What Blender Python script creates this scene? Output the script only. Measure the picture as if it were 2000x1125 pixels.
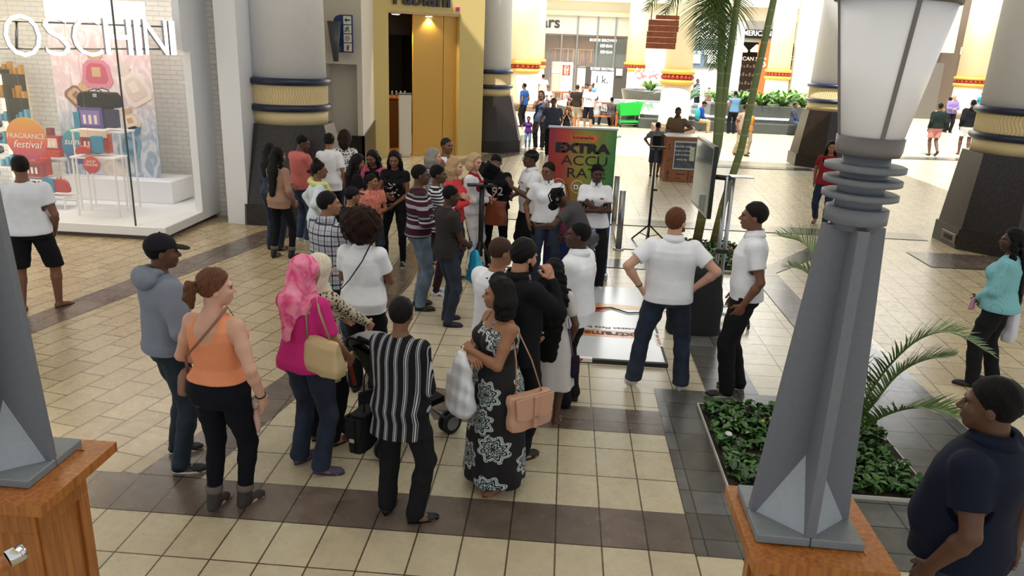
import bpy, bmesh, math, random
import numpy as np
from mathutils import Vector, Matrix
PI=math.pi
random.seed(7); RNG=np.random.RandomState(7)
for o in list(bpy.data.objects): bpy.data.objects.remove(o)
SC=bpy.context.scene; COL=SC.collection
# ---------------------------------------------------------------- camera
CAMH=3.0708
R_=np.array([[0.9967140595566611,0.07124583205840011,0.038537188485758066],[0.05784295718659296,-0.29299098890677544,-0.9543639100067332],[-0.056703401890808754,0.9534570319808524,-0.2961493075802699]])
cd=bpy.data.cameras.new('camera'); cam=bpy.data.objects.new('camera',cd); COL.objects.link(cam)
cd.sensor_fit='HORIZONTAL'; cd.sensor_width=36; cd.lens=1500/2000*36; cd.clip_start=.05; cd.clip_end=300
M=np.eye(4); M[:3,0]=R_[0]; M[:3,1]=-R_[1]; M[:3,2]=-R_[2]; M[:3,3]=(0,0,CAMH)
cam.matrix_world=Matrix(M.tolist()); SC.camera=cam
# ---------------------------------------------------------------- colour management, sky, sun, far skylight, added front fill
vs=SC.view_settings; vs.view_transform='Standard'; vs.look='None'; vs.gamma=1; vs.use_curve_mapping=False; vs.exposure=0.08
wd=bpy.data.worlds.new('daylight'); SC.world=wd; wd.use_nodes=True
bg=wd.node_tree.nodes['Background']; bg.inputs[0].default_value=(.86,.93,1,1); bg.inputs[1].default_value=.8
def light(name,kind,loc,rot,energy,color=(1,1,1),size=1,sizey=None,angle=None,spot=None,blend=.5):
    l=bpy.data.lights.new(name,kind); l.energy=energy; l.color=color
    if kind=='AREA':
        l.size=size
        if sizey: l.shape='RECTANGLE'; l.size_y=sizey
    elif kind in('POINT','SPOT'): l.shadow_soft_size=size
    if kind=='SUN': l.angle=angle or .01
    if spot: l.spot_size=spot; l.spot_blend=blend
    o=bpy.data.objects.new(name,l); o.location=loc; o.rotation_euler=rot; COL.objects.link(o); return o
light('sun_light','SUN',(0,0,20),(math.radians(26),math.radians(-8),0),7,(1,.97,.9),angle=.02)
light('front_fill','AREA',(0,7,7.0),(0,0,0),165,(.92,.96,1),6,8)  # added fill lamp for the foreground, hung below the closed ceiling
light('skylight_far','AREA',(5,46,12),(0,0,0),9000,(1,.99,.96),34,22)
# ---------------------------------------------------------------- helpers
def Gp(px,py,z=0.):
    d=R_.T@np.array([(px-1000)/1500,(py-562.5)/1500,1.]); t=(z-CAMH)/d[2]; return np.array([0,0,CAMH])+t*d
def Wp(px,py,Y):
    d=R_.T@np.array([(px-1000)/1500,(py-562.5)/1500,1.]); t=Y/d[1]; return np.array([0,0,CAMH])+t*d
def tag(o,label=None,cat=None,group=None,kind=None):
    if label: o['label']=label
    if cat: o['category']=cat
    if group: o['group']=group
    if kind: o['kind']=kind
    return o
def empty(name,loc,rz=0,label=None,cat=None,group=None,kind=None):
    o=bpy.data.objects.new(name,None); o.location=loc; o.rotation_euler=(0,0,rz); o.empty_display_size=.1; COL.objects.link(o)
    return tag(o,label,cat,group,kind)
def copy_tree(o,parent=None):
    c=o.copy(); COL.objects.link(c)
    if parent is not None: c.parent=parent
    for ch in o.children: copy_tree(ch,c)
    return c
def mesh_obj(name,V,F,mats,parent=None,smooth=False,mi=None):
    me=bpy.data.meshes.new(name)
    V=np.asarray(V,dtype=np.float32)
    if isinstance(F,np.ndarray) and F.ndim==2:
        n=F.shape[1]; me.vertices.add(len(V)); me.vertices.foreach_set('co',V.ravel())
        me.loops.add(F.size); me.loops.foreach_set('vertex_index',F.astype(np.int32).ravel())
        me.polygons.add(len(F)); me.polygons.foreach_set('loop_start',np.arange(0,F.size,n,dtype=np.int32))
        me.update(calc_edges=True)
    else:
        me.from_pydata(V.tolist(),[],[list(map(int,f)) for f in F])
    if not isinstance(mats,(list,tuple)): mats=[mats]
    for m in mats: me.materials.append(m)
    if mi is not None: me.polygons.foreach_set('material_index',np.asarray(mi,dtype=np.int32))
    if smooth: me.polygons.foreach_set('use_smooth',np.ones(len(me.polygons),dtype=bool))
    me.validate()
    o=bpy.data.objects.new(name,me); COL.objects.link(o)
    if parent is not None: o.parent=parent
    return o
def rotm(rx=0,ry=0,rz=0):
    return np.array(Matrix.Rotation(rz,3,'Z')@Matrix.Rotation(ry,3,'Y')@Matrix.Rotation(rx,3,'X'))
def nrm(v): v=np.asarray(v,float); return v/max(1e-9,np.linalg.norm(v))
class MB:
    """collects shapes, builds ONE mesh object"""
    def __init__(s): s.V=[];s.F=[];s.M=[];s.n=0;s.S=[]
    def add(s,V,F,m=0,sm=False):
        V=np.asarray(V,float).reshape(-1,3); s.V.append(V)
        for f in F: s.F.append([int(i)+s.n for i in f]); s.M.append(m); s.S.append(sm)
        s.n+=len(V); return s
    def box(s,c,d,R=None,m=0,b=0):
        d=np.asarray(d,float)/2
        if b>0:
            b=min(b,min(d)*.95); pts=[]
            # chamfered box : 24 verts
            idx={}
            for sx in(-1,1):
                for sy in(-1,1):
                    for sz in(-1,1):
                        for ax in range(3):
                            p=np.array([sx,sy,sz])*(d-b); p[ax]=np.array([sx,sy,sz])[ax]*d[ax]
                            idx[(sx,sy,sz,ax)]=len(pts); pts.append(p)
            F=[]
            for ax in range(3):
                o1,o2=[a for a in range(3) if a!=ax]
                for sg in(-1,1):
                    q=[]
                    for a,c_ in((-1,-1),(1,-1),(1,1),(-1,1)):
                        k=[0,0,0];k[ax]=sg;k[o1]=a;k[o2]=c_;q.append(idx[(*k,ax)])
                    F.append(q)
            for ax in range(3):
                o1,o2=[a for a in range(3) if a!=ax]
                for a in(-1,1):
                    for c_ in(-1,1):
                        k0=[0,0,0];k0[o1]=a;k0[o2]=c_;k1=k0[:];k0[ax]=-1;k1[ax]=1
                        F.append([idx[(*k0,o1)],idx[(*k1,o1)],idx[(*k1,o2)],idx[(*k0,o2)]])
            for sx in(-1,1):
                for sy in(-1,1):
                    for sz in(-1,1): F.append([idx[(sx,sy,sz,a)] for a in range(3)])
            V=np.array(pts)
        else:
            V=np.array([[x,y,z] for x in(-1,1) for y in(-1,1) for z in(-1,1)])*d
            F=[(0,1,3,2),(4,6,7,5),(0,4,5,1),(2,3,7,6),(0,2,6,4),(1,5,7,3)]
        if R is not None: V=V@np.asarray(R).T
        return s.add(V+np.asarray(c,float),F,m)
    def bb(s,x0,x1,y0,y1,z0,z1,m=0,b=0): return s.box(((x0+x1)/2,(y0+y1)/2,(z0+z1)/2),(x1-x0,y1-y0,z1-z0),None,m,b)
    def prism(s,pts,z0,z1,m=0,top=None):
        n=len(pts); top=top or pts
        V=[(p[0],p[1],z0) for p in pts]+[(p[0],p[1],z1) for p in top]
        F=[list(range(n))[::-1],list(range(n,2*n))]+[(i,(i+1)%n,n+(i+1)%n,n+i) for i in range(n)]
        return s.add(V,F,m)
    def slab(s,P,th,m=0):
        """3-D planar polygon P, thickened by vector th"""
        P=np.asarray(P,float); n=len(P); V=np.r_[P,P+np.asarray(th,float)]
        F=[list(range(n))[::-1],list(range(n,2*n))]+[(i,(i+1)%n,n+(i+1)%n,n+i) for i in range(n)]
        return s.add(V,F,m)
    def tube(s,path,r,seg=8,m=0,cap=True,sm=True,flat=None):
        path=[np.asarray(p,float) for p in path]; n=len(path)
        r=[r]*n if np.isscalar(r) else list(r)
        V=[];prev=None
        for i,p in enumerate(path):
            t=nrm(path[min(i+1,n-1)]-path[max(i-1,0)])
            if prev is None:
                a=np.array([0,0,1.]) if abs(t[2])<.9 else np.array([1.,0,0]); u=nrm(np.cross(a,t))
            else: u=nrm(prev-t*np.dot(prev,t))
            prev=u; w=np.cross(t,u)
            for k in range(seg):
                an=2*PI*k/seg; rr=r[i]; V.append(p+u*math.cos(an)*rr+w*math.sin(an)*rr*(flat or 1))
        F=[(i*seg+k,i*seg+(k+1)%seg,(i+1)*seg+(k+1)%seg,(i+1)*seg+k) for i in range(n-1) for k in range(seg)]
        s.add(V,F,m,sm)
        if cap:
            b=s.n-len(V); s.F+= [[b+k for k in range(seg)][::-1],[b+(n-1)*seg+k for k in range(seg)]]; s.M+=[m,m]; s.S+=[False,False]
        return s
    def lathe(s,prof,c=(0,0,0),seg=32,m=0,sm=True,a0=0,a1=2*PI,R=None,cap=True):
        c=np.asarray(c,float); full=abs(a1-a0-2*PI)<1e-6; k=seg if full else seg+1
        V=[]
        for r,z in prof:
            for i in range(k):
                a=a0+(a1-a0)*i/seg; V.append((r*math.cos(a),r*math.sin(a),z))
        V=np.array(V)
        if R is not None: V=V@np.asarray(R).T
        V=V+c
        F=[(j*k+i,j*k+(i+1)%k,(j+1)*k+(i+1)%k,(j+1)*k+i) for j in range(len(prof)-1) for i in range(seg if full else seg)]
        s.add(V,F,m,sm)
        if full and cap:
            b=s.n-len(V)
            if prof[0][0]>1e-4: s.F.append([b+i for i in range(k)][::-1]); s.M.append(m); s.S.append(False)
            if prof[-1][0]>1e-4: s.F.append([b+(len(prof)-1)*k+i for i in range(k)]); s.M.append(m); s.S.append(False)
        return s
    def ball(s,c,r,m=0,seg=12,R=None):
        r=np.array([r]*3 if np.isscalar(r) else r,float); V=[];n=seg//2
        for j in range(n+1):
            th=PI*j/n
            for i in range(seg): V.append((math.sin(th)*math.cos(2*PI*i/seg),math.sin(th)*math.sin(2*PI*i/seg),math.cos(th)))
        V=np.array(V)*r
        if R is not None: V=V@np.asarray(R).T
        F=[(j*seg+i,(j+1)*seg+i,(j+1)*seg+(i+1)%seg,j*seg+(i+1)%seg) for j in range(n) for i in range(seg)]
        return s.add(V+np.asarray(c,float),F,m,True)
    def quad(s,a,b,c,d,m=0): return s.add([a,b,c,d],[(0,1,2,3)],m)
    def build(s,name,mats,parent=None,off=None,bevel=0):
        V=np.concatenate(s.V)
        if off is not None: V=V-np.asarray(off,float)
        o=mesh_obj(name,V,s.F,mats,parent)
        me=o.data
        if len(me.polygons)==len(s.F):
            me.polygons.foreach_set('material_index',np.array(s.M,dtype=np.int32)); me.polygons.foreach_set('use_smooth',np.array(s.S,dtype=bool))
        if bevel:
            md=o.modifiers.new('bevel','BEVEL'); md.width=bevel; md.segments=2; md.limit_method='ANGLE'
        return o
# ---------------------------------------------------------------- materials
def srgb(h):
    if isinstance(h,str): h=h.lstrip('#'); h=[int(h[i:i+2],16)/255 for i in(0,2,4)]
    return tuple((c/12.92 if c<=.04045 else ((c+.055)/1.055)**2.4) for c in h[:3])+(1,)
class NT:
    def __init__(s,name):
        s.m=bpy.data.materials.new(name); s.m.use_nodes=True; s.t=s.m.node_tree; s.b=s.t.nodes['Principled BSDF']
    def n(s,t,**k):
        x=s.t.nodes.new(t)
        for a,b in k.items():
            if a.startswith('i_'):
                key=a[2:]; key=int(key) if key.isdigit() else key.replace('_',' ')
                x.inputs[key].default_value=b
            else: setattr(x,a,b)
        return x
    def l(s,a,b): s.t.links.new(a,b)
    def coord(s,kind='Object',scale=(1,1,1),rot=(0,0,0),loc=(0,0,0)):
        c=s.n('ShaderNodeTexCoord'); mp=s.n('ShaderNodeMapping'); s.l(c.outputs[kind],mp.inputs[0])
        mp.inputs['Scale'].default_value=scale; mp.inputs['Rotation'].default_value=rot; mp.inputs['Location'].default_value=loc
        return mp.outputs[0]
    def ramp(s,fac,stops,interp='LINEAR'):
        r=s.n('ShaderNodeValToRGB'); e=r.color_ramp; e.interpolation=interp
        while len(e.elements)<len(stops): e.elements.new(.5)
        for el,(p,c) in zip(e.elements,stops): el.position=p; el.color=srgb(c) if isinstance(c,str) else c
        s.l(fac,r.inputs[0]); return r.outputs[0]
    def mix(s,fac,a,b,bt='MIX'):
        x=s.n('ShaderNodeMixRGB',blend_type=bt)
        for i,v in((0,fac),(1,a),(2,b)):
            if hasattr(v,'is_output') or hasattr(v,'links'): s.l(v,x.inputs[i])
            else: x.inputs[i].default_value=(srgb(v) if isinstance(v,str) else v)
        return x.outputs[0]
    def math(s,op,a,b=0,c=None):
        x=s.n('ShaderNodeMath',operation=op)
        for i,v in enumerate((a,b,c)):
            if v is None: continue
            if hasattr(v,'links'): s.l(v,x.inputs[i])
            else: x.inputs[i].default_value=v
        return x.outputs[0]
    def bump(s,h,strength=.3,dist=.01):
        x=s.n('ShaderNodeBump'); x.inputs['Strength'].default_value=strength; x.inputs['Distance'].default_value=dist
        s.l(h,x.inputs['Height']); s.l(x.outputs[0],s.b.inputs['Normal'])
    def col(s,v):
        if hasattr(v,'links'): s.l(v,s.b.inputs['Base Color'])
        else: s.b.inputs['Base Color'].default_value=srgb(v) if isinstance(v,str) else v
_mc={}
def mat(name,col,rough=.6,metal=0,noise=0,nscale=8,bump=0,bscale=60,emit=0,spec=.5,trans=0,alpha=1):
    key=name
    if key in _mc: return _mc[key]
    n=NT(name); n.b.inputs['Roughness'].default_value=rough; n.b.inputs['Metallic'].default_value=metal
    n.b.inputs['Specular IOR Level'].default_value=spec
    if noise:
        t=n.n('ShaderNodeTexNoise'); n.l(n.coord(),t.inputs[0]); t.inputs['Scale'].default_value=nscale; t.inputs['Detail'].default_value=5
        c=np.array(srgb(col))
        n.col(n.ramp(t.outputs[0],[(.3,tuple(c[:3]*(1-noise))+(1,)),(.7,tuple(np.minimum(1,c[:3]*(1+noise)))+(1,))]))
    else: n.col(col)
    if bump:
        t=n.n('ShaderNodeTexNoise'); n.l(n.coord(),t.inputs[0]); t.inputs['Scale'].default_value=bscale; t.inputs['Detail'].default_value=4
        n.bump(t.outputs[0],bump,.004)
    if emit:
        n.b.inputs['Emission Color'].default_value=srgb(col); n.b.inputs['Emission Strength'].default_value=emit
    if trans: n.b.inputs['Transmission Weight'].default_value=trans; n.b.inputs['IOR'].default_value=1.45
    if alpha<1: n.b.inputs['Alpha'].default_value=alpha
    _mc[key]=n.m; return n.m
def tile_mat(name,c1,c2,mortar,w,h,rot=0,loc=(0,0,0),offset=0,rough=.28,msize=.006,var=.12,spec=.5):
    n=NT(name); v=n.coord('Object',(1,1,1),(0,0,rot),loc)
    b=n.n('ShaderNodeTexBrick',offset=offset,offset_frequency=2); n.l(v,b.inputs[0])
    b.inputs['Color1'].default_value=srgb(c1); b.inputs['Color2'].default_value=srgb(c2); b.inputs['Mortar'].default_value=srgb(mortar)
    b.inputs['Scale'].default_value=1; b.inputs['Mortar Size'].default_value=msize; b.inputs['Mortar Smooth'].default_value=.1
    b.inputs['Brick Width'].default_value=w; b.inputs['Row Height'].default_value=h; b.inputs['Bias'].default_value=0
    t=n.n('ShaderNodeTexNoise'); n.l(v,t.inputs[0]); t.inputs['Scale'].default_value=4.5; t.inputs['Detail'].default_value=7; t.inputs['Distortion'].default_value=.6
    g=n.ramp(t.outputs[0],[(.3,(1-var,1-var*1.05,1-var*1.2,1)),(.72,(1+var*.5,1+var*.5,1+var*.4,1))])
    n.col(n.mix(1.,b.outputs[0],g,'MULTIPLY'))
    t2=n.n('ShaderNodeTexNoise'); n.l(v,t2.inputs[0]); t2.inputs['Scale'].default_value=14; t2.inputs['Detail'].default_value=4
    hgt=n.math('ADD',n.math('MULTIPLY',b.outputs['Fac'],-1.),n.math('MULTIPLY',t2.outputs[0],.35)); n.bump(hgt,.35,.0015)
    n.l(n.math('ADD',n.math('MULTIPLY',t2.outputs[0],.2),rough-.1),n.b.inputs['Roughness'])
    n.b.inputs['Specular IOR Level'].default_value=spec
    return n.m
FONT=None
def text_mb(txt,size,depth=.004,offset=0,spacing=1,shear=0,align='CENTER'):
    c=bpy.data.curves.new('txt','FONT'); c.body=txt; c.size=size; c.extrude=depth/2; c.offset=offset; c.space_character=spacing; c.shear=shear
    c.align_x=align; c.align_y='CENTER'; c.resolution_u=3
    o=bpy.data.objects.new('txt',c); COL.objects.link(o); dg=bpy.context.evaluated_depsgraph_get(); dg.update()
    me=bpy.data.meshes.new_from_object(o.evaluated_get(dg)); bpy.data.objects.remove(o)
    V=np.zeros(len(me.vertices)*3); me.vertices.foreach_get('co',V); F=[list(p.vertices) for p in me.polygons]
    bpy.data.meshes.remove(me); return V.reshape(-1,3),F
def text(name,txt,size,loc,xdir,ydir,m,parent=None,depth=.004,offset=0,spacing=1,shear=0,sx=1,align='CENTER',off=None):
    """text as a mesh; xdir = reading direction, ydir = up"""
    V,F=text_mb(txt,size,depth,offset,spacing,shear,align); x=nrm(xdir); y=nrm(ydir); z=np.cross(x,y)
    V=V*np.array([sx,1,1]); W=V[:,:1]*x+V[:,1:2]*y+V[:,2:3]*z+np.asarray(loc,float)
    if off is not None: W=W-np.asarray(off)
    return mesh_obj(name,W,F,m,parent)
def wloc(p):
    v=np.zeros(3)
    while p is not None: v=v+np.array(p.location); p=p.parent
    return v
def W_(mb,name,mats,par=None): return mb.build(name,mats,par,off=wloc(par) if par is not None else None)
def struct(mb,name,mats): return tag(mb.build(name,mats),kind='structure')
def thing(mb,name,mats,loc,label,cat,group=None):
    """single-mesh thing, shapes given in world coordinates, origin at loc"""
    o=mb.build(name,mats,None,off=loc); o.location=loc; return tag(o,label,cat,group)
# ---------------------------------------------------------------- floor
m_near=tile_mat('near_cream_tiles','#beb297','#cbc0a4','#5a4c3c',.303,.436,loc=(.816,-3.889,0),var=.1)
m_far=tile_mat('hall_cream_tiles','#cfbf9f','#dccdae','#6d6252',.606,.436,rot=PI/2,loc=(.1,.816,0),offset=.5,var=.1,rough=.24)
m_far=tile_mat('hall_cream_tiles_b','#c4b9a2','#cfc4ac','#6d6252',.40,.303,loc=(.816,-.1,0),offset=0,var=.08,rough=.24)
m_left=tile_mat('left_cream_bricks','#b3a182','#c4b393','#54473a',.44,.272,rot=math.radians(-78.6),offset=.5,loc=(.1,.1,0),var=.07)
m_right=tile_mat('right_cream_bricks','#bfae8c','#ccbb9a','#5d5142',.44,.303,rot=math.radians(-86),offset=.5,var=.06)
m_dark=tile_mat('slate_brown_tiles','#685b54','#7b6c64','#3a322d',.303,.448,loc=(.816,-4.321,0),var=.3,rough=.25)
m_slate=tile_mat('slate_grey_tiles','#54504d','#6b6c6d','#383635',.36,.30,loc=(0,.02,0),var=.25,rough=.2)
m_sk=mat('planter_edge','#c9c6bd',.4)
mb=MB(); Z=[0.]
def zone(pts,m):
    Z[0]+=.0007; mb.add([(x,y,Z[0]) for x,y in pts],[tuple(range(len(pts)))],m)
mb.add([(-30,-6,0),(60,-6,0),(60,130,0),(-30,130,0)],[(0,1,2,3)],0)
zone([(-30,-6),(4,-6),(4,6.3),(-30,6.3)],1)                       # near grid
zone([(-30,4.77),(-2.97,4.77),(-2.52,6.6),(-2.3,10),(-3.4,13.6),(-30,13.6)],2)   # left bricks
zone([(3.3,-6),(40,-6),(40,22),(5.0,22),(4.6,16.5),(3.75,9),(3.75,5)],3)         # right bricks
zone([(-30,4.321),(1.35,4.321),(1.35,4.768),(-30,4.768)],4)       # near brown band
zone([(-2.97,4.768),(-2.5,4.768),(-2.2,6.6),(-1.95,9.8),(-2.1,13),(-2.45,13),(-2.35,9.8),(-2.56,6.6)],4)
zone([(-.98,5.93),(1.0,5.93),(1.0,6.38),(-.85,6.38),(-.95,6.55),(-2.3,6.9),(-2.3,6.6),(-1.1,6.2)],4)
zone([(-30,-2),(-7.1,2.6),(-6.2,5.6),(-5.84,7.95),(-4.98,12.25),(-4.3,13.6),(-3.7,13.6),(-4.55,11.6),(-5.45,7.6),(-5.9,4.9),(-6.8,2.2),(-30,-3)],4)
zone([(-2.9,20.5),(-.9,24.6),(-.9,25.6),(-1.4,25.3),(-3.4,21.1)],4)
zone([(1.0,4.30),(1.36,4.30),(1.36,6.87),(1.0,6.87)],5)
zone([(1.0,6.54),(3.3,6.54),(3.3,6.88),(1.0,6.88)],5)
zone([(1.5,6.88),(2.0,6.88),(2.0,11.3),(1.5,11.3)],5)
zone([(2.9,3.9),(3.72,3.9),(3.72,8.0),(3.3,9.6),(3.3,11.4),(4.3,12.6),(4.3,13.2),(2.9,11.3)],5)
zone([(1.3,4.3),(3.3,4.3),(3.3,5.12),(1.3,5.12)],5)
zone([(.4,11.2),(3.3,11.2),(3.3,11.7),(.4,11.7)],5)
zone([(.95,12.4),(1.95,12.4),(1.95,13.2),(.95,13.2)],5)
zone([(-1.2,14.25),(6.8,14.3),(6.8,14.85),(-1.2,14.8)],5)
zone([(-1.2,10.9),(-.2,10.9),(-.2,11.7),(-1.2,11.7)],5)
zone([(5.98,12.3),(9,12.3),(9,13.3),(5.98,13.3)],4)
zone([(4.2,23),(7.4,23.2),(7.4,23.7),(4.2,23.5)],5)
zone([(-.5,25),(2.2,30.3),(2.2,30.9),(-.9,25.1)],5)
zone([(9,27),(22,29),(22,29.7),(9,27.7)],5)
struct(mb,'floor',[m_far,m_near,m_left,m_right,m_dark,m_slate])
# ---------------------------------------------------------------- planting beds
m_soil=mat('soil','#2b2018',.95,noise=.4,nscale=30,bump=.6)
def leafmat(name,c1,c2,rough=.38):
    n=NT(name); g=n.n('ShaderNodeNewGeometry'); n.b.inputs['Roughness'].default_value=rough
    n.col(n.ramp(g.outputs['Random Per Island'],[(0,c1),(1,c2)])); n.b.inputs['Subsurface Weight'].default_value=0
    return n.m
m_leaf=leafmat('groundcover_leaf','#1d3a17','#4f7c37'); m_leaf2=leafmat('bright_leaf','#2f6a1e','#a8d070',.3)
def leaf_field(x0,x1,y0,y1,n,L,name,parent,hz=.075):
    mbl=MB(); r=np.random.RandomState(n)
    cl=[(r.uniform(x0+.02,x1-.02),r.uniform(y0+.02,y1-.02)) for _ in range(n//5)]
    for i in range(n):
        cx,cy=cl[i%len(cl)]; a=r.uniform(0,2*PI); l=L*r.uniform(.6,1.3); w=l*.3; tl=r.uniform(.05,.6); z=r.uniform(.3,1)*hz
        d=np.array([math.cos(a)*math.cos(tl),math.sin(a)*math.cos(tl),math.sin(tl)]); s=np.array([-math.sin(a),math.cos(a),0])
        o=np.array([cx,cy,.02+z]); u=np.cross(s,d)*-1
        P=[o,o+d*l*.3+s*w+u*.01,o+d*l*.7+s*w*.7+u*.006,o+d*l-u*-.02*0-np.array([0,0,l*.25]),o+d*l*.7-s*w*.7+u*.006,o+d*l*.3-s*w+u*.01,o+d*l*.35-u*.012,o+d*l*.7-u*.012]
        P=[np.array([min(max(p[0],x0+.005),x1-.005),min(max(p[1],y0+.005),y1-.005),p[2]]) for p in P]
        mbl.add(P,[(0,6,1),(1,6,7,2),(2,7,3),(0,5,6),(5,4,7,6),(4,3,7)],0,True)
        if i%3==0: mbl.tube([(cx,cy,0.01),o],.003,4)
    return W_(mbl,name,m_leaf,parent)
def bed(x0,x1,y0,y1,n,L,label):
    e=empty('planting_bed',((x0+x1)/2,(y0+y1)/2,0),label=label,cat='planting bed')
    k=MB(); k.bb(x0,x1,y0,y1,.0,.03); W_(k,'soil',m_soil,e)
    k=MB(); t=.012
    k.bb(x0-t,x1+t,y0-t,y0,0,.035);k.bb(x0-t,x1+t,y1,y1+t,0,.035);k.bb(x0-t,x0,y0,y1,0,.035);k.bb(x1,x1+t,y0,y1,0,.035)
    W_(k,'metal_edging',m_sk,e)
    o=leaf_field(x0,x1,y0,y1,n,L,'leaves',e); o['kind']='stuff'
    return e
bed(1.37,2.88,5.14,6.54,1900,.085,'rectangular floor bed of low green leafy plants beside the grey lamp post')
bed(2.02,2.98,11.3,13.1,900,.10,'small floor bed of dark leafy plants at the foot of the palm trunks')
k=MB(); k.ball((1.475,5.75,.15),(.03,.04,.012)); thing(k,'paper_scrap',mat('paper','#cfd0cc',.8),(1.475,5.75,.12),'crumpled white paper scrap lying in the left edge of the near planting bed','litter')
k=MB(); k.ball((1.80,5.98,.17),(.018,.018,.016)); thing(k,'yellow_leaf',mat('yellow_leaf','#b7a23a',.6),(1.8,5.98,.16),'single yellow leaf curled in the near planting bed','leaf')
# ---------------------------------------------------------------- columns
def granite(name,c1,c2):
    n=NT(name); v=n.n('ShaderNodeTexVoronoi'); n.l(n.coord(),v.inputs[0]); v.inputs['Scale'].default_value=55
    t=n.n('ShaderNodeTexNoise'); n.l(n.coord(),t.inputs[0]); t.inputs['Scale'].default_value=40; t.inputs['Detail'].default_value=8
    a=n.ramp(t.outputs[0],[(.4,c1),(.65,c2)]); n.col(n.mix(n.math('MULTIPLY',v.outputs['Distance'],.35),a,'#0c0b0b')); n.b.inputs['Roughness'].default_value=.3
    return n.m
m_gran=granite('black_brown_granite','#120d0a','#3a2c23'); m_gran2=granite('pool_granite','#2c302d','#6b6f68')
m_col=mat('painted_column_grey','#e9e9ea',.75,noise=.02); m_cream=mat('cream_plaster','#dcc898',.6); m_navy=mat('navy_gloss_ring','#1c2640',.3)
m_fcol=mat('far_column_cream','#efe4c3',.6); m_gold=mat('yellow_ring','#d9a648',.45); m_red=mat('red_bead','#a3352a',.4)
def wavy(R,z0,z1,n,a0=0,a1=2*PI,c=(0,0)):
    """cream band with carved wavy flutes"""
    rows=13; seg=n*4; V=[];F=[]
    for j in range(rows+1):
        z=z0+(z1-z0)*j/rows; ph=.32*math.sin((j/rows)*2*PI)*2*PI/n*1.6
        for i in range(seg+1):
            a=a0+(a1-a0)*i/seg; r=R-(.018 if i%4==0 else (.004 if i%4 in(1,3) else 0))
            V.append((c[0]+r*math.cos(a+ph),c[1]+r*math.sin(a+ph),z))
    F=[(j*(seg+1)+i,j*(seg+1)+i+1,(j+1)*(seg+1)+i+1,(j+1)*(seg+1)+i) for j in range(rows) for i in range(seg)]
    return V,F
def torus_prof(R,z,r,n=12): return [(R+r*math.cos(a),z+r*1.0*math.sin(a)) for a in np.linspace(-PI/2,PI/2,n)]
def big_column(x,y,Rc,label,nfl=90,Rb=1.09,vent=False,H=8.2):
    e=empty('column',(x,y,0),label=label,cat='column',group=None)
    t=math.tan(PI/8)
    def octa(ap,rot=0): return [(x+ap/math.cos(PI/8)*math.cos(PI/8+i*PI/4),y+ap/math.cos(PI/8)*math.sin(PI/8+i*PI/4)) for i in range(8)]
    k=MB(); k.prism(octa(Rb),0,.36,top=octa(Rb-.01)); k.prism(octa(Rb-.05),.36,1.68,top=octa(Rc+.07)); W_(k,'granite_base',m_gran,e)
    k=MB(); k.lathe([(Rc+.03,1.68),(Rc+.03,1.93)],(x,y,0),48); V,F=wavy(Rc+.04,1.98,2.34,nfl,c=(x,y)); k.add(V,F,0,False); k.lathe([(Rc+.015,1.9),(Rc+.015,2.45)],(x,y,0),48); W_(k,'carved_band',m_cream,e)
    for z in(1.96,2.40):
        k=MB(); k.lathe(torus_prof(Rc+.045,z,.062),(x,y,0),64); W_(k,'ring',m_navy,e)
    k=MB(); k.lathe([(Rc+.02,2.45),(Rc-.05,H)],(x,y,0),64); W_(k,'shaft',m_col,e)
    if vent:
        k=MB(); k.bb(x-Rb-.012,x-Rb+.006,y-.42,y+.12,.07,.25,0,.008); f=W_(k,'vent_frame',mat('vent_bronze','#6f675c',.4,.5),e)
        k=MB(); k.bb(x-Rb-.018,x-Rb-.01,y-.3,y,.12,.2); W_(k,'vent_slot',mat('vent_black','#0d0c0b',.6),f)
    return e
big_column(-4.93,13.75,.64,'grey round column with navy rings and black granite base beside the white brick storefront')
big_column(-2.47,24.85,.66,'grey round column with navy rings just right of the gold storefront')
big_column(8.2,24.75,.78,'grey round column with navy rings and granite base behind the white lamp shade')
big_column(8.1,14.2,.84,'grey round column with navy rings and wide granite base at right edge of the photo',vent=True)
def far_column(x,y,Rc,label,H=9.5,zb=2.25,sq=.72):
    e=empty('column',(x,y,0),label=label,cat='column')
    k=MB(); k.bb(x-Rc-.2,x+Rc+.2,y-Rc-.2,y+Rc+.2,0,.28,0,.03); W_(k,'plinth',mat('brown_plinth','#7a6553',.5),e)
    k=MB(); k.lathe([(Rc+.06,.28),(Rc,.45),(Rc-.03,zb-.2)],(x,y,0),40); k.lathe([(Rc-.05,zb+.2),(Rc-.1,H)],(x,y,0),40); W_(k,'shaft',m_fcol,e)
    for z in(zb-.2,zb+.2):
        k=MB(); k.lathe(torus_prof(Rc-.02,z,.1),(x,y,0),40); W_(k,'yellow_ring',m_gold,e)
    k=MB(); k.lathe([(Rc-.04,zb-.12),(Rc-.04,zb+.12)],(x,y,0),40)
    for i in range(22):
        a=2*PI*i/22; k.ball((x+(Rc-.03)*math.cos(a),y+(Rc-.03)*math.sin(a),zb),.095,seg=10)
    W_(k,'red_bead_band',m_red,e)
    return e
far_column(-2.5,42.5,.95,'cream column with red beaded band left of the glass storefront, nearest of that row')
far_column(-2.2,54,.6,'cream column with red beaded band half hidden behind a nearer cream column')
far_column(4.75,58,.72,'slim cream column with red beaded band between the glass shop and the poster hoarding')
far_column(4.55,33.6,.63,'cream column with red beaded band behind the wooden hanging sign')
far_column(12.85,50,.72,'cream column with red beaded band in front of the jewellery storefront')
far_column(25.3,52,.9,'cream column with red beaded band far off beyond the right granite column')
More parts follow.
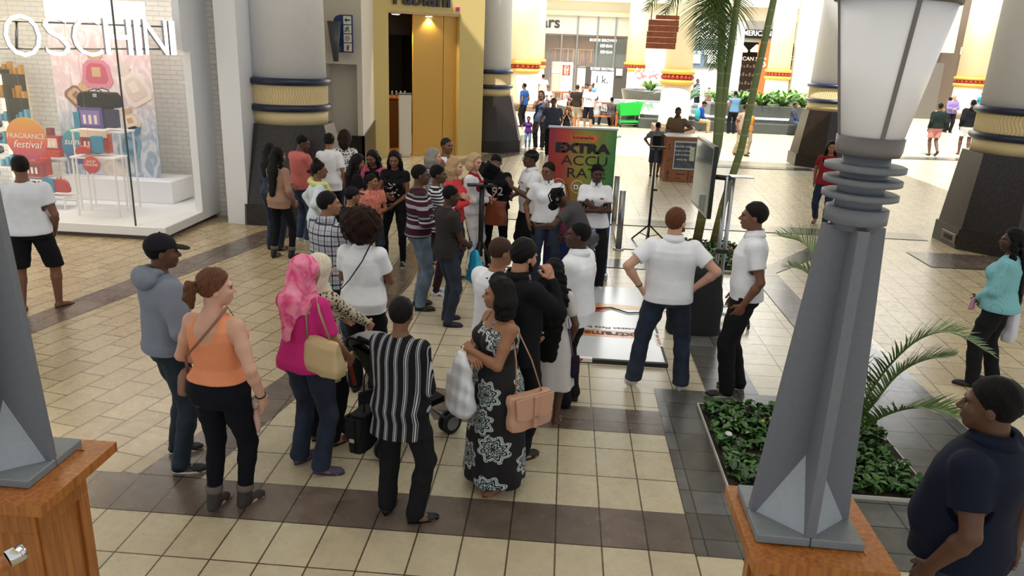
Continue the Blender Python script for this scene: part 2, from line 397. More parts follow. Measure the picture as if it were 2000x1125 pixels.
# ---------------------------------------------------------------- left walls
m_wbrick=None
n=NT('white_painted_brick'); v=n.coord('Object',(1,1,1),(PI/2,0,0)); 
gn=n.n('ShaderNodeNewGeometry'); tc=n.n('ShaderNodeTexCoord'); sp=n.n('ShaderNodeSeparateXYZ'); n.l(tc.outputs['Object'],sp.inputs[0]); cb=n.n('ShaderNodeCombineXYZ'); n.l(n.math('ADD',sp.outputs[0],sp.outputs[1]),cb.inputs[0]); n.l(sp.outputs[2],cb.inputs[1])
b=n.n('ShaderNodeTexBrick'); n.l(cb.outputs[0],b.inputs[0]); b.inputs['Scale'].default_value=1; b.inputs['Brick Width'].default_value=.23; b.inputs['Row Height'].default_value=.085; b.inputs['Mortar Size'].default_value=.009; b.inputs['Mortar Smooth'].default_value=.5
b.inputs['Color1'].default_value=srgb('#e9e6df'); b.inputs['Color2'].default_value=srgb('#e2dfd8'); b.inputs['Mortar'].default_value=srgb('#dedbd4'); n.col(b.outputs[0])
t=n.n('ShaderNodeTexNoise'); n.l(cb.outputs[0],t.inputs[0]); t.inputs['Scale'].default_value=16; t.inputs['Detail'].default_value=5
n.bump(n.math('ADD',n.math('MULTIPLY',b.outputs['Fac'],-1.),n.math('MULTIPLY',t.outputs[0],.6)),.8,.012); n.b.inputs['Roughness'].default_value=.7; m_wbrick=n.m
m_white=mat('white_lacquer','#eef0f4',.35); m_wall=mat('beige_wall','#dad3c7',.8,noise=.02); m_kick=mat('brown_kick','#5d5148',.5)
H=6.5
H=6.5
struct(MB().bb(-6.3,-5.72,13.25,13.5,0,H),'wall_left_brick',m_wbrick)
struct(MB().bb(-5.74,-5.38,12.72,13.5,0,H),'trim_1',mat('white_pilaster','#eceef2',.6))
struct(MB().bb(-6.0,-5.6,13.6,17.5,0,H),'wall_left_return',m_wall)
# beige wall with a tall niche and granite dado
k=MB(); y0=17.5; k.bb(-6.4,-5.42,y0,y0+.5,0,H); k.prism([(-4.70,y0),(-4.58,y0),(-5.30,21.5),(-5.42,21.5)],0,H); k.bb(-5.42,-4.70,y0,y0+.5,2.62,H); k.prism([(-5.42,y0+.5),(-4.80,y0+.5),(-4.9,y0+.7),(-5.42,y0+.7)],0,2.62)
k.V[-1]=k.V[-1]; struct(k,'wall_left_beige',m_wall)
k=MB(); k.bb(-6.4,-4.54,y0-.04,y0,0,1.06); k.prism([(-4.60,y0-.04),(-4.54,y0-.04),(-5.26,21.45),(-5.32,21.45)],0,1.06); struct(k,'trim_2',m_gran)
# ---------------- left storefront (corner display window)
struct(MB().bb(-12,-6.1,11.27,13.25,.07,.22,0,.01),'trim_3',m_white)
struct(MB().bb(-12,-6.2,11.35,13.25,0,.07),'trim_4',m_kick)
struct(MB().bb(-6.22,-6.1,12.55,13.25,.22,H).bb(-6.215,-6.1,12.3,12.55,2.86,H),'trim_5',m_white)
struct(MB().bb(-12,-6.2,14.2,14.4,0,H).bb(-6.24,-6.2,13.25,14.3,0,H),'wall_left_shop_back',m_wbrick)
struct(MB().bb(-12,-6.4,11.4,14.3,4.2,4.3),'ceiling_shop',m_white)
struct(MB().bb(-12,-6.22,13.25,14.2,0,.2),'floor_shop',m_white)
m_glass=NT('clear_glass'); m_glass.b.inputs['Base Color'].default_value=(.9,.96,.94,1); m_glass.b.inputs['Roughness'].default_value=.02; m_glass.b.inputs['Alpha'].default_value=.06; m_glass.b.inputs['Specular IOR Level'].default_value=.5; m_glass=m_glass.m
sx,sy,_=Gp(265,441,.22)
struct(MB().bb(-12,sx,sy-.006,sy+.006,.22,H),'window_1',m_glass)
struct(MB().slab([(sx,sy,.22),(-6.2,12.56,.22),(-6.2,12.56,H),(sx,sy,H)],(.01,-.006,0)),'window_2',m_glass)
struct(MB().bb(sx-.006,sx+.012,sy-.012,sy+.012,.22,H),'trim_6',mat('silicone_seam','#4a4f4c',.5))
light('shop_light','AREA',(-8.0,12.6,4.1),(0,0,0),66,(1,.93,.84),2.6,1.6)
light('shop_floor_glow','AREA',(-8.6,10.4,3.9),(math.radians(-12),0,0),55,(1,.72,.36),2.2,1)
m_letter=NT('lit_letter_face'); m_letter.col('#ffffff'); m_letter.b.inputs['Emission Color'].default_value=(.93,.95,1,1); m_letter.b.inputs['Emission Strength'].default_value=1.7; m_letter=m_letter.m
m_steel=mat('brushed_steel','#a9abae',.3,.9); m_lside=mat('letter_return','#8c8f96',.4,.3)
def frame_pts(p1,p2): return lambda px,py: None
A=Wp(0,60,10.5); B=Wp(345,75,12.15)
def on_line(px,py):
    d=R_.T@np.array([(px-1000)/1500,(py-562.5)/1500,1.]); C0=np.array([0,0,CAMH])
    u=np.array([B[0]-A[0],B[1]-A[1]]); M2=np.array([[d[0],-u[0]],[d[1],-u[1]]]); t,s=np.linalg.solve(M2,np.array([A[0],A[1]])); return C0+t*d
e=empty('shop_sign',tuple(on_line(170,75)),label='large lit white channel letters OSCHINI on two steel rails above the left shop window',cat='sign')
xd=nrm([B[0]-A[0],B[1]-A[1],0]); nd=np.cross(xd,[0,0,1])
for ch,a,b_,t0,t1 in (('O',7,79,27,111),('S',85,134,31,109),('C',140,196,34,110),('H',203,256,37,107),('I',259,276,39,108),('N',280,326,39,107),('I',327,343,41,107)):
    p=on_line((a+b_)/2,t1);q=on_line((a+b_)/2,t0); l=on_line(a,(t0+t1)/2); r=on_line(b_,(t0+t1)/2)
    hh=q[2]-p[2]; ww=np.linalg.norm(r-l); V,F=text_mb(ch,1,.0,-.012 if ch in'OSC' else .0)
    mn=V.min(0);mx=V.max(0); V=(V-(mn+mx)/2)/np.maximum(mx-mn,1e-6)
    if ch=='I': ww*=.7
    c=(p+q)/2; base=c+V[:,:1]*xd*ww+V[:,1:2]*np.array([0,0,1])*hh
    k=MB(); k.add(base+nd*.05,F,0); 
    # sides: extrude boundary
    from collections import Counter
    ec=Counter()
    for f in F:
        for i in range(len(f)): ec[(f[i],f[(i+1)%len(f)])]+=1
    bd=[e_ for e_ in ec if (e_[1],e_[0]) not in ec]; nV=len(base)
    k.add(np.r_[base+nd*.05,base-nd*.06],[(a_,b2,b2+nV,a_+nV) for a_,b2 in bd],1)
    k.add(base-nd*.06,F,1)
    W_(k,'letter',[m_letter,m_lside],e)
k=MB(); k.tube([on_line(-30,39)-nd*.07,on_line(344,53)-nd*.07],.014,6); k.tube([on_line(-30,95)-nd*.07,on_line(344,96)-nd*.07],.014,6); k.tube([on_line(34,42)-nd*.07,on_line(34,96)-nd*.07],.02,6); W_(k,'rail',m_steel,e)
# poster of perfume bottles
n=NT('perfume_poster_print'); gc=n.n('ShaderNodeTexCoord'); spx=n.n('ShaderNodeSeparateXYZ'); n.l(gc.outputs['Generated'],spx.inputs[0])
t=n.n('ShaderNodeTexNoise'); n.l(gc.outputs['Generated'],t.inputs[0]); t.inputs['Scale'].default_value=9; t.inputs['Detail'].default_value=6; t.inputs['Distortion'].default_value=2
base=n.ramp(n.math('ADD',spx.outputs[2],n.math('MULTIPLY',n.math('SUBTRACT',t.outputs[0],.5),.15)),[(0,'#8fa3b8'),(.3,'#a3b4c8'),(.5,'#d8c3c6'),(.75,'#e3bfc0'),(1,'#f4dede')])
n.col(n.mix(n.math('MULTIPLY',n.ramp(t.outputs[0],[(.45,(0,0,0,1)),(.62,(1,1,1,1))]),.55),base,'#f6f4f6')); n.b.inputs['Roughness'].default_value=.4; m_poster=n.m
YP=13.3
a_=Wp(96,96,YP);b_=Wp(292,96,YP);c_=Wp(316,361,YP);d_=Wp(132,355,YP)
e=empty('hanging_poster',(float(a_[0]+b_[0])/2,YP,float(c_[2])),label='tall hanging poster of perfume bottles in water behind the left shop window',cat='poster')
x0=-9.0+0; x0=float(min(a_[0],d_[0])); x1=float(max(b_[0],c_[0])); z0=float(c_[2]); z1=3.6
x0=float((a_[0]+d_[0])/2); x1=float((b_[0]+c_[0])/2)
W_(MB().bb(x0,x1,YP,YP+.015,z0,z1),'sheet',m_poster,e)
def pmat(nm,c,r=.25): return mat(nm,c,r)
def flask(cx,cz,w,h,c,capc,rot,nm,capnm):
    k=MB(); R=rotm(0,rot,0)
    pts=[(-.5,-.32),(-.42,.2),(-.25,.36),(.25,.36),(.42,.2),(.5,-.32),(.36,-.5),(-.36,-.5)]
    P=np.array([[x*w,0,z*h] for x,z in pts])@R.T+np.array([cx,YP-.014,cz]); k.slab(P,(0,.013,0),0)
    P=np.array([[x*w*.72,0,z*h*.72] for x,z in pts])@R.T+np.array([cx,YP-.018,cz]); k.slab(P,(0,.005,0),1)
    for s in((.16,.36,.44),(.24,.44,.7)): 
        P=np.array([[-s[0]*w,0,s[1]*h],[s[0]*w,0,s[1]*h],[s[0]*w,0,s[2]*h],[-s[0]*w,0,s[2]*h]])@R.T+np.array([cx,YP-.014,cz]); k.slab(P,(0,.013,0),2)
    P=np.array([[-.14*w,0,-.16*h],[.14*w,0,-.16*h],[.14*w,0,.14*h],[-.14*w,0,.14*h]])@R.T+np.array([cx,YP-.021,cz]); k.slab(P,(0,.003,0),3)
    W_(k,'printed_flask',[c,nm,capc,capnm],e)
pk=pmat('print_pink','#cf7f94');pk2=pmat('print_rose','#bf5366');go=pmat('print_gold','#c9a27c');gl=pmat('print_pale','#e8d8cf');gl2=pmat('print_palegrey','#d9c8c0');bl=pmat('print_blue','#7ba3bd');bl2=pmat('print_deepblue','#4d7f9f');br=pmat('print_bronze','#86605a')
def pz(px,py): p=Wp(px,py,YP); return float(p[0]),float(p[2])
X,Zz=pz(189,140); flask(X,Zz,.56,.54,pk,go,0,pk2,go)
X,Zz=pz(150,185); flask(X,Zz,.36,.36,br,go,.8,go,br)
X,Zz=pz(262,170); flask(X,Zz,.5,.62,gl,gl2,-.5,gl2,gl)
X,Zz=pz(262,250) if 0 else pz(255,282); flask(X,Zz,.42,.5,bl,bl2,.35,bl2,bl)
X,Zz=pz(255,235); flask(X,Zz,.36,.3,gl2,go,-.3,gl,go)
X,Zz=pz(220,330); flask(X,Zz,.4,.5,gl2,gl,-.7,gl,gl2)
# plinth block behind the tables
thing(MB().bb(-9.0,-6.85,13.0,13.8,.22,.62,0,.01),'display_block',m_white,(-7.9,13.4,.22),'low white display block under the perfume poster','display block')
# window tables with products
m_wm=mat('white_metal','#eceaea',.4)
def table(cx,cy,w,d,h,label,name='display_table'):
    e=empty(name,(cx,cy,.22),label=label,cat='table',group=None)
    W_(MB().bb(cx-w/2,cx+w/2,cy-d/2,cy+d/2,h-.03,h,0,.004),'table_top',m_wm,e)
    for a in(-1,1):
        for b in(-1,1):
            W_(MB().bb(cx+a*(w/2-.03)-.012,cx+a*(w/2-.03)+.012,cy+b*(d/2-.03)-.012,cy+b*(d/2-.03)+.012,.22,h-.03),'leg',m_wm,e)
    k=MB(); 
    for b in(-1,1): k.bb(cx-w/2+.03,cx+w/2-.03,cy+b*(d/2-.03)-.008,cy+b*(d/2-.03)+.008,.3,.316)
    W_(k,'stretcher',m_wm,e); return e
YT=12.35
def tz(px,py,Y=YT): p=Wp(px,py,Y); return float(p[0]),float(p[2])
xa,za=tz(145,252); xb,_=tz(242,250); table((xa+xb)/2,YT+.1,xb-xa,.46,za,'tall white metal table holding the black duffel bag behind the window')
xc,zc=tz(150,302,11.95); xd_,_=tz(236,298,11.95); table((xc+xd_)/2,11.95,xd_-xc,.4,zc,'middle white metal table with red boxes and a red pouch in the window')
xe,ze=tz(86,378,12.3); xf,_=tz(140,376,12.3); table((xe+xf)/2,12.3,xf-xe,.4,ze,'low white metal table at left of the window holding a red rounded pouch')
def shelf(px0,px1,py,Y,label):
    x0,z=tz(px0,py,Y); x1,_=tz(px1,py,Y); k=MB(); k.bb(x0,x1,Y-.15,Y+.2,z-.03,z); 
    k.bb(x0,x0+.02,Y-.1,Y-.08,.22,z); k.bb(x1-.02,x1,Y-.1,Y-.08,.22,z); k.bb(x0,x0+.02,Y+.15,Y+.17,.22,z); k.bb(x1-.02,x1,Y+.15,Y+.17,.22,z)
    thing(k,'display_shelf',m_wm,((x0+x1)/2,Y,.22),label,'shelf'); return x0,x1,z
s1=shelf(52,122,308,13.1,'upper white display shelf behind the orange round window sign')
s2=shelf(30,100,345,12.7,'lower white display shelf beside the man in the white t-shirt')
def carton(px,py,Y,w,d,h,m,label,rz=0,cat='gift box',name='gift_box',mark=None):
    x,z=tz(px,py,Y); e=empty(name,(x,Y,z),rz,label,cat)
    k=MB(); k.box((0,0,h/2),(w,d,h),None,0,.004); k.build('carton',m,e)
    if mark:
        k=MB(); k.box((0,-d/2-.002,h/2),(w*.78,.004,h*.7)); q=k.build('window_panel',mark,e)
        k=MB()
        for i in range(3): k.box(((i-1)*w*.22,-d/2-.006,h*.42),(w*.12,.006,h*.42),None,0,.002)
        k.build('bottle_print',mat('pale_bottle','#f0e6e2',.4),q)
    return e
rb=mat('red_box','#a8243a',.4); mar=mat('maroon_box','#7d1f2c',.4); pur=mat('purple_box','#5b4b96',.45); pur2=mat('lilac_panel','#8a77c0',.45); nav=mat('navy_pattern_box','#2a2c56',.5,noise=.6,nscale=30); crm=mat('cream_box','#e6d2bd',.5); orr=mat('orange_red_box','#c5382f',.45,noise=.4,nscale=20); tl=mat('teal_card','#2f8fb6',.5); red=mat('red_leather','#c02a36',.4)
carton(182,250,YT,.42,.1,.34,pur,'purple open gift box with bottles on the tall table',.0,mark=pur2)
carton(217,249,YT+.05,.26,.14,.36,nav,'navy patterned gift box on the tall table right of the purple box')
carton(153,250,YT-.05,.1,.05,.26,tl,'small blue price card left of the purple gift box',cat='card',name='price_card')
carton(186,268,12.0,.44,.12,.12,crm,'cream printed box standing under the purple gift box')
carton(180,300,12.0,.3,.1,.32,rb,'dark red gift box on the middle table',mark=mar)
carton(207,298,12.02,.2,.1,.3,orr,'orange red patterned gift box at right end of the middle table')
carton(192,299,11.82,.19,.03,.27,tl,'blue price card standing on the middle table',cat='card',name='price_card')
carton(97,376,12.2,.2,.03,.24,tl,'blue price card on the low left table',cat='card',name='price_card')
carton(90,300,13.0,.26,.12,.3,crm,'tall open gift box with bottles at left of the upper shelf',mark=rb); carton(104,297,13.05,.1,.1,.42,mar,'tall maroon box at right of the upper shelf')
carton(100,306,12.9,.4,.14,.12,orr,'flat patterned box lying on the upper shelf'); carton(104,292,12.95,.34,.14,.24,rb,'red box with three bottles stacked over the flat patterned box',mark=crm)
carton(70,344,12.6,.34,.14,.26,rb,'red gift box at front of the lower shelf',mark=mar); carton(88,342,12.75,.16,.2,.3,orr,'patterned red box at right end of the lower shelf'); carton(48,343,12.7,.16,.12,.28,mar,'maroon box at left end of the lower shelf')
# pouches and duffel
def pouch(px,py,Y,w,h,m,label):
    x,z=tz(px,py,Y); e=empty('pouch',(x,Y,z),0,label,'pouch')
    k=MB(); pr=[(-.5,0),(-.52,.3),(-.42,.75),(-.2,1),(.2,1),(.42,.75),(.52,.3),(.5,0)]
    k.slab([(a*w,-.05,b*h) for a,b in pr],(0,.1,0)); o=k.build('body',m,e,bevel=.012)
    k=MB(); k.tube([(a*w*.98,-.0,b*h*1.01) for a,b in pr[1:-1]],.006,5); k.build('zip',mat('zip_gold','#caa36a',.3,.7),e)
pouch(165,300,11.8,.24,.12,red,'small red leather pouch lying on the middle table')
pouch(120,375,12.25,.3,.22,red,'rounded red cosmetic pouch on the low left table')
x,z=tz(194,218,YT); z=za+.37
thing(MB().bb(xa+.1,xb-.02,YT-.02,YT+.2,z-.02,z),'glass_riser',m_wm,(float(x),YT+.1,z-.02),'thin riser under the black duffel bag','riser')
e=empty('duffel_bag',(x,YT+.05,z),0,'black leather duffel bag on top of the gift boxes in the window','bag')
m_blk=mat('black_leather','#0e0c0c',.65,bump=.15,spec=.15)
k=MB(); pr=[(-.5,.05),(-.5,.55),(-.4,.9),(.4,.9),(.5,.55),(.5,.05),(.42,0),(-.42,0)]; k.slab([(a*.66,-.12,b*.27) for a,b in pr],(0,.24,0)); k.build('body',m_blk,e,bevel=.03)
k=MB(); 
for yy in(-.1,.1): k.tube([(-.12,yy,.2),(-.1,yy,.27),(0,yy,.3),(.1,yy,.27),(.12,yy,.2)],.008,6)
k.build('handle',m_blk,e); k=MB(); k.box((0,-.125,.19),(.07,.01,.05),None,0,.004); k.build('clasp',m_steel,e)
# round hanging signs
def disc(px,py,Y,r,cols,label,lines,name='round_sign'):
    x,z=tz(px,py,Y); e=empty(name,(x,Y,z),0,label,'sign')
    n=NT(name+'_print_%d'%px); c=n.n('ShaderNodeTexCoord'); s=n.n('ShaderNodeSeparateXYZ'); n.l(c.outputs['Generated'],s.inputs[0]); n.col(n.ramp(s.outputs[2],cols)); n.b.inputs['Roughness'].default_value=.35
    k=MB(); k.lathe([(r,-.008),(r,.008)],(0,0,0),48,R=rotm(PI/2,0,0)); k.build('disc',n.m,e)
    for txt,sz,dz,sh,dx in lines: text('lettering',txt,sz,(dx,-.012,dz),(1,0,0),(0,0,1),mat('white_print','#f6efe8',.5),e,.003,shear=sh)
    k=MB(); k.tube([(0,0,r),(0,.0,5.5-z if z<5.5 else r+1)],.002,4); k.build('thread',mat('thread','#9a9a9a',.6),e)
disc(52,271,11.75,.335,[(0,'#b4356f'),(.35,'#d9534f'),(.65,'#e08b3e'),(1,'#d9a13e')],'large orange and pink round sign reading FRAGRANCE festival',[('FRAGRANCE',.11,.04,0,0),('festival',.17,-.09,.35,0)])
disc(155,285,12.9,.31,[(0,'#33408e'),(.5,'#2c7fa6'),(1,'#3fa8a8')],'blue green round sign reading summer gifts behind the tables',[('summer',.16,.07,.35,0),('gifts',.13,-.06,.35,0),('& MORE',.06,-.17,0,0)])
disc(179,322,11.68,.135,[(0,'#c01c3e'),(1,'#de4a2c')],'small red round sign reading SHOP ONLINE below the middle table',[('SHOP',.06,.05,0,0),('ONLINE',.06,0,0,0)])
# lit shelf unit far left inside the shop
e=empty('lit_shelf_unit',(-9.35,13.9,.2),0,'lit glass shelf unit of bottles at far left inside the shop','shelf unit')
x0=float(Wp(-12,200,13.9)[0]); x1=float(Wp(38,200,13.9)[0]); zt=float(Wp(20,135,13.9)[2])
W_(MB().bb(x1-.05,x1,13.6,14.15,.25,zt).bb(x0,x1,13.6,14.15,zt-.06,zt),'frame',mat('black_metal','#1a1614',.4),e)
W_(MB().bb(x0,x1-.05,14.1,14.14,.25,zt-.06),'lit_back',mat('lit_back','#ffe9b8',.5,emit=1.2),e)
for i in range(5):
    zz=.6+i*.42; s_=W_(MB().bb(x0,x1-.05,13.65,14.1,zz,zz+.02),'shelf_board',mat('white_metal','#eceaea',.4),e)
    k=MB()
    for j in range(7): k.bb(x0+.06+j*.1,x0+.12+j*.1,13.75,13.85,zz+.02,zz+.02+(.12+.05*((j+i)%3)),0,.004)
    W_(k,'bottle_row',mat('amber_bottle' if i>2 else 'blue_bottle','#c98b2a' if i>2 else '#5aa6c0',.2),s_)
# ---------------- way-finding sign and cone bracket on the beige wall
def wz(px,py,Y): return Wp(px,py,Y)
ys=17.2; a=wz(652,28,ys); b=wz(689,103,ys)
e=empty('safety_sign',(float(a[0]+b[0])/2,ys,float(b[2])),0,'blue projecting safety sign with arrow, running man, hose reel and extinguisher pictograms','sign')
x0,x1,z0,z1=float(a[0]),float(b[0])+.02,float(b[2]),float(a[2]); w=x1-x0; hh=z1-z0
k=MB(); pts=[(x0,z0),(x1,z0),(x1,z1),(x0+w*.35,z1),(x0+w*.12,z1-.03),(x0,z1-.1)]; k.slab([(p[0],ys-.03,p[1]) for p in pts],(0,.06,0)); W_(k,'panel',mat('sign_blue','#24396f',.4),e)
pg=mat('pictogram_green','#1f3a2c',.5); prd=mat('pictogram_red','#b02a2e',.5); pw=mat('pictogram_white','#e6ebe2',.5)
s=hh*.215
for i in range(4):
    cx=x1-w*.28; cz=z1-hh*(.14+.24*i)
    q=W_(MB().box((cx,ys-.033,cz),(w*.42,.006,s),None,0,.002),'pictogram_plate',pw,e)
    k=MB(); Y0=ys-.039
    if i==0: k.slab([(cx-.06,Y0,cz),(cx-.015,Y0,cz+.05),(cx-.015,Y0,cz+.015),(cx+.06,Y0,cz+.015),(cx+.06,Y0,cz-.015),(cx-.015,Y0,cz-.015),(cx-.015,Y0,cz-.05)],(0,.003,0))
    if i==1:
        k.lathe([(.013,0),(.013,.003)],(cx+.015,Y0+.003,cz+.05),12,R=rotm(PI/2,0,0))
        for P in (((.0,.035),(-.01,-.01)),((-.01,-.01),(.035,-.03)),((.035,-.03),(.03,-.06)),((-.01,-.01),(-.03,-.04)),((-.03,-.04),(-.065,-.04)),((0,.03),(.04,.01)),((0,.03),(-.035,.02)),((-.035,.02),(-.05,-.01))):
            k.tube([(cx+P[0][0],Y0,cz+P[0][1]),(cx+P[1][0],Y0,cz+P[1][1])],.009,5)
    if i==2:
        for rr in(.055,.038,.02): k.lathe([(rr,0),(rr,.004),(rr-.007,.004),(rr-.007,0)],(cx,Y0+.003,cz),24,R=rotm(PI/2,0,0),cap=False)
    if i==3: k.lathe([(.022,-.06),(.024,.02),(.008,.035),(.008,.05)],(cx,Y0,cz),12); k.tube([(cx,Y0,cz+.045),(cx+.035,Y0,cz+.04),(cx+.045,Y0,cz)],.006,5)
    W_(k,'pictogram',prd if i>1 else pg,q)
e=empty('cone_uplight',(-4.95,17.0,2.6),0,'dark grey half cone wall bracket beside the blue safety sign','wall light')
a=wz(639,41,17.0);b2=wz(666,41,17.0);c2=wz(656,120,17.0); r1=float(b2[0]-a[0])/2; cx=float(a[0]+b2[0])/2
R=float(c2[0])-cx
k=MB(); V=[];seg=20
k.lathe([(r1*.36,float(c2[2])),(r1,float(a[2]))],(cx,17.0,0),24); 
for v in k.V: v[:,0]+=R*(float(a[2])-v[:,2])/(float(a[2])-float(c2[2]))
W_(k,'cone',mat('dark_grey_metal','#51565f',.4,.4),e); W_(MB().bb(cx-.04,cx+.1,17.0,17.5,2.9,3.0),'arm',mat('dark_grey_metal','#51565f',.4,.4),e)
# ---------------- gold storefront
m_goldw=mat('gold_panel','#d6c07e',.4,.2,spec=.5); m_goldd=mat('gold_door','#d2a652',.38,.2); m_int=mat('dark_interior','#151110',.6); m_wood=mat('warm_wood_floor','#c78a3f',.4,noise=.15,nscale=5)
O=np.array([-5.36,21.45,0]); u=nrm([2.29,1.43,0]); nin=np.array([-u[1],u[0],0]); Rg=np.stack([u,nin,[0,0,1]],1)
def gb(k,a,b,c,d,z0,z1,m=0,bv=0): # along u from a..b, depth c..d
    return k.box(O+u*(a+b)/2+nin*(c+d)/2+np.array([0,0,(z0+z1)/2]),(b-a,d-c,z1-z0),Rg,m,bv)
k=MB(); gb(k,0,.5,0,.35,0,6.5); gb(k,2.62,3.4,0,.35,0,6.5); gb(k,.5,2.62,0,.35,3.95,6.5); struct(k,'wall_left_gold',m_goldw)
k=MB(); gb(k,.5,2.62,.05,.18,3.9,3.96); gb(k,.5,2.62,.36,1.1,3.95,4.0); struct(k,'ceiling_gold',mat('pale_soffit','#dcc69a',.5))
k=MB(); gb(k,-.5,4.0,.36,7,0,.012); struct(k,'floor_gold_shop',m_wood)
k=MB(); gb(k,-.5,-.4,.36,7,0,5); gb(k,-.5,4,6.9,7,0,5); gb(k,3.4,3.5,.36,7,0,5); gb(k,.3,4,1.1,1.2,3.35,5);gb(k,-.5,4,1.2,7,4.2,4.3); struct(k,'wall_shop_inside',m_int)
e=empty('gold_door',tuple(O+u*2.0+nin*.3),0,'tall flat gold sliding door panels beside the dark shop entrance','door')
for a_,b__ in((1.28,2.2),(2.215,2.62)):
    k=MB(); gb(k,a_,b__,.2,.26,.01,3.93,0,.006); W_(k,'door_panel',m_goldd,e)
e=empty('security_pedestal',tuple(O+u*.98+nin*.1),0,'white anti-theft pedestal standing in the gold shop entrance','security gate')
k=MB(); gb(k,.8,1.18,.02,.09,.1,1.75,0,.02); W_(k,'panel',mat('pedestal_white','#dcd5c8',.4),e)
k=MB(); gb(k,.86,1.12,-.02,.13,0,.12,0,.02); W_(k,'foot',mat('pedestal_white','#dcd5c8',.4),e)
k=MB(); gb(k,.79,1.19,.0,.11,1.75,1.79,0,.01); W_(k,'cap',mat('dark_grey_metal','#51565f',.4,.4),e)
k=MB(); gb(k,.55,1.25,1.9,2.5,0,1.0,0,.01); W_(k,'x',m_wood); bpy.data.objects.remove(bpy.data.objects['x'])
e=empty('display_counter',tuple(O+u*1.0+nin*2.2),0,'wooden display counter with glassware inside the gold shop','counter')
k=MB(); gb(k,1.0,1.9,2.0,2.6,0,1.5,0,.01); W_(k,'body',mat('brown_cabinet','#5d3a1f',.4),e)
k=MB(); gb(k,.95,1.95,1.95,2.65,1.5,1.56,0,.01); W_(k,'counter_top',mat('orange_wood','#b5703a',.4),e)
k=MB()
for i in range(6): p=O+u*(1.05+i*.14)+nin*2.1; k.lathe([(.03,1.56),(.045,1.62),(.03,1.72),(.02,1.73)],(p[0],p[1],0),10)
W_(k,'ornament',mat('silver_ornament','#b8b2a8',.2,.8),e)
e=empty('shelf_cabinet',tuple(O+u*.3+nin*2.4),0,'dark cabinet with golden goods low inside the gold shop','cabinet')
k=MB(); gb(k,.1,.85,2.0,2.5,0,1.1,0,.01); W_(k,'body',mat('brown_cabinet','#5d3a1f',.4),e)
k=MB(); gb(k,.15,.8,1.97,2.0,.65,.95); W_(k,'lit_niche',mat('gold_goods','#a88426',.4,noise=.6,nscale=20),e)
e=empty('shop_mirror',tuple(O+u*.6+nin*3.6),0,'tall lit mirror frame behind the garment in the gold shop','mirror')
k=MB(); gb(k,.2,.74,3.5,3.55,1.2,2.6); W_(k,'mirror_glass',mat('mirror_dark','#2a2622',.08,.9),e)
k=MB(); gb(k,.7,.76,3.46,3.5,1.2,2.62); gb(k,.2,.76,3.46,3.5,2.56,2.62); W_(k,'light_frame',mat('mirror_light','#fff0d2',.5,emit=2),e)
e=empty('video_screen',tuple(O+u*1.2+nin*5),0,'small glowing video screen on the dark shop wall','screen')
k=MB(); gb(k,.95,1.6,4.9,4.96,2.0,2.8,0,.01); W_(k,'bezel',m_blk,e)
n=NT('screen_picture'); tt=n.n('ShaderNodeTexNoise'); n.l(n.coord(),tt.inputs[0]); tt.inputs['Scale'].default_value=2.2; cc=n.ramp(tt.outputs[0],[(.35,'#101a4a'),(.5,'#2a2f8a'),(.6,'#c04a80'),(.7,'#e0a040')]); n.col('#000000'); n.l(cc,n.b.inputs['Emission Color']); n.b.inputs['Emission Strength'].default_value=1.2
k=MB(); gb(k,.98,1.57,4.89,4.9,2.04,2.76); W_(k,'picture',n.m,e)
e=empty('hanging_garment',tuple(O+u*.62+nin*1.6),0,'white garment hanging on a rail just inside the gold shop','garment')
k=MB(); 
for i in range(3):
    p=O+u*(.42+i*.05)+nin*(1.4+i*.1); k.add([p+u*-.12+[0,0,2.2],p+u*.1+[0,0,2.2],p+u*.14+[0,0,1.3],p+u*-.14+[0,0,1.25],p+nin*.06+[0,0,2.26],p+nin*.08+[0,0,1.25]],[(0,4,5,3),(4,1,2,5)],0,True)
W_(k,'cloth',mat('garment_white','#efe6d8',.8),e)
k=MB(); k.tube([O+u*.3+nin*1.3+[0,0,2.3],O+u*.7+nin*1.9+[0,0,2.3]],.012,6); k.tube([O+u*.3+nin*1.3+[0,0,2.3],O+u*.3+nin*1.3+[0,0,4.1]],.01,6); W_(k,'rail',m_steel,e)
for i,(pp) in enumerate(((.78,.2),(1.75,.2))):
    e=empty('downlight',tuple(O+u*pp[0]+nin*pp[1]+[0,0,3.88]),0,('left' if i==0 else 'right')+' round recessed downlight under the gold storefront soffit','lamp')
    k=MB(); k.lathe([(.12,-.01),(.14,.012)],(0,0,0),20); k.build('trim_ring',m_white,e); k=MB(); k.lathe([(.1,-.016),(.1,-.012)],(0,0,0),20); k.build('lens',mat('downlight_lens','#fff6df',.4,emit=4),e)
    light('downlight_beam','SPOT',tuple(O+u*pp[0]+nin*pp[1]+[0,0,3.8]),(0,0,0),160,(1,.78,.45),.06,spot=2.0)
light('gold_shop_light','AREA',tuple(O+u*1.5+nin*3+[0,0,4.1]),(0,0,0),60,(1,.8,.55),2,2)
e=empty('track_spot',tuple(O+u*.75+nin*1.25+[0,0,3.6]),0,'small white track spotlight at the dark shop ceiling','lamp')
k=MB(); k.lathe([(.03,0),(.05,-.16)],(0,0,0),12,R=rotm(.6,.3,0)); k.build('head',mat('lamp_white','#f4f4f4',.4,emit=1),e); k=MB(); k.tube([(0,0,0),(0,0,.6)],.01,5); k.build('stem',m_white,e)
e=empty('fascia_sign',tuple(O+u*1.55+[0,0,4.3]),0,'dark raised lettering Fabiani with pink full stop on the gold fascia','sign')
lp=O+u*1.45-nin*.05+np.array([0,0,4.32]); text('lettering','Fabiani',.62,lp,u,(0,0,1),[mat('sign_dark','#3a3a40',.4)],e,.1,offset=.012,off=wloc(e))
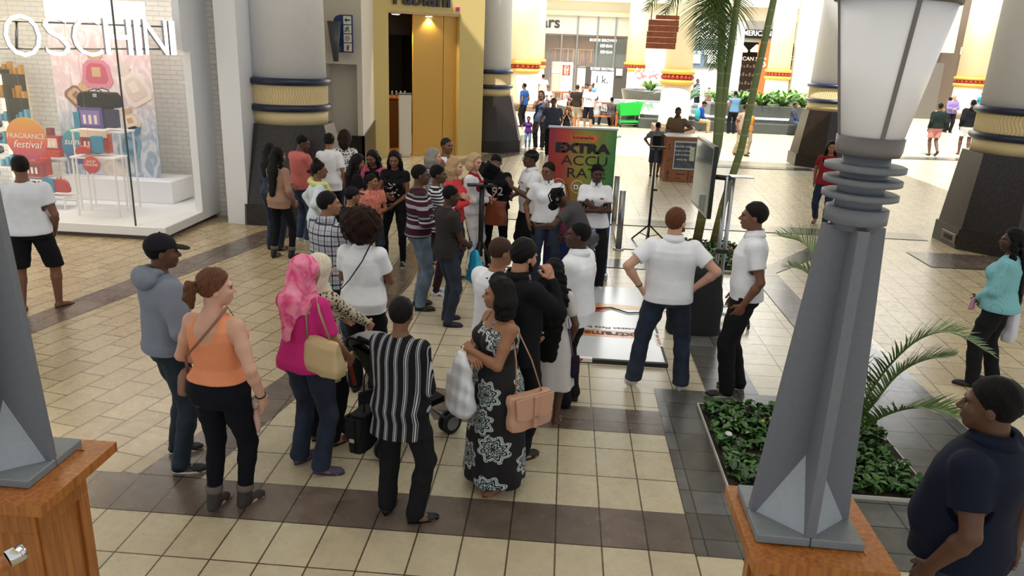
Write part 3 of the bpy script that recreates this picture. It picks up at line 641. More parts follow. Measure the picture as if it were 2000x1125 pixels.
lp=O+u*2.52-nin*.05+np.array([0,0,4.1]); k=MB(); k.box(lp,(.1,.1,.1),Rg); W_(k,'full_stop',mat('magenta','#c73aa0',.4),e)
# ================================================================ far hall
m_bright=mat('sunlit_plaster','#f2efe6',.8); m_grey=mat('shop_grey','#8f9290',.6); m_dk=mat('shop_dark','#1d1b1c',.5)
struct(MB().bb(-11,9,-6,21,7.4,7.6),'ceiling',mat('ceiling_white','#e8e6e0',.8))  # unseen slab, added to shade the foreground and keep the sun in the far hall
YB=60.
def xz(px,py,Y=YB): p=Wp(px,py,Y); return float(p[0]),float(p[2])
xL,_=xz(1062,40); xR,_=xz(1232,40); _,zt=xz(1150,30)
k=MB(); k.bb(-6,xL,YB,YB+.5,0,13); k.bb(xL,xR,YB,YB+.5,zt,13); k.bb(xR,xz(1345,50)[0],YB+.0,YB+.5,0,13)
x2,_=xz(1345,50); x3,_=xz(1568,60); _,zt2=xz(1450,40)
k.bb(x2,60,YB,YB+.5,zt2,13); struct(k,'wall_back',m_bright)
struct(MB().bb(-6,x3+6,YB-1.6,YB,zt+.9,zt+2.0).bb(-6,xR,YB-.3,YB,zt-.05,zt+.25),'trim_7',mat('beam_cream','#e9e0c4',.6))
struct(MB().bb(-4,-3.8,26,60,0,10),'wall_left_far',m_bright)
# clothing store 
n=NT('warm_goods_wall'); v=n.n('ShaderNodeTexVoronoi'); n.l(n.coord('Object',(1.2,1,2.2)),v.inputs[0]); v.inputs['Scale'].default_value=1.5
n.col(n.ramp(v.outputs['Color'],[(0,'#7a2f22'),(.25,'#d8a468'),(.45,'#3a2c26'),(.6,'#e9cda0'),(.8,'#b5502f'),(1,'#f4e4c4')],'CONSTANT')); m_goods=n.m
n.b.inputs['Emission Strength'].default_value=0
_,zf=xz(1100,66); 
struct(MB().bb(xL,xR,YB+7,YB+7.2,0,zf+2).bb(xL-.2,xL,YB+.5,YB+7,0,8).bb(xR,xR+.2,YB+.5,YB+7,0,8),'wall_clothing_store',mat('store_inside','#7d5738',.7))
struct(MB().bb(xL,xR,YB+.5,YB+7,zf,zf+.2),'ceiling_clothing_store',mat('store_ceiling','#c9ac86',.7))
light('clothing_store_light','AREA',((xL+xR)/2,YB+3.5,zf-.1),(0,0,0),350,(1,.85,.62),6,5)
def rail_unit(x,y,w,h,seed,label,n=14,cols=None):
    e=empty('clothes_rail',(x,y,0),0,label,'clothes rail')
    k=MB(); k.tube([(-w/2,0,0),(-w/2,0,h),(w/2,0,h),(w/2,0,0)],.03,6); k.build('rail',m_steel,e)
    r=np.random.RandomState(seed); cols=cols or ['#8c2f2a','#c9964c','#1b1412','#b8a888','#a8541c','#2a3446','#b0605a']
    for i in range(n):
        xx=-w/2+w*(i+.5)/n; c=cols[r.randint(len(cols))]; l=r.uniform(.7,1.1)
        k=MB(); k.add([(xx-.02,-.22,h-.12),(xx+.02,-.22,h-.12),(xx+.02,.22,h-.12),(xx-.02,.22,h-.12),(xx-.03,-.3,h-.12-l),(xx+.03,-.3,h-.12-l),(xx+.03,.3,h-.12-l),(xx-.03,.3,h-.12-l),(xx,0,h-.02)],[(0,1,5,4),(1,2,6,5),(2,3,7,6),(3,0,4,7),(7,6,5,4),(0,8,1),(1,8,2),(2,8,3),(3,8,0)]); k.build('garment',mat('cloth_'+c[1:],c,.8),e)
for i in range(3): rail_unit(xL+1.6+i*2.3,YB+2.2+(i%2)*1.5,2.0,2.0,i+3,['clothes rail at left inside the glass clothing store','clothes rail in the middle of the glass clothing store','clothes rail at right inside the glass clothing store'][i])
for i in range(3): rail_unit(xL+1.4+i*2.3,YB+5.8,2.1,3.3,i+13,['high wall rail of clothes at left of the clothing store back wall','high wall rail of clothes midway on the clothing store back wall','high wall rail of clothes at right of the clothing store back wall'][i],10)
# fascia + glass + mullions
k=MB(); k.bb(xL,xR,YB+.1,YB+.3,zf,zt); struct(k,'trim_8',mat('fascia_white','#d9d8d2',.5))
struct(MB().bb(xL,xR,YB+.15,YB+.17,0,zf),'window_3',m_glass)
for i,px in enumerate((1096,1126,1165,1200)):
    x,_=xz(px,100); struct(MB().bb(x-.06,x+.06,YB+.02,YB+.22,0,zt if px>1100 else zf),'trim_%d'%(9+i),m_steel)
p=Wp(1076,44,YB+.07); e=empty('store_lettering',tuple(p),0,'dark lettering ars on the white fascia of the clothing store','sign'); text('lettering','ars',1.15,(0,0,0),(1,0,0),(0,0,1),mat('sign_dark','#3a3a40',.4),e,.06,offset=.02)
m_board=mat('counter_dark_green','#37403c',.5)
a,_=xz(1163,70);b,_=xz(1201,70);_,z1=xz(1180,72)
e=empty('cosmetics_counter',((a+b)/2,YB+1.5,0),0,'dark cosmetics board lettered BOBBI BROWN and SENSAI inside the glass storefront','counter sign')
W_(MB().bb(a,b+1,YB+1.4,YB+1.55,0,z1-.1),'board',m_board,e)
def lt(txt,sz,px,py,Y,m,par,sx=1,shear=0,nm='lettering',x=(1,0,0)): 
    p=Wp(px,py,Y); return text(nm,txt,sz,p,x,(0,0,1),m,par,.02,offset=.006,sx=sx,shear=shear,off=wloc(par) if par is not None else None)
mw=mat('lit_white_letters','#ffffff',.5,emit=1.0)
lt('BOBBI BROWN',.27,1178,79,YB+1.3,mw,e,1.1); lt('SENSAI',.3,1184,90,YB+1.3,mw,e); lt('SENSAI',.3,1184,102,YB+1.3,mw,e)
def board(px0,px1,py0,py1,Y,m,label,name='poster_stand',cat='poster',th=.06,lines=(),zb=None):
    a=Wp(px0,py0,Y);b=Wp(px1,py1,Y); x0,x1,z1,z0=float(a[0]),float(b[0]),float(a[2]),float(b[2])
    if zb is not None: z0=zb
    e=empty(name,((x0+x1)/2,Y,z0),0,label,cat); W_(MB().bb(x0,x1,Y,Y+th,z0,z1,0,.01),'panel',m,e)
    for txt,sz,px,py,mm in lines: lt(txt,sz,px,py,Y-.02,mm,e)
    if zb is None or zb>0: pass
    return e,(x0,x1,z0,z1)
mred=mat('print_red','#b5402f',.5); mdk=mat('print_dark','#2a2c30',.5); mwh=mat('print_white','#f3f1ec',.5)
board(1078,1096,120,168,56,mat('taupe_poster','#b7a79a',.5),'taupe poster stand reading 600 outside the clothing store',lines=[('600',.42,1086,139,mwh)],zb=0)
e,(x0,x1,z0,z1)=board(1097,1117,121,170,55.6,mat('pinkwhite_poster','#ecdccf',.5),'pale poster stand with red framed 135 outside the clothing store',zb=0,lines=[('UP',.2,1106,133,mred),('135',.32,1106,141,mred)])
k=MB()
for q in ((1099,127,1101,147),(1111,127,1113,147),(1099,127,1113,129),(1099,145,1113,147)):
    a=Wp(q[0],q[1],55.55);b=Wp(q[2],q[3],55.55); k.bb(float(a[0]),float(b[0]),55.54,55.6,float(b[2]),float(a[2]))
W_(k,'red_frame',mred,e)
board(1128,1142,133,172,56,mat('brown_white_poster','#c9b0a0',.5),'narrow poster stand at the middle of the clothing store window',zb=0)
board(1144,1160,130,172,56,mat('dark_panel','#3d3733',.5),'dark brown display panel outside the clothing store',name='display_stand',cat='display stand',zb=0)
board(1156,1197,139,178,54.5,mat('lightbox_white','#f6f6f6',.5,emit=.5),'white lit cosmetics counter front below a BOBBI BROWN header',name='cosmetics_lightbox',cat='counter',th=.6,zb=0,lines=[('I k.',.7,1176,156,mdk)])
board(1162,1192,132,139.5,54.4,mat('header_dark','#26292a',.5),'dark header strip lettered BOBBI BROWN above the white lit counter',name='header_sign',cat='sign',lines=[('BOBBI BROWN',.24,1177,135,mwh)],th=.3)
e,_=board(1200,1222,131,178,54,mat('dark_panel','#3d3733',.5),'dark display stand with a small portrait beside the white lit counter',name='display_stand',cat='display stand',zb=0)
W_(MB().bb(*(lambda a,b:(float(a[0]),float(b[0]),53.9,53.98,float(b[2]),float(a[2])))(Wp(1204,134,53.9),Wp(1215,148,53.9))),'portrait_print',mwh,e)
# poster hoarding
e,(x0,x1,z0,z1)=board(1350,1440,38,190,54,mat('hoarding_grey','#a9adae',.6),'grey luxury hoarding with two dark cosmetics posters behind the palm',name='hoarding',cat='hoarding',th=.3,zb=0)
for q,mt in (((1352,55,1408,87),mat('hoarding_upper','#6f7475',.6)),((1352,88,1374,131),mat('poster_blue','#56687c',.5)),((1379,88,1405,132),mat('poster_green','#4b5450',.5))):
    a=Wp(q[0],q[1],53.95);b=Wp(q[2],q[3],53.95); W_(MB().bb(float(a[0]),float(b[0]),53.9,53.99,float(b[2]),float(a[2])),'poster_panel',mt,e)
lt('luxury',1.0,1378,66,53.85,mwh,e,1.2,.4); lt('the top',.6,1368,48,53.85,mwh,e,1,.4)
lt('La prairie',.4,1360,101,53.85,mwh,e); lt('SENSAI',.42,1391,103,53.85,mwh,e,.8)
for px in (1360,1390):
    a=Wp(px-7,106,53.85);b=Wp(px+7,124,53.85); W_(MB().bb(float(a[0]),float(b[0]),53.84,53.89,float(b[2]),float(a[2])),'product_print',mwh,e)
# jewellery store
xa,_=xz(1440,60); xb,_=xz(1600,60)
struct(MB().bb(xa,xb+6,YB+5,YB+5.2,0,9).bb(xa-.1,xa,YB+.5,YB+5,0,9),'wall_jeweller_inside',m_dk)
struct(MB().bb(xa,xb+6,YB+.1,YB+5,zt2-.1,zt2).bb(xa,xb+6,YB-.1,YB+.2,xz(1500,58)[1]-.9,zt2),'ceiling_jeweller',mat('pale_grey_fascia','#b9bab8',.6))
e,_=board(1448,1496,57,76,YB-.35,mat('sign_black','#141416',.3),'black fascia sign lettered AMERICAN SWISS in lit white letters',name='fascia_sign',cat='sign',th=.25)
x1,z1=xz(1496,57,YB-.35);x2_,z2=xz(1548,76,YB-.35); W_(MB().bb(x1-.01,x2_,YB-.35,YB-.1,z2,z1,0,.01),'panel',mat('sign_black','#141416',.3),e)
lt('AMERICAN SWISS',.5,1494,66,YB-.42,mw,e,.95)
board(1568,1594,57,76,YB-1.2,mat('sign_black','#141416',.3),'dark projecting sign lettered Audi at the right of the jewellery storefront',name='projecting_sign',cat='sign',th=1.1,lines=[('Audi',.8,1581,66,mw)])
board(1483,1499,80,156,YB-.6,mat('orange_banner','#e2602c',.5),'tall orange banner with a white letter S at the jewellery store',name='orange_banner',cat='banner',zb=0,lines=[('S',.9,1491,123,mwh)])
for i,px in enumerate((1449,1478)):
    p=Wp(px,95,YB+1.5); e=empty('pendant_lamp',tuple(p),0,('left' if i==0 else 'right')+' glowing pendant lamp in the dark jewellery store','lamp'); k=MB(); k.lathe([(.05,.3),(.45,-.1),(.42,-.25)],(0,0,0),20); k.build('shade',mat('warm_lamp','#ffd9a8',.5,emit=3),e); k=MB(); k.tube([(0,0,.3),(0,0,3)],.02,5); k.build('cord',m_blk,e)
for i,(p0,p1) in enumerate(((1441,1480),(1530,1560),(1562,1590))):
    a,_=xz(p0,130,YB+1.8);b,_=xz(p1,130,YB+1.8); e=empty('display_cabinet',((a+b)/2,YB+1.8,0),0,['left','middle','right'][i]+' dark glass display cabinet inside the jewellery store','cabinet')
    W_(MB().bb(a,b,YB+1.8,YB+2.4,0,3.2,0,.03),'body',mat('cabinet_dark','#2e2523',.4),e)
    k=MB()
    for r_ in range(4):
        for c in range(5): k.bb(a+.15+(b-a-.3)*c/5,a+.15+(b-a-.3)*(c+.6)/5,YB+1.7,YB+1.8,.6+r_*.62,.75+r_*.62+.1*((c+r_)%2))
    tag(W_(k,'goods',mat('shelf_goods','#8d7a66',.4,.3),e),kind='stuff')
board(1531,1577,84,117,YB+.6,mat('hanging_screen_black','#101012',.3),'black hanging panel lettered AMERICAN SWISS behind the column',name='hanging_screen',cat='screen',lines=[('AMERICAN SWISS',.35,1552,114,mwh)])
lt('AMERICAN SWISS',.4,1462,115,YB+1.7,mwh,None) ; o=bpy.context.scene.objects['lettering'] if 0 else COL.objects[-1]; tag(o,'small white AMERICAN SWISS lettering above the left cabinet of the jewellery store','lettering')
e,_=board(1519,1533,2,13,YB-.3,mat('speaker_grey','#55585c',.5),'small grey speaker box high on the white wall','wall_speaker','speaker',.3)
# right background
xr0,_=xz(1760,60,50)
struct(MB().bb(xr0-6,xr0+2.4,50,50.4,0,3.9).bb(xr0-6,xr0+3.4,50.2,50.5,3.9,12),'wall_right_far',mat('beige_far_wall','#c9bfa8',.7))
struct(MB().bb(xz(1880,60,62)[0],60,62,62.4,0,14),'wall_right_back',mat('beige_far_wall','#c9bfa8',.7))
struct(MB().bb(xz(1797,150,49.7)[0],xz(1840,150,49.7)[0],49.7,49.9,0,3.3),'door_1',mat('grey_lift_door','#6d675f',.4,.3))
struct(MB().bb(xz(1888,60,58)[0],xz(1897,60,58)[0],58,62,0,9),'trim_20',mat('brown_pier','#7a6a5c',.6))
board(1884,1897,92,107,57.5,mat('sign_cream','#f0e9d0',.6),'small cream hanging sign lettered RNS far right',name='hanging_sign',cat='sign',th=.5,lines=[('RNS',.4,1891,99,mdk)])
board(1884,1912,56,66,61.5,mat('sign_cream','#f0e9d0',.6),'cream fascia sign lettered QUEENS far right above the hanging sign',name='fascia_sign',cat='sign',th=.5,lines=[('QUEENS',.4,1897,61,mdk)])
# fountain pool
m_rim=mat('rim_white','#e6e6de',.4)
def arc(cx,cy,r,a0,a1,n): return [(cx+r*math.cos(a),cy+r*math.sin(a)) for a in np.linspace(a0,a1,n)]
outer=[(11.2,35.2)]+[(11.2,44)]+arc(4.6,40.3,5.1,math.radians(100),math.radians(262),20)
e=empty('fountain_pool',(6,40,0),0,'dark granite fountain pool with a curved rim beyond the seated man in blue','fountain')
W_(MB().prism(outer,0,.55,top=outer),'basin',m_gran2,e)
k=MB(); k.prism(outer,.55,.62); W_(k,'rim',m_rim,e)
sc=[(6+(x-6)*.93,39.8+(y-39.8)*.9) for x,y in outer]; 
W_(MB().prism(sc,.62,.63),'water',mat('pool_water','#9fb0ac',.06),e)
W_(MB().bb(3.2,11.3,34.6,35.6,0,.42,0,.02),'step',m_gran2,e)
e2=empty('planter_box',(8.6,36.4,.6),0,'long granite planter box full of bright green strap-leaved plants','planter')
W_(MB().bb(6.4,10.9,35.6,37.6,.60,1.12,0,.02),'box',m_gran2,e2)
e3=empty('planter_box',(5.9,47,0),0,'round granite planter with pink topped plants left of the beaded column','planter')
k=MB(); k.lathe([(1.5,0),(1.7,.9),(1.72,1.0),(1.5,1.0),(1.45,.9)],(5.1,50,0),32); W_(k,'box',m_gran2,e3)
def strap_plant(x,y,z,n,L,seed,m=None,par=None,name='leaves'):
    r=np.random.RandomState(seed); k=MB()
    for i in range(n):
        a=r.uniform(0,2*PI); l=L*r.uniform(.6,1.1); w=.045*L*1.3; up=r.uniform(.8,1.4); pts=[]
        for t in np.linspace(0,1,6):
            rad=l*(t*math.cos(up)+.35*t*t); pts.append(np.array([x+rad*math.cos(a),y+rad*math.sin(a),z+l*(math.sin(up)*t-.45*t*t*t)]))
        s=np.array([-math.sin(a),math.cos(a),0]); V=[];F=[]
        for j,p in enumerate(pts): ww=w*(1-((j/5)*1.0)**2.2)*(.5+min(1,j/1.5)*.5); V+=[p-s*ww,p+[0,0,-.01],p+s*ww]
        for j in range(5): F+=[(3*j,3*j+1,3*j+4,3*j+3),(3*j+1,3*j+2,3*j+5,3*j+4)]
        k.add(V,F,0,True)
    return k
for i in range(9):
    x=6.8+(i%5)*.95+(.4 if i>4 else 0); y=36.2+(i//5)*.8; k=strap_plant(x,y,1.05,46,1.15,i)
    thing(k,'strap_leaved_plant',m_leaf2,(x,y,1.05),('front row plant of the long granite planter, ' if i<5 else 'back row plant of the long granite planter, ')+(['at its left end','second from the left','in the middle','second from the right','at its right end'] if i<5 else ['first from the left','second from the left','second from the right','last at the right'])[i%5],'plant','strap-leaved plants in the long planter')
for i,(x,y) in enumerate(((5.2,49.6),(6.1,49.7),(5.1,50.6))):
    thing(strap_plant(x,y,.95,40,1.1,i+40),'strap_leaved_plant',m_leaf2,(x,y,.95),['left','right','rear'][i]+' green strap-leaved plant in the round granite planter','plant','plants in the round planter')
k=MB(); r=np.random.RandomState(3)
for i in range(40): k.ball((5.1+r.uniform(-1,1),50+r.uniform(-.9,.9),1.7+r.uniform(0,.5)),(.08,.08,.14),seg=6)
tag(thing(k,'pink_flowers',mat('pink_flower','#e5a0b4',.6),(5.1,50,1.7),'pink flower heads over the round planter','flowers'),kind='stuff')
for i in range(4):
    x,y=(9.7+i*.7,39.5+i*.6); thing(strap_plant(x,y,.6,50,1.9,i+70),'strap_leaved_plant',m_leaf2,(x,y,.6),['first','second','third','fourth'][i]+' tall green plant from the left behind the long planter','plant','tall plants behind the long planter')
thing(strap_plant(5.9,41,.6,50,2.3,99),'agave_plant',leafmat('pale_agave','#5f8a6a','#b9cfae',.4),(5.9,41,.6),'tall pale spiky plant just right of the beaded column','plant')
# benches
m_bench=mat('bench_wood','#a65f33',.5,noise=.15,nscale=6); m_iron=mat('black_iron','#1c1b1b',.5)
def bench(x,y,rz,label):
    e=empty('bench',(x,y,0),rz,label,'bench',)
    for sx in(-.95,.95):
        k=MB(); k.bb(sx-.04,sx+.04,.2,.28,0,.62); k.bb(sx-.04,sx+.04,-.3,-.22,0,.95); k.bb(sx-.04,sx+.04,-.3,.32,.6,.66,0,.01); k.bb(sx-.04,sx+.04,-.28,.25,.36,.42); k.build('end_frame',m_bench,e)
    k=MB(); 
    for i in range(5): k.bb(-.95,.95,-.22+i*.1,-.14+i*.1,.42,.45)
    k.build('seat',m_bench,e)
    k=MB(); k.bb(-.95,.95,-.31,-.25,.93,1.02,0,.01); k.bb(-.95,.95,-.3,-.25,.46,.54,0,.01); k.build('back_rail',m_bench,e)
    k=MB()
    for i in range(22): k.bb(-.88+i*.083,-.85+i*.083,-.285,-.265,.54,.93)
    k.build('back_bars',m_iron,e); return e
bench(1.25,34.6,PI+.32,'wooden bench with black barred back beside the green trolley')
bench(-1.2,43,0,'wooden bench behind the walking couple, at the clothing store side')
bench(.3,43.5,.1,'wooden bench further right of the walking couple under the posters')
# trolleys
m_tr=mat('green_plastic','#15b33a',.4)
def trolley(x,y,rz,label):
    e=empty('shopping_trolley',(x,y,0),rz,label,'trolley')
    k=MB(); k.slab([(-.28,-.45,.5),(.28,-.45,.5),(.33,-.5,.98),(-.33,-.5,.98)],(0,.02,0)); k.slab([(-.3,.4,.55),(.3,.4,.55),(.34,.5,1.08),(-.34,.5,1.08)],(0,.02,0))
    for s in(-1,1): k.slab([(s*.29,-.45,.5),(s*.3,.42,.55),(s*.34,.52,1.08),(s*.33,-.5,.98)],(s*.012,0,0))
    k.slab([(-.28,-.45,.5),(.28,-.45,.5),(.3,.42,.55),(-.3,.42,.55)],(0,0,.02)); k.build('basket',m_tr,e)
    k=MB(); 
    for j in range(6): k.bb(-.3+j*.105,-.23+j*.105,.36,.38,.6,1.02)
    k.build('child_seat_panel',mat('pale_panel','#cfd6d2',.5),e)
    k=MB(); k.tube([(-.34,.52,1.08),(-.34,.62,1.08),(.34,.62,1.08),(.34,.52,1.08)],.02,6); k.build('push_handle',m_tr,e)
    k=MB(); k.slab([(-.24,-.4,.2),(.24,-.4,.2),(.27,.4,.22),(-.27,.4,.22)],(0,0,.08)); k.build('lower_tray',m_tr,e)
    k=MB(); 
    for s in(-1,1): k.tube([(s*.24,-.42,.12),(s*.25,.4,.14),(s*.29,.42,.55)],.015,6); k.tube([(s*.24,-.42,.12),(s*.28,-.42,.5)],.015,6)
    k.build('chassis',m_steel,e)
    for a in(-.22,.22):
        for b in(-.4,.4):
            k=MB(); k.lathe([(.06,-.015),(.06,.015)],(a,b,.06),14,R=rotm(0,PI/2,0)); k.build('wheel',m_iron,e)
trolley(2.75,34.9,-1.35,'green plastic shopping trolley parked at the end of the wooden bench')
trolley(15.6,38.5,-.2,'green shopping trolley pushed by the man in the purple shirt')
# stroller far right and buggy behind the column
# hanging wooden direction sign
YS=22.
a=Wp(1268,28,YS);b=Wp(1320,97,YS); cx=float(a[0]+b[0])/2; w=float(b[0]-a[0]); z0=float(b[2]); z1=float(a[2])
e=empty('hanging_wood_sign',(cx,YS,z0),0,'hanging sign of orange-brown wooden slats with two wires above the kiosk','sign')
m_ws=mat('sign_wood','#b0603a',.5,noise=.2,nscale=8); nr=5; hh=(z1-z0)
for i in range(nr):
    zz=(z1-z0)*(i+.1)/(nr+.9); k=MB(); off=(.0,.03,.02,.05,.03)[i]; k.box((off*.2-(.02 if i<3 else 0),0,zz+hh/(nr+.9)*.43),(w*(1.0+off*.3),.05,hh/(nr+.9)*.97),None,0,.006); s_=k.build('slat',m_ws,e)
    for j in range(2): text('lettering',['hall of fame','entrance 14','restrooms','rest area','food court'][i][:11] if 0 else '> ',.09,(w*.42,-.03,zz+hh*.06),(1,0,0),(0,0,1),mat('sign_pale','#d9b48c',.6),s_) if j==0 else None
k=MB(); k.box((w*.12,0,hh*.93),(w*.78,.05,hh*.12),None,0,.006); k.build('header_slat',m_ws,e)
for s in(-1,1):
    k=MB(); k.tube([(s*w*.42,0,hh*.8),(s*w*.42,0,hh+4)],.012,5); k.build('wire',m_iron,e)
def zat(x,y,py):
    lo,hi=-1.,12.
    for _ in range(40):
        m=(lo+hi)/2; c=R_@np.array([x,y,m-CAMH]); v=562.5+1500*c[1]/c[2]
        if v>py: lo=m
        else: hi=m
    return (lo+hi)/2
# ================================================================ lamp posts on timber pedestals
def woodmat(name,c1,c2,rot=(0,0,0)):
    n=NT(name); v=n.coord('Object',(3,3,3),rot); w=n.n('ShaderNodeTexNoise'); mp=n.n('ShaderNodeMapping'); n.l(v,mp.inputs[0]); mp.inputs['Scale'].default_value=(8,8,.5); n.l(mp.outputs[0],w.inputs[0]); w.inputs['Scale'].default_value=2; w.inputs['Detail'].default_value=6
    n.col(n.ramp(w.outputs[0],[(.3,c1),(.7,c2)])); n.b.inputs['Roughness'].default_value=.33; return n.m
m_tim=woodmat('timber_orange','#8f5424','#b87638'); m_lamp=mat('lamp_grey_paint','#6b6f78',.5,noise=.05,nscale=40,bump=.1,bscale=200); m_lampd=mat('lamp_dark_frame','#6c6868',.45)
m_opal=mat('opal_panel','#f3f3f8',.3); m_slt=mat('slate_plate','#7b8288',.45,noise=.06,nscale=30,bump=.1,bscale=150)
def lamp_post(cx,cy,label):
    ax,ay=1.175,3.08; ox,oy=cx-ax,cy-ay   # reference axis used for the heights
    e=empty('lamp_post',(cx,cy,1.10),0,label,'lamp post'); e.rotation_euler=(0,math.radians(1.1),0)
    Q=lambda py: zat(ax,ay,py)
    hs=.225; z0=1.10
    for s,(xa,xb,ya,yb) in enumerate(((-hs,-.002,-.2,0),( .002,hs,-.2,0),(-hs,-.002,.003,.2),(.002,hs,.003,.2))):
        W_(MB().bb(cx+xa,cx+xb,cy+ya,cy+yb,z0,z0+.04,0,.004),'base_plate',m_slt,e)
    zt=Q(440); zb=z0+.04
    k=MB(); t=.022
    for dx,dy in((1,0),(-1,0),(0,1),(0,-1)):
        rb=.215 if dx else .19; d=np.array([dx,dy,0]); s=np.array([-dy,dx,0])
        c=np.array([cx,cy,0]); P=[c+d*0+[0,0,zb],c+d*rb+[0,0,zb],c+d*.118+[0,0,zt],c+[0,0,zt]]
        k.slab([p-s*t for p in P],s*2*t)
    W_(k,'fin',m_lamp,e)
    k=MB()
    for sx_ in(-1,1):
        for sy_ in(-1,1):
            ap=np.array([cx+sx_*.022,cy+sy_*.022,zb+.30]); b1=np.array([cx+sx_*.19,cy+sy_*.022,zb]);b2=np.array([cx+sx_*.022,cy+sy_*.17,zb]); o_=np.array([cx+sx_*.022,cy+sy_*.022,zb])
            k.add([ap,b1,b2,o_],[(0,1,2),(0,2,3),(0,3,1),(1,3,2)])
    W_(k,'gusset',mat('lamp_light_grey','#9aa2ab',.5,noise=.05,nscale=40),e)
    zc0,zc1=Q(432),Q(300)
    W_(MB().lathe([(.088,zc0-.03),(.088,zc1+.03)],(cx,cy,0),40),'neck',m_lamp,e)
    for i,(py,r) in enumerate(((418,.118),(380,.143),(352,.146),(326,.15))):
        z=Q(py); h=.032 if i==0 else .0135
        W_(MB().lathe([(r-.01,z-h),(r,z-h+.004),(r,z+h-.004),(r-.01,z+h)],(cx,cy,0),48),'collar' if i==0 else 'ring_disc',m_lamp,e)
    zs0=Q(292); zs1=Q(4)
    W_(MB().lathe([(.115,zs0-.02),(.122,zs0),(.124,zs0+.05),(.118,zs0+.05)],(cx,cy,0),48),'shade_foot',m_lampd,e)
    sh=W_(MB().lathe([(.116,zs0+.045),(.205,zs1)],(cx,cy,0),64),'lamp_shade',m_opal,e)
    for i in range(4):
        a=-PI/2+math.radians(-1)+i*PI/2; d=np.array([math.cos(a),math.sin(a),0]); s=np.array([-math.sin(a),math.cos(a),0]); c=np.array([cx,cy,0])
        P=[c+d*.110+[0,0,zs0+.04],c+d*.121+[0,0,zs0+.04],c+d*.210+[0,0,zs1],c+d*.199+[0,0,zs1]]
        W_(MB().slab([p-s*.0075 for p in P],s*.015),'shade_rib',m_lampd,sh)
    W_(MB().lathe([(.203,zs1-.004),(.216,zs1-.002),(.222,zs1+.03),(.2,zs1+.035)],(cx,cy,0),64),'shade_rim',mat('rim_brown','#5f5652',.5),e)
    W_(MB().lathe([(.222,zs1+.03),(.15,zs1+.14),(.0,zs1+.2)],(cx,cy,0),48),'cap',m_lampd,e)
def pedestal(cx,cy,label,s=.295):
    e=empty('pedestal',(cx,cy,0),0,label,'pedestal'); 
    k=MB()
    o_=[(cx-s,cy-s),(cx+s,cy-s),(cx+s,cy+s),(cx-s,cy+s)]; i_=[(cx-s+.1,cy-s+.1),(cx+s-.1,cy-s+.1),(cx+s-.1,cy+s-.1),(cx-s+.1,cy+s-.1)]
    for j in range(4): k.slab([(*o_[j],1.05),(*o_[(j+1)%4],1.05),(*i_[(j+1)%4],1.05),(*i_[j],1.05)],(0,0,.05))
    k.bb(cx-s+.1,cx+s-.1,cy-s+.1,cy+s-.1,1.05,1.095); W_(k,'top_frame',m_tim,e)
    W_(MB().bb(cx-s+.09,cx+s-.09,cy-s+.09,cy+s-.09,1.0,1.05),'inset_band',mat('band_grey','#6f6559',.5),e)  # grey slab set back under the top frame
    b=s-.12
    W_(MB().bb(cx-b,cx+b,cy-b,cy+b,.0,1.015),'body',m_tim,e)
    for side in range(4):
        R=rotm(0,0,side*PI/2); k=MB()
        for (u0,u1,v0,v1) in((-b,b,.88,1.0),(-b,b,0,.14),(-b,-b+.07,.14,.88),(b-.07,b,.14,.88)):
            k.box(np.array([cx,cy,0])+R@np.array([(u0+u1)/2,-b-.008,(v0+v1)/2]),(u1-u0,.018,v1-v0),R,0,.003)
        W_(k,'panel_frame',m_tim,e)
lamp_post(1.14,3.08,'grey lamp post with large white flared shade, on the lower right timber pedestal'); pedestal(1.17,3.04,'orange timber pedestal at lower right carrying the lamp post with the white shade')
lamp_post(-2.54,3.08,'grey finned lamp post at the left edge, its shade out of frame'); pedestal(-2.465,3.04,'orange timber pedestal at lower left carrying the cut-off grey lamp post')
e=empty('handrail',(-2.3,2.5,.9),0,'wooden handrail end with chrome cap at the bottom left corner','handrail')
p1=Wp(48,1075,2.45);p0=Wp(15,1093,2.40);p2=Wp(-60,1140,2.3)
W_(MB().tube([p2,p0],.033,20),'rail',m_tim,e); W_(MB().tube([p0,p1],.0345,20),'chrome_cap',mat('chrome','#d8d8da',.12,1),e)
k=MB(); q=p2*.5+p0*.5; k.tube([q,[q[0],q[1],0]],.02,10); W_(k,'post',m_steel,e)
# ================================================================ palms
m_frond=leafmat('palm_leaflet','#3f5a2a','#6f8a45',.45)
def trunkmat():
    n=NT('palm_trunk'); c=n.n('ShaderNodeTexCoord'); s=n.n('ShaderNodeSeparateXYZ'); n.l(c.outputs['Object'],s.inputs[0]); t=n.n('ShaderNodeTexNoise'); n.l(c.outputs['Object'],t.inputs[0]); t.inputs['Scale'].default_value=3
    w=n.math('FRACT',n.math('MULTIPLY',n.math('ADD',s.outputs[2],n.math('MULTIPLY',t.outputs[0],.06)),4.2)); ring=n.ramp(w,[(0,'#a9a070'),(.06,'#a9a070'),(.1,'#59663a'),(.95,'#66703f'),(1,'#8a8a58')])
    low=n.ramp(n.math('MULTIPLY',s.outputs[2],.3),[(.1,'#8a7a4c'),(.45,'#6c7a48'),(1,'#6f8450')]); n.col(n.mix(.55,ring,low)); n.b.inputs['Roughness'].default_value=.5; return n.m
m_trunk=trunkmat()
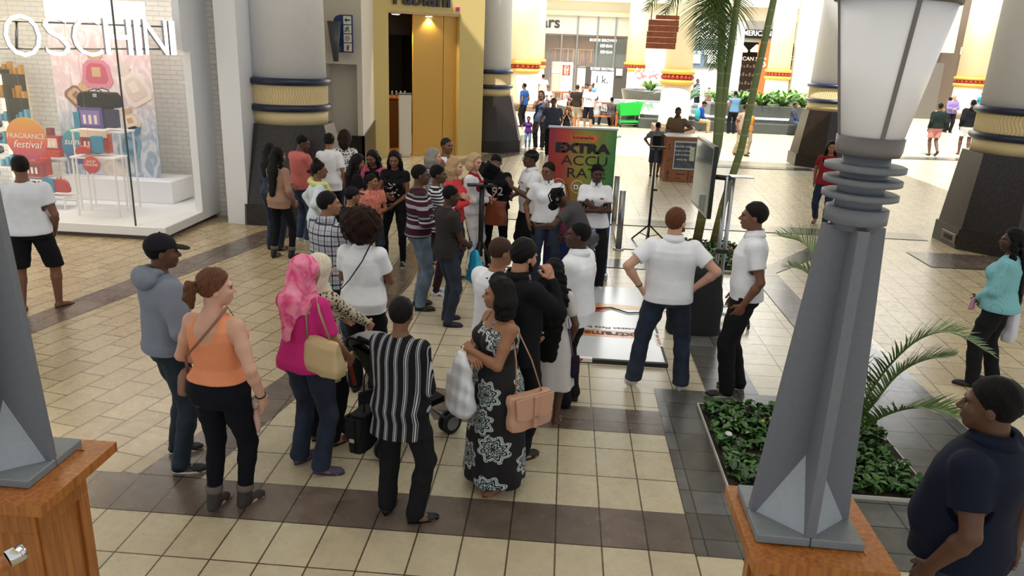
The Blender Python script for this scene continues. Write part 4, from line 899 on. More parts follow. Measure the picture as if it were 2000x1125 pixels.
def frond(k,pts,L,n=34,w=.012,droop=.25,seed=0,side=None):
    """pinnate palm frond: rachis through pts, n leaflet pairs of length L"""
    r=np.random.RandomState(seed); pts=[np.asarray(p,float) for p in pts]
    # Catmull-Rom
    P=[pts[0]*2-pts[1]]+pts+[pts[-1]*2-pts[-2]]; path=[]
    for i in range(1,len(P)-2):
        for t in np.linspace(0,1,9)[:-1]: path.append(.5*((2*P[i])+(-P[i-1]+P[i+1])*t+(2*P[i-1]-5*P[i]+4*P[i+1]-P[i+2])*t*t+(-P[i-1]+3*P[i]-3*P[i+1]+P[i+2])*t**3))
    path.append(pts[-1]); path=np.array(path); m=len(path)
    k.tube(path,[.009*(1-.8*i/m)+.002 for i in range(m)],5)
    for i in range(n):
        f=.12+.88*i/(n-1); x=f*(m-1); j=min(int(x),m-2); p=path[j]*(1-(x-j))+path[j+1]*(x-j); t=nrm(path[j+1]-path[j]); 
        sd=nrm(np.cross(t,[0,0,1])); up=nrm(np.cross(sd,t)); l=L*(math.sin(PI*min(1,.18+f*.78))**.7)*r.uniform(.88,1.08)
        for s in(-1,1):
            d=nrm(t*.75+sd*s*.85+up*.28+r.normal(0,.05,3)); V=[];
            for a in(0,.35,.7,1): 
                q=p+d*l*a-np.array([0,0,droop*l*a*a]); ww=w*(1-a**2)+.0008; nn=nrm(np.cross(d,up+.01)); V+=[q-nn*ww*0-t*ww,q+t*ww]
            k.add(V,[(0,1,3,2),(2,3,5,4),(4,5,7,6)],0,True)
def spts(L,Y): return [Wp(a,b,y) for (a,b),y in zip(L,Y if hasattr(Y,'__len__') else [Y]*len(L))]
for lab,pts,rr in (('left green ringed palm trunk rising beside the flat screen',[(1358,478),(1378,380),(1399,288),(1408,150),(1410,60),(1408,-120)],(.066,.058)),
                   ('middle green ringed palm trunk close against the left one',[(1364,474),(1385,370),(1404,285),(1420,150),(1436,30),(1460,-120)],(.045,.055)),
                   ('right green ringed palm trunk leaning away to the right behind the screen',[(1392,478),(1412,400),(1447,293),(1478,150),(1511,0),(1540,-120)],(.066,.048))):
    P=spts(pts,12.85); P[0][2]=.02
    e=empty('palm_tree',tuple(P[0]),0,lab,'palm')
    W_(MB().tube(P,[rr[0]+(rr[1]-rr[0])*i/5 for i in range(6)],14),'trunk',m_trunk,e)
    if 'left' in lab:
        for i,pl in enumerate(([(1412,-30),(1395,-20),(1375,15),(1366,95)],[(1412,-30),(1400,10),(1392,60),(1395,130)],[(1412,-30),(1420,-40),(1405,20),(1412,110)],[(1412,-30),(1340,-60),(1300,-30),(1262,20)],[(1412,-30),(1370,-50),(1335,-30),(1300,25)])):
            k=MB(); frond(k,spts(pl,[12.8,12.6,12.4,12.2]),.5,40,.013,.3,i); W_(k,'frond',m_frond,e)
    if 'middle' in lab:
        for i,pl in enumerate(([(1436,-30),(1445,10),(1430,70),(1420,120)],)):
            k=MB(); frond(k,spts(pl,[12.9,13.1,13.2,13.2]),.42,34,.012,.3,i+9); W_(k,'frond',m_frond,e)
YPm=6.1
e=empty('palm_plant',(2.35,6.2,.03),0,'feathery palm behind the right lamp post with fronds arching out over the walkway','palm')
W_(MB().tube([(2.35,6.2,.03),(2.33,6.2,.5),Wp(1668,800,YPm)],[.035,.03,.02],10),'stem',m_trunk,e)
for i,(pl,Ys) in enumerate((([(1668,830),(1700,765),(1745,705),(1800,660),(1860,650),(1935,690)],[6.1,6.1,6.0,5.9,5.8,5.7]),
    ([(1668,835),(1705,790),(1750,735),(1800,705),(1862,695)],[6.1,6.0,5.9,5.8,5.7]),
    ([(1672,850),(1720,815),(1780,797),(1840,803),(1905,830)],[6.1,5.9,5.7,5.6,5.5]),
    ([(1660,800),(1650,690),(1612,560),(1575,480),(1522,460)],[6.2,6.3,6.4,6.5,6.6]),
    ([(1660,800),(1640,720),(1618,600),(1590,540),(1545,520)],[6.2,6.3,6.4,6.5,6.6]))):
    k=MB(); frond(k,spts(pl,Ys),.36 if i<3 else .46,50,.0105,.12,i+20); W_(k,'frond',m_frond,e)
# ================================================================ banner
XB0,XB1,YBn=-.205,.70,10.5; BH=2.12
e=empty('roll_up_banner',((XB0+XB1)/2,YBn,0),0,'tall roll-up banner reading EXTRA ACCURATE, red to green and blue','banner')
n=NT('banner_print'); c=n.n('ShaderNodeTexCoord'); s=n.n('ShaderNodeSeparateXYZ'); n.l(c.outputs['Generated'],s.inputs[0])
v=n.n('ShaderNodeTexVoronoi'); n.l(c.outputs['Generated'],v.inputs[0]); v.inputs['Scale'].default_value=5
top=n.ramp(n.math('ADD',s.outputs[0],n.math('MULTIPLY',n.math('SUBTRACT',s.outputs[2],.75),-.15)),[(0,'#8f2331'),(.22,'#a83c2c'),(.45,'#9c7a32'),(.65,'#7d8a38'),(1,'#2f6b3c')])
bot=n.ramp(s.outputs[0],[(0,'#5a3050'),(.35,'#b0485a'),(.6,'#4d7a8a'),(1,'#2a5a9a')])
low=n.ramp(s.outputs[0],[(0,'#16183a'),(.5,'#1d3a78'),(1,'#1f6fb0')])
m1=n.mix(n.ramp(s.outputs[2],[(.38,(1,1,1,1)),(.55,(0,0,0,1))]),top,bot); m2=n.mix(n.ramp(s.outputs[2],[(.2,(1,1,1,1)),(.36,(0,0,0,1))]),m1,low)
n.col(n.mix(.22,m2,v.outputs['Color'],'SOFT_LIGHT')); n.b.inputs['Roughness'].default_value=.45
W_(MB().bb(XB0,XB1,YBn,YBn+.004,.1,BH-.03),'printed_sheet',n.m,e)
m_al=mat('aluminium','#b9bcc0',.35,.8)
k=MB(); k.bb(XB0-.015,XB1+.015,YBn-.012,YBn+.016,BH-.03,BH,0,.005); W_(k,'top_rail',m_al,e)
k=MB(); k.bb(XB0-.02,XB1+.02,YBn-.06,YBn+.1,.0,.11,0,.02); k.tube([((XB0+XB1)/2,YBn+.05,.1),((XB0+XB1)/2,YBn+.04,BH-.02)],.012,6); W_(k,'base_case',m_al,e)
mblk=mat('print_black','#17120f',.5)
def bt(txt,size,xr,z,m,off_,sx=1,al='RIGHT'): text('lettering',txt,size,(XB0+xr*.905,YBn-.004,z),(1,0,0),(0,0,1),m,e,.003,offset=off_,sx=sx,align=al,off=wloc(e))
bt('EXTRA',.165,.9,1.83,mblk,.011,1.42); bt('ACCU',.19,.9,1.665,mblk,.0,1.2); bt('RATE',.19,.88,1.495,mblk,.0,1.2)
k=MB()
pass
k=MB(); k.slab([(XB0+.29,YBn-.004,1.945),(XB0+.62,YBn-.004,1.945),(XB0+.62,YBn-.004,2.01),(XB0+.29,YBn-.004,2.01)],(0,.003,0)); k.lathe([(.05,0),(.05,.004)],(XB0+.6,YBn-.001,1.97),20,R=rotm(PI/2,0,0)); W_(k,'logo_plate',mat('logo_orange','#d8642c',.5),e)
bt('Extramarks',.062,.5,1.978,mat('logo_dark','#5a1a14',.5),.002,1,'CENTER')
def ring(cx,cz,r,w,m,nm='icon'): 
    W_(MB().lathe([(r,0),(r,.004),(r-w,.004),(r-w,0)],(cx,YBn-.001,cz),32,R=rotm(PI/2,0,0),cap=False),nm,m,e)
mp=mat('icon_pale','#e2c4b8',.5)
ring(XB0+.16,1.33,.085,.008,mp); ring(XB0+.42,1.31,.09,.01,mp)
k=MB()
for i in range(3):
    a=i*PI/3; pts=[(XB0+.16+.05*math.cos(t)*math.cos(a)-.02*math.sin(t)*math.sin(a),YBn-.006,1.33+.05*math.cos(t)*math.sin(a)+.02*math.sin(t)*math.cos(a)) for t in np.linspace(0,2*PI,20)]; k.tube(pts,.003,4)
k.ball((XB0+.16,YBn-.004,1.33),(.01,.003,.01)); W_(k,'atom_icon',mp,e)
k=MB(); k.bb(XB0+.37,XB0+.43,YBn-.007,YBn-.004,1.28,1.34); W_(k,'key_icon',mwh,e)
k=MB(); k.bb(XB0+.395,XB0+.405,YBn-.01,YBn-.007,1.29,1.33); k.bb(XB0+.38,XB0+.42,YBn-.01,YBn-.007,1.305,1.315); W_(k,'plus_mark',mdk,e)
k=MB(); k.lathe([(.12,0),(.12,.003)],(XB0+.73,YBn-.001,1.2),28,R=rotm(PI/2,0,0)); W_(k,'printed_hair',mat('hair_print','#4a3630',.7,noise=.5,nscale=40),e)
k=MB(); k.slab([(XB0+.58,YBn-.004,.88),(XB0+.86,YBn-.004,.86),(XB0+.82,YBn-.004,1.02),(XB0+.68,YBn-.004,1.06)],(0,.003,0)); W_(k,'printed_shirt',mat('shirt_print','#1d5fae',.6),e)
k=MB(); k.bb(XB0+.68,XB0+.80,YBn-.005,YBn-.002,.28,.46); W_(k,'panel_print',mwh,e); k=MB(); k.bb(XB0+.70,XB0+.78,YBn-.008,YBn-.005,.32,.43); W_(k,'panel_picture',mat('brown_print','#6a4030',.5),e)
bt('WORLD',.06,.97,.50,mwh,.002); bt('R',.1,.05,.5,mat('logo_gold','#c7a04a',.5),.002,1,'LEFT')
# ================================================================ platform mat
e=empty('floor_platform',(.62,8.7,0),0,'low white printed platform with MIND THE STEP edging under the demonstrators','platform')
X0,X1,Y0,Y1=-.2,1.2,7.42,10.05
W_(MB().bb(X0,X1,Y0,Y1,0,.045),'slab',mat('platform_black','#25272a',.5),e)
W_(MB().bb(X0+.01,X1-.03,Y0+.03,Y1-.01,.045,.049),'vinyl',mat('vinyl_white','#c9ccd0',.18),e)
k=MB(); k.bb(X0+.02,X1-.1,8.1,8.32,.049,.0505); W_(k,'orange_print',mat('vinyl_orange','#d98a5c',.25),e)
k=MB(); 
pp=[(X0+.1,9.0),(.3,8.98),(.62,9.0),(.78,9.1),(1.15,9.15),(1.15,9.25),(.5,9.3),(X0+.1,9.3)]; k.prism(pp,.049,.0505); W_(k,'yellow_swoosh',mat('vinyl_yellow','#dba25c',.25),e)
k=MB(); k.prism([(X0+.1,8.96),(.35,8.93),(.6,8.96),(.68,9.06),(.4,9.12),(X0+.1,9.14)],.0505,.0515); W_(k,'red_swoosh',mat('vinyl_red','#b5273a',.25),e)
V_=mat('vinyl_dark_text','#2f2420',.5)
text('lettering','Extramarks',.2,(.55,8.2,.052),(-1,0,0),(0,-1,0),V_,e,.002,offset=.006,off=wloc(e)); text('lettering','Education Made Easy & Fun',.085,(.55,8.4,.052),(-1,0,0),(0,-1,0),V_,e,.002,off=wloc(e))
W_(MB().bb(-.15,.42,Y0-.004,Y0+.05,.012,.052),'warning_label',mwh,e); text('lettering','MIND THE STEP',.055,(.13,Y0-.006,.03),(1,0,0),(0,0,1),mred,e,.002,offset=.002,off=wloc(e))
W_(MB().bb(X1-.06,X1+.003,7.9,8.3,.012,.052),'warning_label',mwh,e); text('lettering','MIND THE STEP',.045,(X1-.03,8.1,.053),(0,-1,0),(1,0,0),mred,e,.002,off=wloc(e))
k=MB()
for i in range(4):
    for j in range(3): k.bb(-.2+i*.07,-.135+i*.07,7.2+j*.06,7.255+j*.06,0,.006,(i+j)%3)
thing(k,'picture_mat',[mat('c_green','#3c7a5c',.5),mat('c_red','#9a4038',.5),mat('c_blue','#33446a',.5)],(-.06,7.28,0),'small multicoloured checked mat on the tiles in front of the platform','mat')
k=MB(); k.tube([(-.1,9.25,.06),(.2,9.3,.06),(.45,9.05,.06),(.7,9.12,.06),(.9,8.95,.06),(1.1,9.0,.06),(1.3,9.3,.02),(1.5,9.35,.02)],.008,6); thing(k,'cable',m_iron,(.4,9.1,.05),'black cable running over the printed platform','cable')
# ================================================================ steel gate posts
for i,(x,y,h) in enumerate(((.99,12.37,.98),(1.02,14.3,.92))):
    e=empty('barrier_post',(x,y,0),0,['nearer','farther'][i]+' brushed steel barrier post right of the banner','post')
    W_(MB().lathe([(.05,.0),(.05,h)],(x,y,0),24),'tube',mat('brushed_steel_b','#8e8f90',.3,.9),e); W_(MB().lathe([(.09,0),(.09,.02),(.05,.025)],(x,y,0),24),'base_ring',m_steel,e)
k=MB(); k.bb(.99,1.01,12.5,14.15,.08,.75); thing(k,'glass_barrier',m_glass,(1,13.3,.08),'clear glass sheet between the two steel barrier posts','barrier')
k=MB(); k.bb(.97,1.03,12.42,14.24,.03,.07); thing(k,'floor_rail',m_steel,(1,13.3,.03),'steel floor rail under the glass panel of the barrier','rail')
# ================================================================ stands
e=empty('light_stand',(1.52,12.92,0),0,'tall black tripod stand with a small black lamp box, behind the man in white polo','stand')
k=MB(); k.tube([(1.52,12.92,.1),(1.52,12.92,1.62)],.022,10); W_(k,'pole',m_iron,e)
for a in(.3,2.4,4.5):
    k=MB(); k.tube([(1.52,12.92,.32),(1.52+.34*math.cos(a),12.92+.34*math.sin(a),.015)],.014,6); k.tube([(1.52,12.92,.12),(1.52+.2*math.cos(a),12.92+.2*math.sin(a),.15)],.008,5); W_(k,'leg',m_iron,e)
k=MB(); k.tube([(1.5,12.92,.92),(1.6,12.92,.92)],.018,8); W_(k,'clamp_knob',m_iron,e)
W_(MB().bb(1.45,1.59,12.86,12.98,1.66,1.82,0,.015),'lamp_box',m_blk,e); W_(MB().bb(1.42,1.68,12.88,12.96,1.61,1.64,0,.005),'cross_plate',m_iron,e)
# flat screen
e=empty('screen_stand',(1.95,9.15,0),0,'flat television on a wheeled aluminium stand seen almost edge-on','screen')
na=Wp(1395,295,8.75);fa=Wp(1363,265,9.85);nb=Wp(1386,428,8.75);
zt_=(na[2]+fa[2])/2+.02; zb_=nb[2]-.0; a=np.array([na[0],8.75,0]); b=np.array([fa[0],9.85,0]); d=nrm(b-a); nn=np.array([d[1],-d[0],0])
if nn[0]<0: nn=-nn
k=MB(); k.slab([a+[0,0,zb_],b+[0,0,zb_],b+[0,0,zt_],a+[0,0,zt_]],nn*.05); W_(k,'screen_body',mat('screen_black','#15161a',.3),e)
k=MB(); f=-nn*.003; m_=.03
k.slab([a+d*m_+[0,0,zb_+m_]+f,b-d*m_+[0,0,zb_+m_]+f,b-d*m_+[0,0,zt_-m_]+f,a+d*m_+[0,0,zt_-m_]+f],nn*.002); W_(k,'screen_glass',mat('screen_glass','#5c6b66',.05,.0,spec=1),e)
k=MB(); f=-nn*.001; k.slab([a+[0,0,zb_]+f,b+[0,0,zb_]+f,b+[0,0,zt_]+f,a+[0,0,zt_]+f],nn*.0005); W_(k,'bezel',mat('bezel_silver','#a9aeb0',.3,.5),e)
P0=np.array([1.98,9.2,.12]); zp=zat(1.98,9.2,345)
for dx in(-.035,.035): k=MB(); k.tube([P0+[dx,0,0],[P0[0]+dx,P0[1],zp]],.026,12); W_(k,'column_tube',mat('column_alu','#b4b7bb',.3,.85),e)
k=MB(); mid=(a+b)/2+nn*.06+[0,0,(zt_+zb_)/2]; k.tube([mid,[P0[0],P0[1],mid[2]]],.03,8); k.box(mid,(.03,.5,.3),rotm(0,0,math.atan2(d[1],d[0])-PI/2)); W_(k,'bracket',m_iron,e)
k=MB(); k.box((P0[0]+.12,P0[1]-.02,zp+.01),(.26,.2,.012),None,0,.004); k.tube([(P0[0]-.0,P0[1],zp),(P0[0]+.02,P0[1]-.02,zp-.08)],.012,5); W_(k,'top_tray',m_al,e)
k=MB(); k.box((P0[0],P0[1],.84),(.16,.1,.05),None,0,.008); W_(k,'clamp',m_iron,e)
for dy in(-.42,.42):
    k=MB(); k.box((P0[0]+.12,P0[1]+dy*.4-.1,.12),(.5,.05,.04),rotm(0,0,dy*.6),0,.008); W_(k,'foot',m_white,e)
for (dx,dy) in((.33,-.42),(.34,.1),(-.1,-.32),(-.1,.1)):
    k=MB(); k.lathe([(.035,-.012),(.035,.012)],(P0[0]+dx,P0[1]+dy,.035),14,R=rotm(0,PI/2,0)); k.tube([(P0[0]+dx,P0[1]+dy,.05),(P0[0]+dx,P0[1]+dy,.11)],.012,6); W_(k,'caster',m_iron,e)
# black equipment bag
def sdf_blob_box(cx,cy,w,d,h,seed,z=0):
    r=np.random.RandomState(seed); k=MB(); n_=18; V=[];F=[]
    for j in range(10):
        t=j/9; for_=1
        for i in range(n_):
            a=2*PI*i/n_; q=(1-.25*t**2)*(1+.06*math.sin(3*a+seed)+.05*r.uniform(-1,1)); V.append((cx+w/2*q*np.sign(math.cos(a))*abs(math.cos(a))**.6,cy+d/2*q*np.sign(math.sin(a))*abs(math.sin(a))**.6,z+h*(t**.9)*(1+.04*math.sin(2*a))))
    for j in range(9):
        for i in range(n_): F.append((j*n_+i,j*n_+(i+1)%n_,(j+1)*n_+(i+1)%n_,(j+1)*n_+i))
    F.append(tuple(9*n_+i for i in range(n_))); k.add(V,F,0,True); return k
k=sdf_blob_box(1.62,8.65,.62,.5,.8,3); thing(k,'equipment_cover',mat('black_cloth','#15161a',.85,bump=.5,bscale=12),(1.62,8.65,0),'black cloth-covered equipment standing at the foot of the television stand','equipment')
# kiosk
kx0,kx1,ky0,ky1=2.58,3.42,19.86,20.75
e=empty('kiosk',(3.0,20.3,0),0,'brown wooden kiosk box with a framed dark poster on its front','kiosk')
m_kw=mat('kiosk_wood','#8e5a3a',.5,noise=.12,nscale=6)
W_(MB().bb(kx0,kx1,ky0,ky1,0,1.12,0,.01),'body',m_kw,e); W_(MB().bb(kx0-.02,kx1+.02,ky0-.02,ky1+.02,1.12,1.15,0,.004),'top',mat('kiosk_top','#b9b4ac',.3),e)
fr=W_(MB().bb(kx0+.2,kx0+.78,ky0-.03,ky0,.32,1.04,0,.006),'poster_frame',m_al,e); W_(MB().bb(kx0+.23,kx0+.75,ky0-.034,ky0-.03,.36,1.0),'poster_sheet',mat('kiosk_poster','#454b58',.4,noise=.5,nscale=9),fr)
k=MB(); k.bb(kx0+.6,kx0+.72,ky0-.036,ky0-.034,.55,.9); W_(k,'chef_print',mat('chef_print','#b9c0a8',.5,noise=.4,nscale=20),fr)
for i,z in enumerate((.9,.8,.7,.58)): text('lettering',['MASTER CHEF','event of food','join us here','every day'][i],.07,(kx0+.42,ky0-.037,z),(1,0,0),(0,0,1),mwh,fr,.002,off=wloc(fr))
k=MB(); 
for (xa,za,xb,zb) in((.05,.2,.15,.24),(.1,.05,.1,.3),(.3,.1,.42,.1),(.3,.2,.55,.2),(.62,.05,.62,.28),(.7,.15,.82,.15),(.05,.5,.15,.6),(.08,.8,.08,.95)): k.tube([(kx0+xa,ky0-.002,za),(kx0+xb,ky0-.002,zb)],.008,4)
W_(k,'line_pattern',mat('kiosk_line','#3a2015',.6),e)
k=MB(); k.slab([(3.5,19.2,0),(3.9,17.9,0),(3.9,17.9,.55),(3.5,19.2,1.02)],(.02,0,0)); thing(k,'glass_screen',m_glass,(3.7,18.5,0),'clear sloping glass screen right of the kiosk','glass panel')
# camera stand
e=empty('camera_stand',(-1.08,10.35,0),0,'black camera with hood on a thick black stand beside the woman in the 92 sweater','camera')
k=MB(); k.tube([(-1.08,10.35,.3),(-1.08,10.35,1.28)],.035,12); W_(k,'pole',m_iron,e)
for a in(.3,2.4,4.5): k=MB(); k.tube([(-1.08,10.35,.55),(-1.08+.24*math.cos(a),10.35+.24*math.sin(a),.012)],.02,7); W_(k,'leg',m_iron,e)
W_(MB().box((-1.1,10.33,1.3),(.36,.12,.03),rotm(0,0,.2),0,.006),'mount_plate',m_iron,e)
k=MB(); k.box((-1.0,10.3,1.5),(.2,.2,.16),rotm(.3,.3,.5),0,.02); k.box((-.93,10.24,1.56),(.2,.12,.1),rotm(.3,.5,.5),0,.02); W_(k,'camera_body',m_blk,e)
k=MB(); k.tube([(-1.03,10.33,1.3),(-1.02,10.32,1.45)],.03,8); W_(k,'neck',m_iron,e)
# ================================================================ stroller
m_sf=mat('stroller_grey','#8b8c90',.8); m_sfr=mat('stroller_frame','#7f8b9a',.35,.7)
sx0,sy0=-1.22,5.62
e=empty('stroller',(sx0,sy0,0),-.75,'folded-hood stroller in grey and black between the pink hijab and the striped blouse','stroller')
for (x,y) in((-.23,-.3),(.27,-.3),(-.2,.36),(.22,.36)):
    for dx in(-.03,.03):
        k=MB(); k.lathe([(.088,-.014),(.095,-.008),(.095,.008),(.088,.014)],(x+dx,y,.095),24,R=rotm(0,PI/2,0)); w_=k.build('wheel',mat('tyre','#1a1a1b',.7),e)
        k=MB(); k.lathe([(.06,-.016),(.06,.016)],(x+dx,y,.095),20,R=rotm(0,PI/2,0)); 
        k.build('hub',mat('hub_grey','#8d9094',.4,.5),w_)
k=MB()
for s in(-.23,.25): k.tube([(s,.36,.1),(s,.0,.42),(s,-.32,.78),(s,-.42,1.0),(s*.98,-.5,1.04)],.012,8); k.tube([(s,-.3,.1),(s,.0,.42),(s,.1,.55)],.012,8)
k.tube([(-.23,-.3,.12),(.25,-.3,.12)],.009,6); k.tube([(-.23,.36,.12),(.25,.36,.12)],.009,6); k.build('frame',m_sfr,e)
for s in(-.23,.25): k=MB(); k.tube([(s,-.42,.99),(s,-.52,1.05)],.022,8); k.build('grip',m_blk,e)
k=MB(); k.add([(-.2,.3,.35),(.22,.3,.35),(.22,-.05,.32),(-.2,-.05,.32),(.22,-.25,.8),(-.2,-.25,.8),(-.2,.3,.3),(.22,.3,.3),(.22,-.05,.27),(-.2,-.05,.27),(.22,-.3,.8),(-.2,-.3,.8)],[(0,1,2,3),(3,2,4,5),(6,9,8,7),(9,11,10,8),(0,3,9,6),(3,5,11,9),(1,7,8,2),(2,8,10,4),(0,6,7,1),(5,4,10,11)]); k.build('seat',m_blk,e)
k=MB(); V=[];F=[];N=12
for i,a in enumerate(np.linspace(-.35,1.25,7)):
    for j in range(N+1): b_=PI*j/N; V.append((.01+.245*math.cos(b_),-.27+.32*math.sin(a)*1.0*(.35+.65*math.sin(b_)),.66+.29*math.cos(a)*(.3+.7*math.sin(b_))))
for i in range(6):
    for j in range(N): F.append((i*(N+1)+j,i*(N+1)+j+1,(i+1)*(N+1)+j+1,(i+1)*(N+1)+j))
k.add(V,F,0,True); o=k.build('canopy',m_sf,e); md=o.modifiers.new('s','SOLIDIFY'); md.thickness=.012
k=MB(); k.tube([V[3*(N+1)+j] for j in range(N+1)],.009,5); k.tube([V[0*(N+1)+j] for j in range(N+1)],.009,5); k.build('canopy_piping',m_blk,o)
k=MB(); k.box((-.2,-.1,.28),(.05,.3,.2),None,0,.015); k.build('basket',mat('navy_fabric','#1b2138',.8),e)
k=MB(); k.tube([(-.235,-.3,.62),(-.235,-.26,.44)],.017,6); k.build('red_strap',mat('red_strap','#b8402a',.6),e)
# ================================================================ figures: smooth-blended volumes turned into one continuous skin
f32=np.float32
def surfnets(D,o,h):
    s=D<0; nx,ny,nz=D.shape
    c=np.zeros((nx-1,ny-1,nz-1),np.int8)
    for a in(0,1):
        for b in(0,1):
            for d in(0,1): c+=s[a:nx-1+a,b:ny-1+b,d:nz-1+d]
    act=(c>0)&(c<8); ai=np.argwhere(act)
    if len(ai)==0: return np.zeros((0,3)),np.zeros((0,4),int)
    idx=-np.ones(act.shape,np.int32); idx[act]=np.arange(len(ai))
    cs=[(a,b,d) for a in(0,1) for b in(0,1) for d in(0,1)]; vals={q:D[ai[:,0]+q[0],ai[:,1]+q[1],ai[:,2]+q[2]] for q in cs}
    pos=np.zeros((len(ai),3)); cnt=np.zeros(len(ai))
    for q in cs:
        for ax in range(3):
            if q[ax]==0:
                r=list(q); r[ax]=1; va,vb=vals[q],vals[tuple(r)]; cr=(va<0)!=(vb<0); t=np.where(cr,va/np.where(cr,va-vb,1),0)
                p=np.array(q,float)[None]+np.zeros((len(ai),1)); p[:,ax]=p[:,ax]+t; pos+=p*cr[:,None]; cnt+=cr
    V=(ai+pos/cnt[:,None])*h+o
    F=[]
    for ax in range(3):
        sl0=[slice(None)]*3; sl1=[slice(None)]*3; sl0[ax]=slice(0,-1); sl1[ax]=slice(1,None)
        a,b=[q for q in range(3) if q!=ax]
        s0=s[tuple(sl0)]; s1=s[tuple(sl1)]; e=np.argwhere(s0!=s1)
        m=(e[:,a]>0)&(e[:,b]>0)&(e[:,a]<act.shape[a])&(e[:,b]<act.shape[b]); e=e[m]
        if len(e)==0: continue
        ins=s0[tuple(e.T)]
        def cell(da,db): q=e.copy(); q[:,a]-=da; q[:,b]-=db; return idx[tuple(q.T)]
        quad=np.stack([cell(1,1),cell(0,1),cell(0,0),cell(1,0)],1)
        flip=ins if ax!=1 else ~ins
        quad=np.where(flip[:,None],quad,quad[:,::-1]); F.append(quad)
    return V,np.concatenate(F)
class Fr:
    def __init__(s,R=np.eye(3),t=(0,0,0)): s.R=np.asarray(R,float); s.t=np.asarray(t,float)
    def p(s,v): return s.R@np.asarray(v,float)+s.t
    def d(s,v): return s.R@np.asarray(v,float)
ID=Fr()
class Fld:
    def __init__(s): s.P=[]; s.clips=[]; s.noise=None
    def cone(s,a,b,ra,rb,k=.02,flat=None,sub=False):
        a=np.asarray(a,float);b=np.asarray(b,float); R=max(ra,rb)
        def f(X,Y,Z):
            v=b-a; L=max(1e-9,v@v); px,py,pz=X-a[0],Y-a[1],Z-a[2]
            t=np.clip((px*v[0]+py*v[1]+pz*v[2])/L,0,1); qx,qy,qz=px-t*v[0],py-t*v[1],pz-t*v[2]
            d2=qx*qx+qy*qy+qz*qz
            if flat is not None: n,fc=flat; qn=qx*n[0]+qy*n[1]+qz*n[2]; d2=d2+(1/fc**2-1)*qn*qn
            return np.sqrt(d2)-(ra+(rb-ra)*t)
        s.P.append((f,np.minimum(a,b)-R,np.maximum(a,b)+R,k,sub)); return s
    def ell(s,c,r,R=np.eye(3),k=.02,sub=False):
        c=np.asarray(c,float); r=np.asarray([r]*3 if np.isscalar(r) else r,float); m=r.max()
        def f(X,Y,Z):
            px,py,pz=X-c[0],Y-c[1],Z-c[2]; q=[(px*R[0,i]+py*R[1,i]+pz*R[2,i])/r[i] for i in range(3)]
            k0=np.sqrt(q[0]**2+q[1]**2+q[2]**2)+1e-6; k1=np.sqrt((q[0]/r[0])**2+(q[1]/r[1])**2+(q[2]/r[2])**2)+1e-6; return k0*(k0-1)/k1
        s.P.append((f,c-m,c+m,k,sub)); return s
    def chain(s,pts,rs,k=.02,flat=None):
        for i in range(len(pts)-1): s.cone(pts[i],pts[i+1],rs[i],rs[i+1],k,flat)
        return s
    def loft(s,tab,fr=ID,k=.03,pw=2.3,sub=False):
        """rows z,cx,cy,rx,ry in the frame"""
        T=np.array(sorted(tab),float); cen=np.stack([T[:,1],T[:,2],T[:,0]],1)@fr.R.T+fr.t; m=T[:,3:5].max()+.01
        def f(X,Y,Z):
            px,py,pz=X-fr.t[0],Y-fr.t[1],Z-fr.t[2]; R=fr.R
            x=px*R[0,0]+py*R[1,0]+pz*R[2,0]; y=px*R[0,1]+py*R[1,1]+pz*R[2,1]; z=px*R[0,2]+py*R[1,2]+pz*R[2,2]
            I=lambda j: np.interp(z,T[:,0],T[:,j]).astype(f32)
            rx,ry=I(3),I(4); x=x-I(1); y=y-I(2)
            g=(np.abs(x/rx)**pw+np.abs(y/ry)**pw)**(1/pw); d=(g-1)*np.minimum(rx,ry)
            return np.maximum(d,np.maximum(T[0,0]-z,z-T[-1,0]))
        s.P.append((f,cen.min(0)-m,cen.max(0)+m,k,sub)); return s
    def clip(s,p,n): s.clips.append((np.asarray(p,float),nrm(n))); return s      # keep the side opposite to n
    def bounds(s):
        lo=np.min([p[1] for p in s.P if not p[4]],0); hi=np.max([p[2] for p in s.P if not p[4]],0); return lo-.03,hi+.03
    def mesh(s,h,lo=None,hi=None):
        if lo is None: lo,hi=s.bounds()
        lo=np.floor(np.asarray(lo)/h)*h; n=np.ceil((np.asarray(hi)-lo)/h).astype(int)+2
        ax=[(lo[i]+np.arange(n[i])*h).astype(f32) for i in range(3)]; D=np.full(tuple(n),.3,f32)
        for f,a,b,k,sub in s.P:
            mg=k+3*h+.01; sl=[]
            for i in range(3):
                i0=max(0,int((a[i]-mg-lo[i])/h)); i1=min(n[i],int((b[i]+mg-lo[i])/h)+2); sl.append(slice(i0,i1))
            if any(q.stop<=q.start for q in sl): continue
            sl=tuple(sl); X,Y,Z=np.meshgrid(ax[0][sl[0]],ax[1][sl[1]],ax[2][sl[2]],indexing='ij',sparse=True)
            d=f(X,Y,Z).astype(f32)
            if s.noise is not None and not sub: d=d+s.noise(X,Y,Z)
            o=D[sl]
            if sub: d=-d; hh=np.maximum(k-np.abs(o-d),0)/max(k,1e-5); D[sl]=np.maximum(o,d)+hh*hh*k*.25
            else: hh=np.maximum(k-np.abs(o-d),0)/max(k,1e-5); D[sl]=np.minimum(o,d)-hh*hh*k*.25
        X,Y,Z=np.meshgrid(*ax,indexing='ij',sparse=True)
        for p,nn in s.clips: D=np.maximum(D,((X-p[0])*nn[0]+(Y-p[1])*nn[1]+(Z-p[2])*nn[2]).astype(f32))
        return surfnets(D,lo,h)
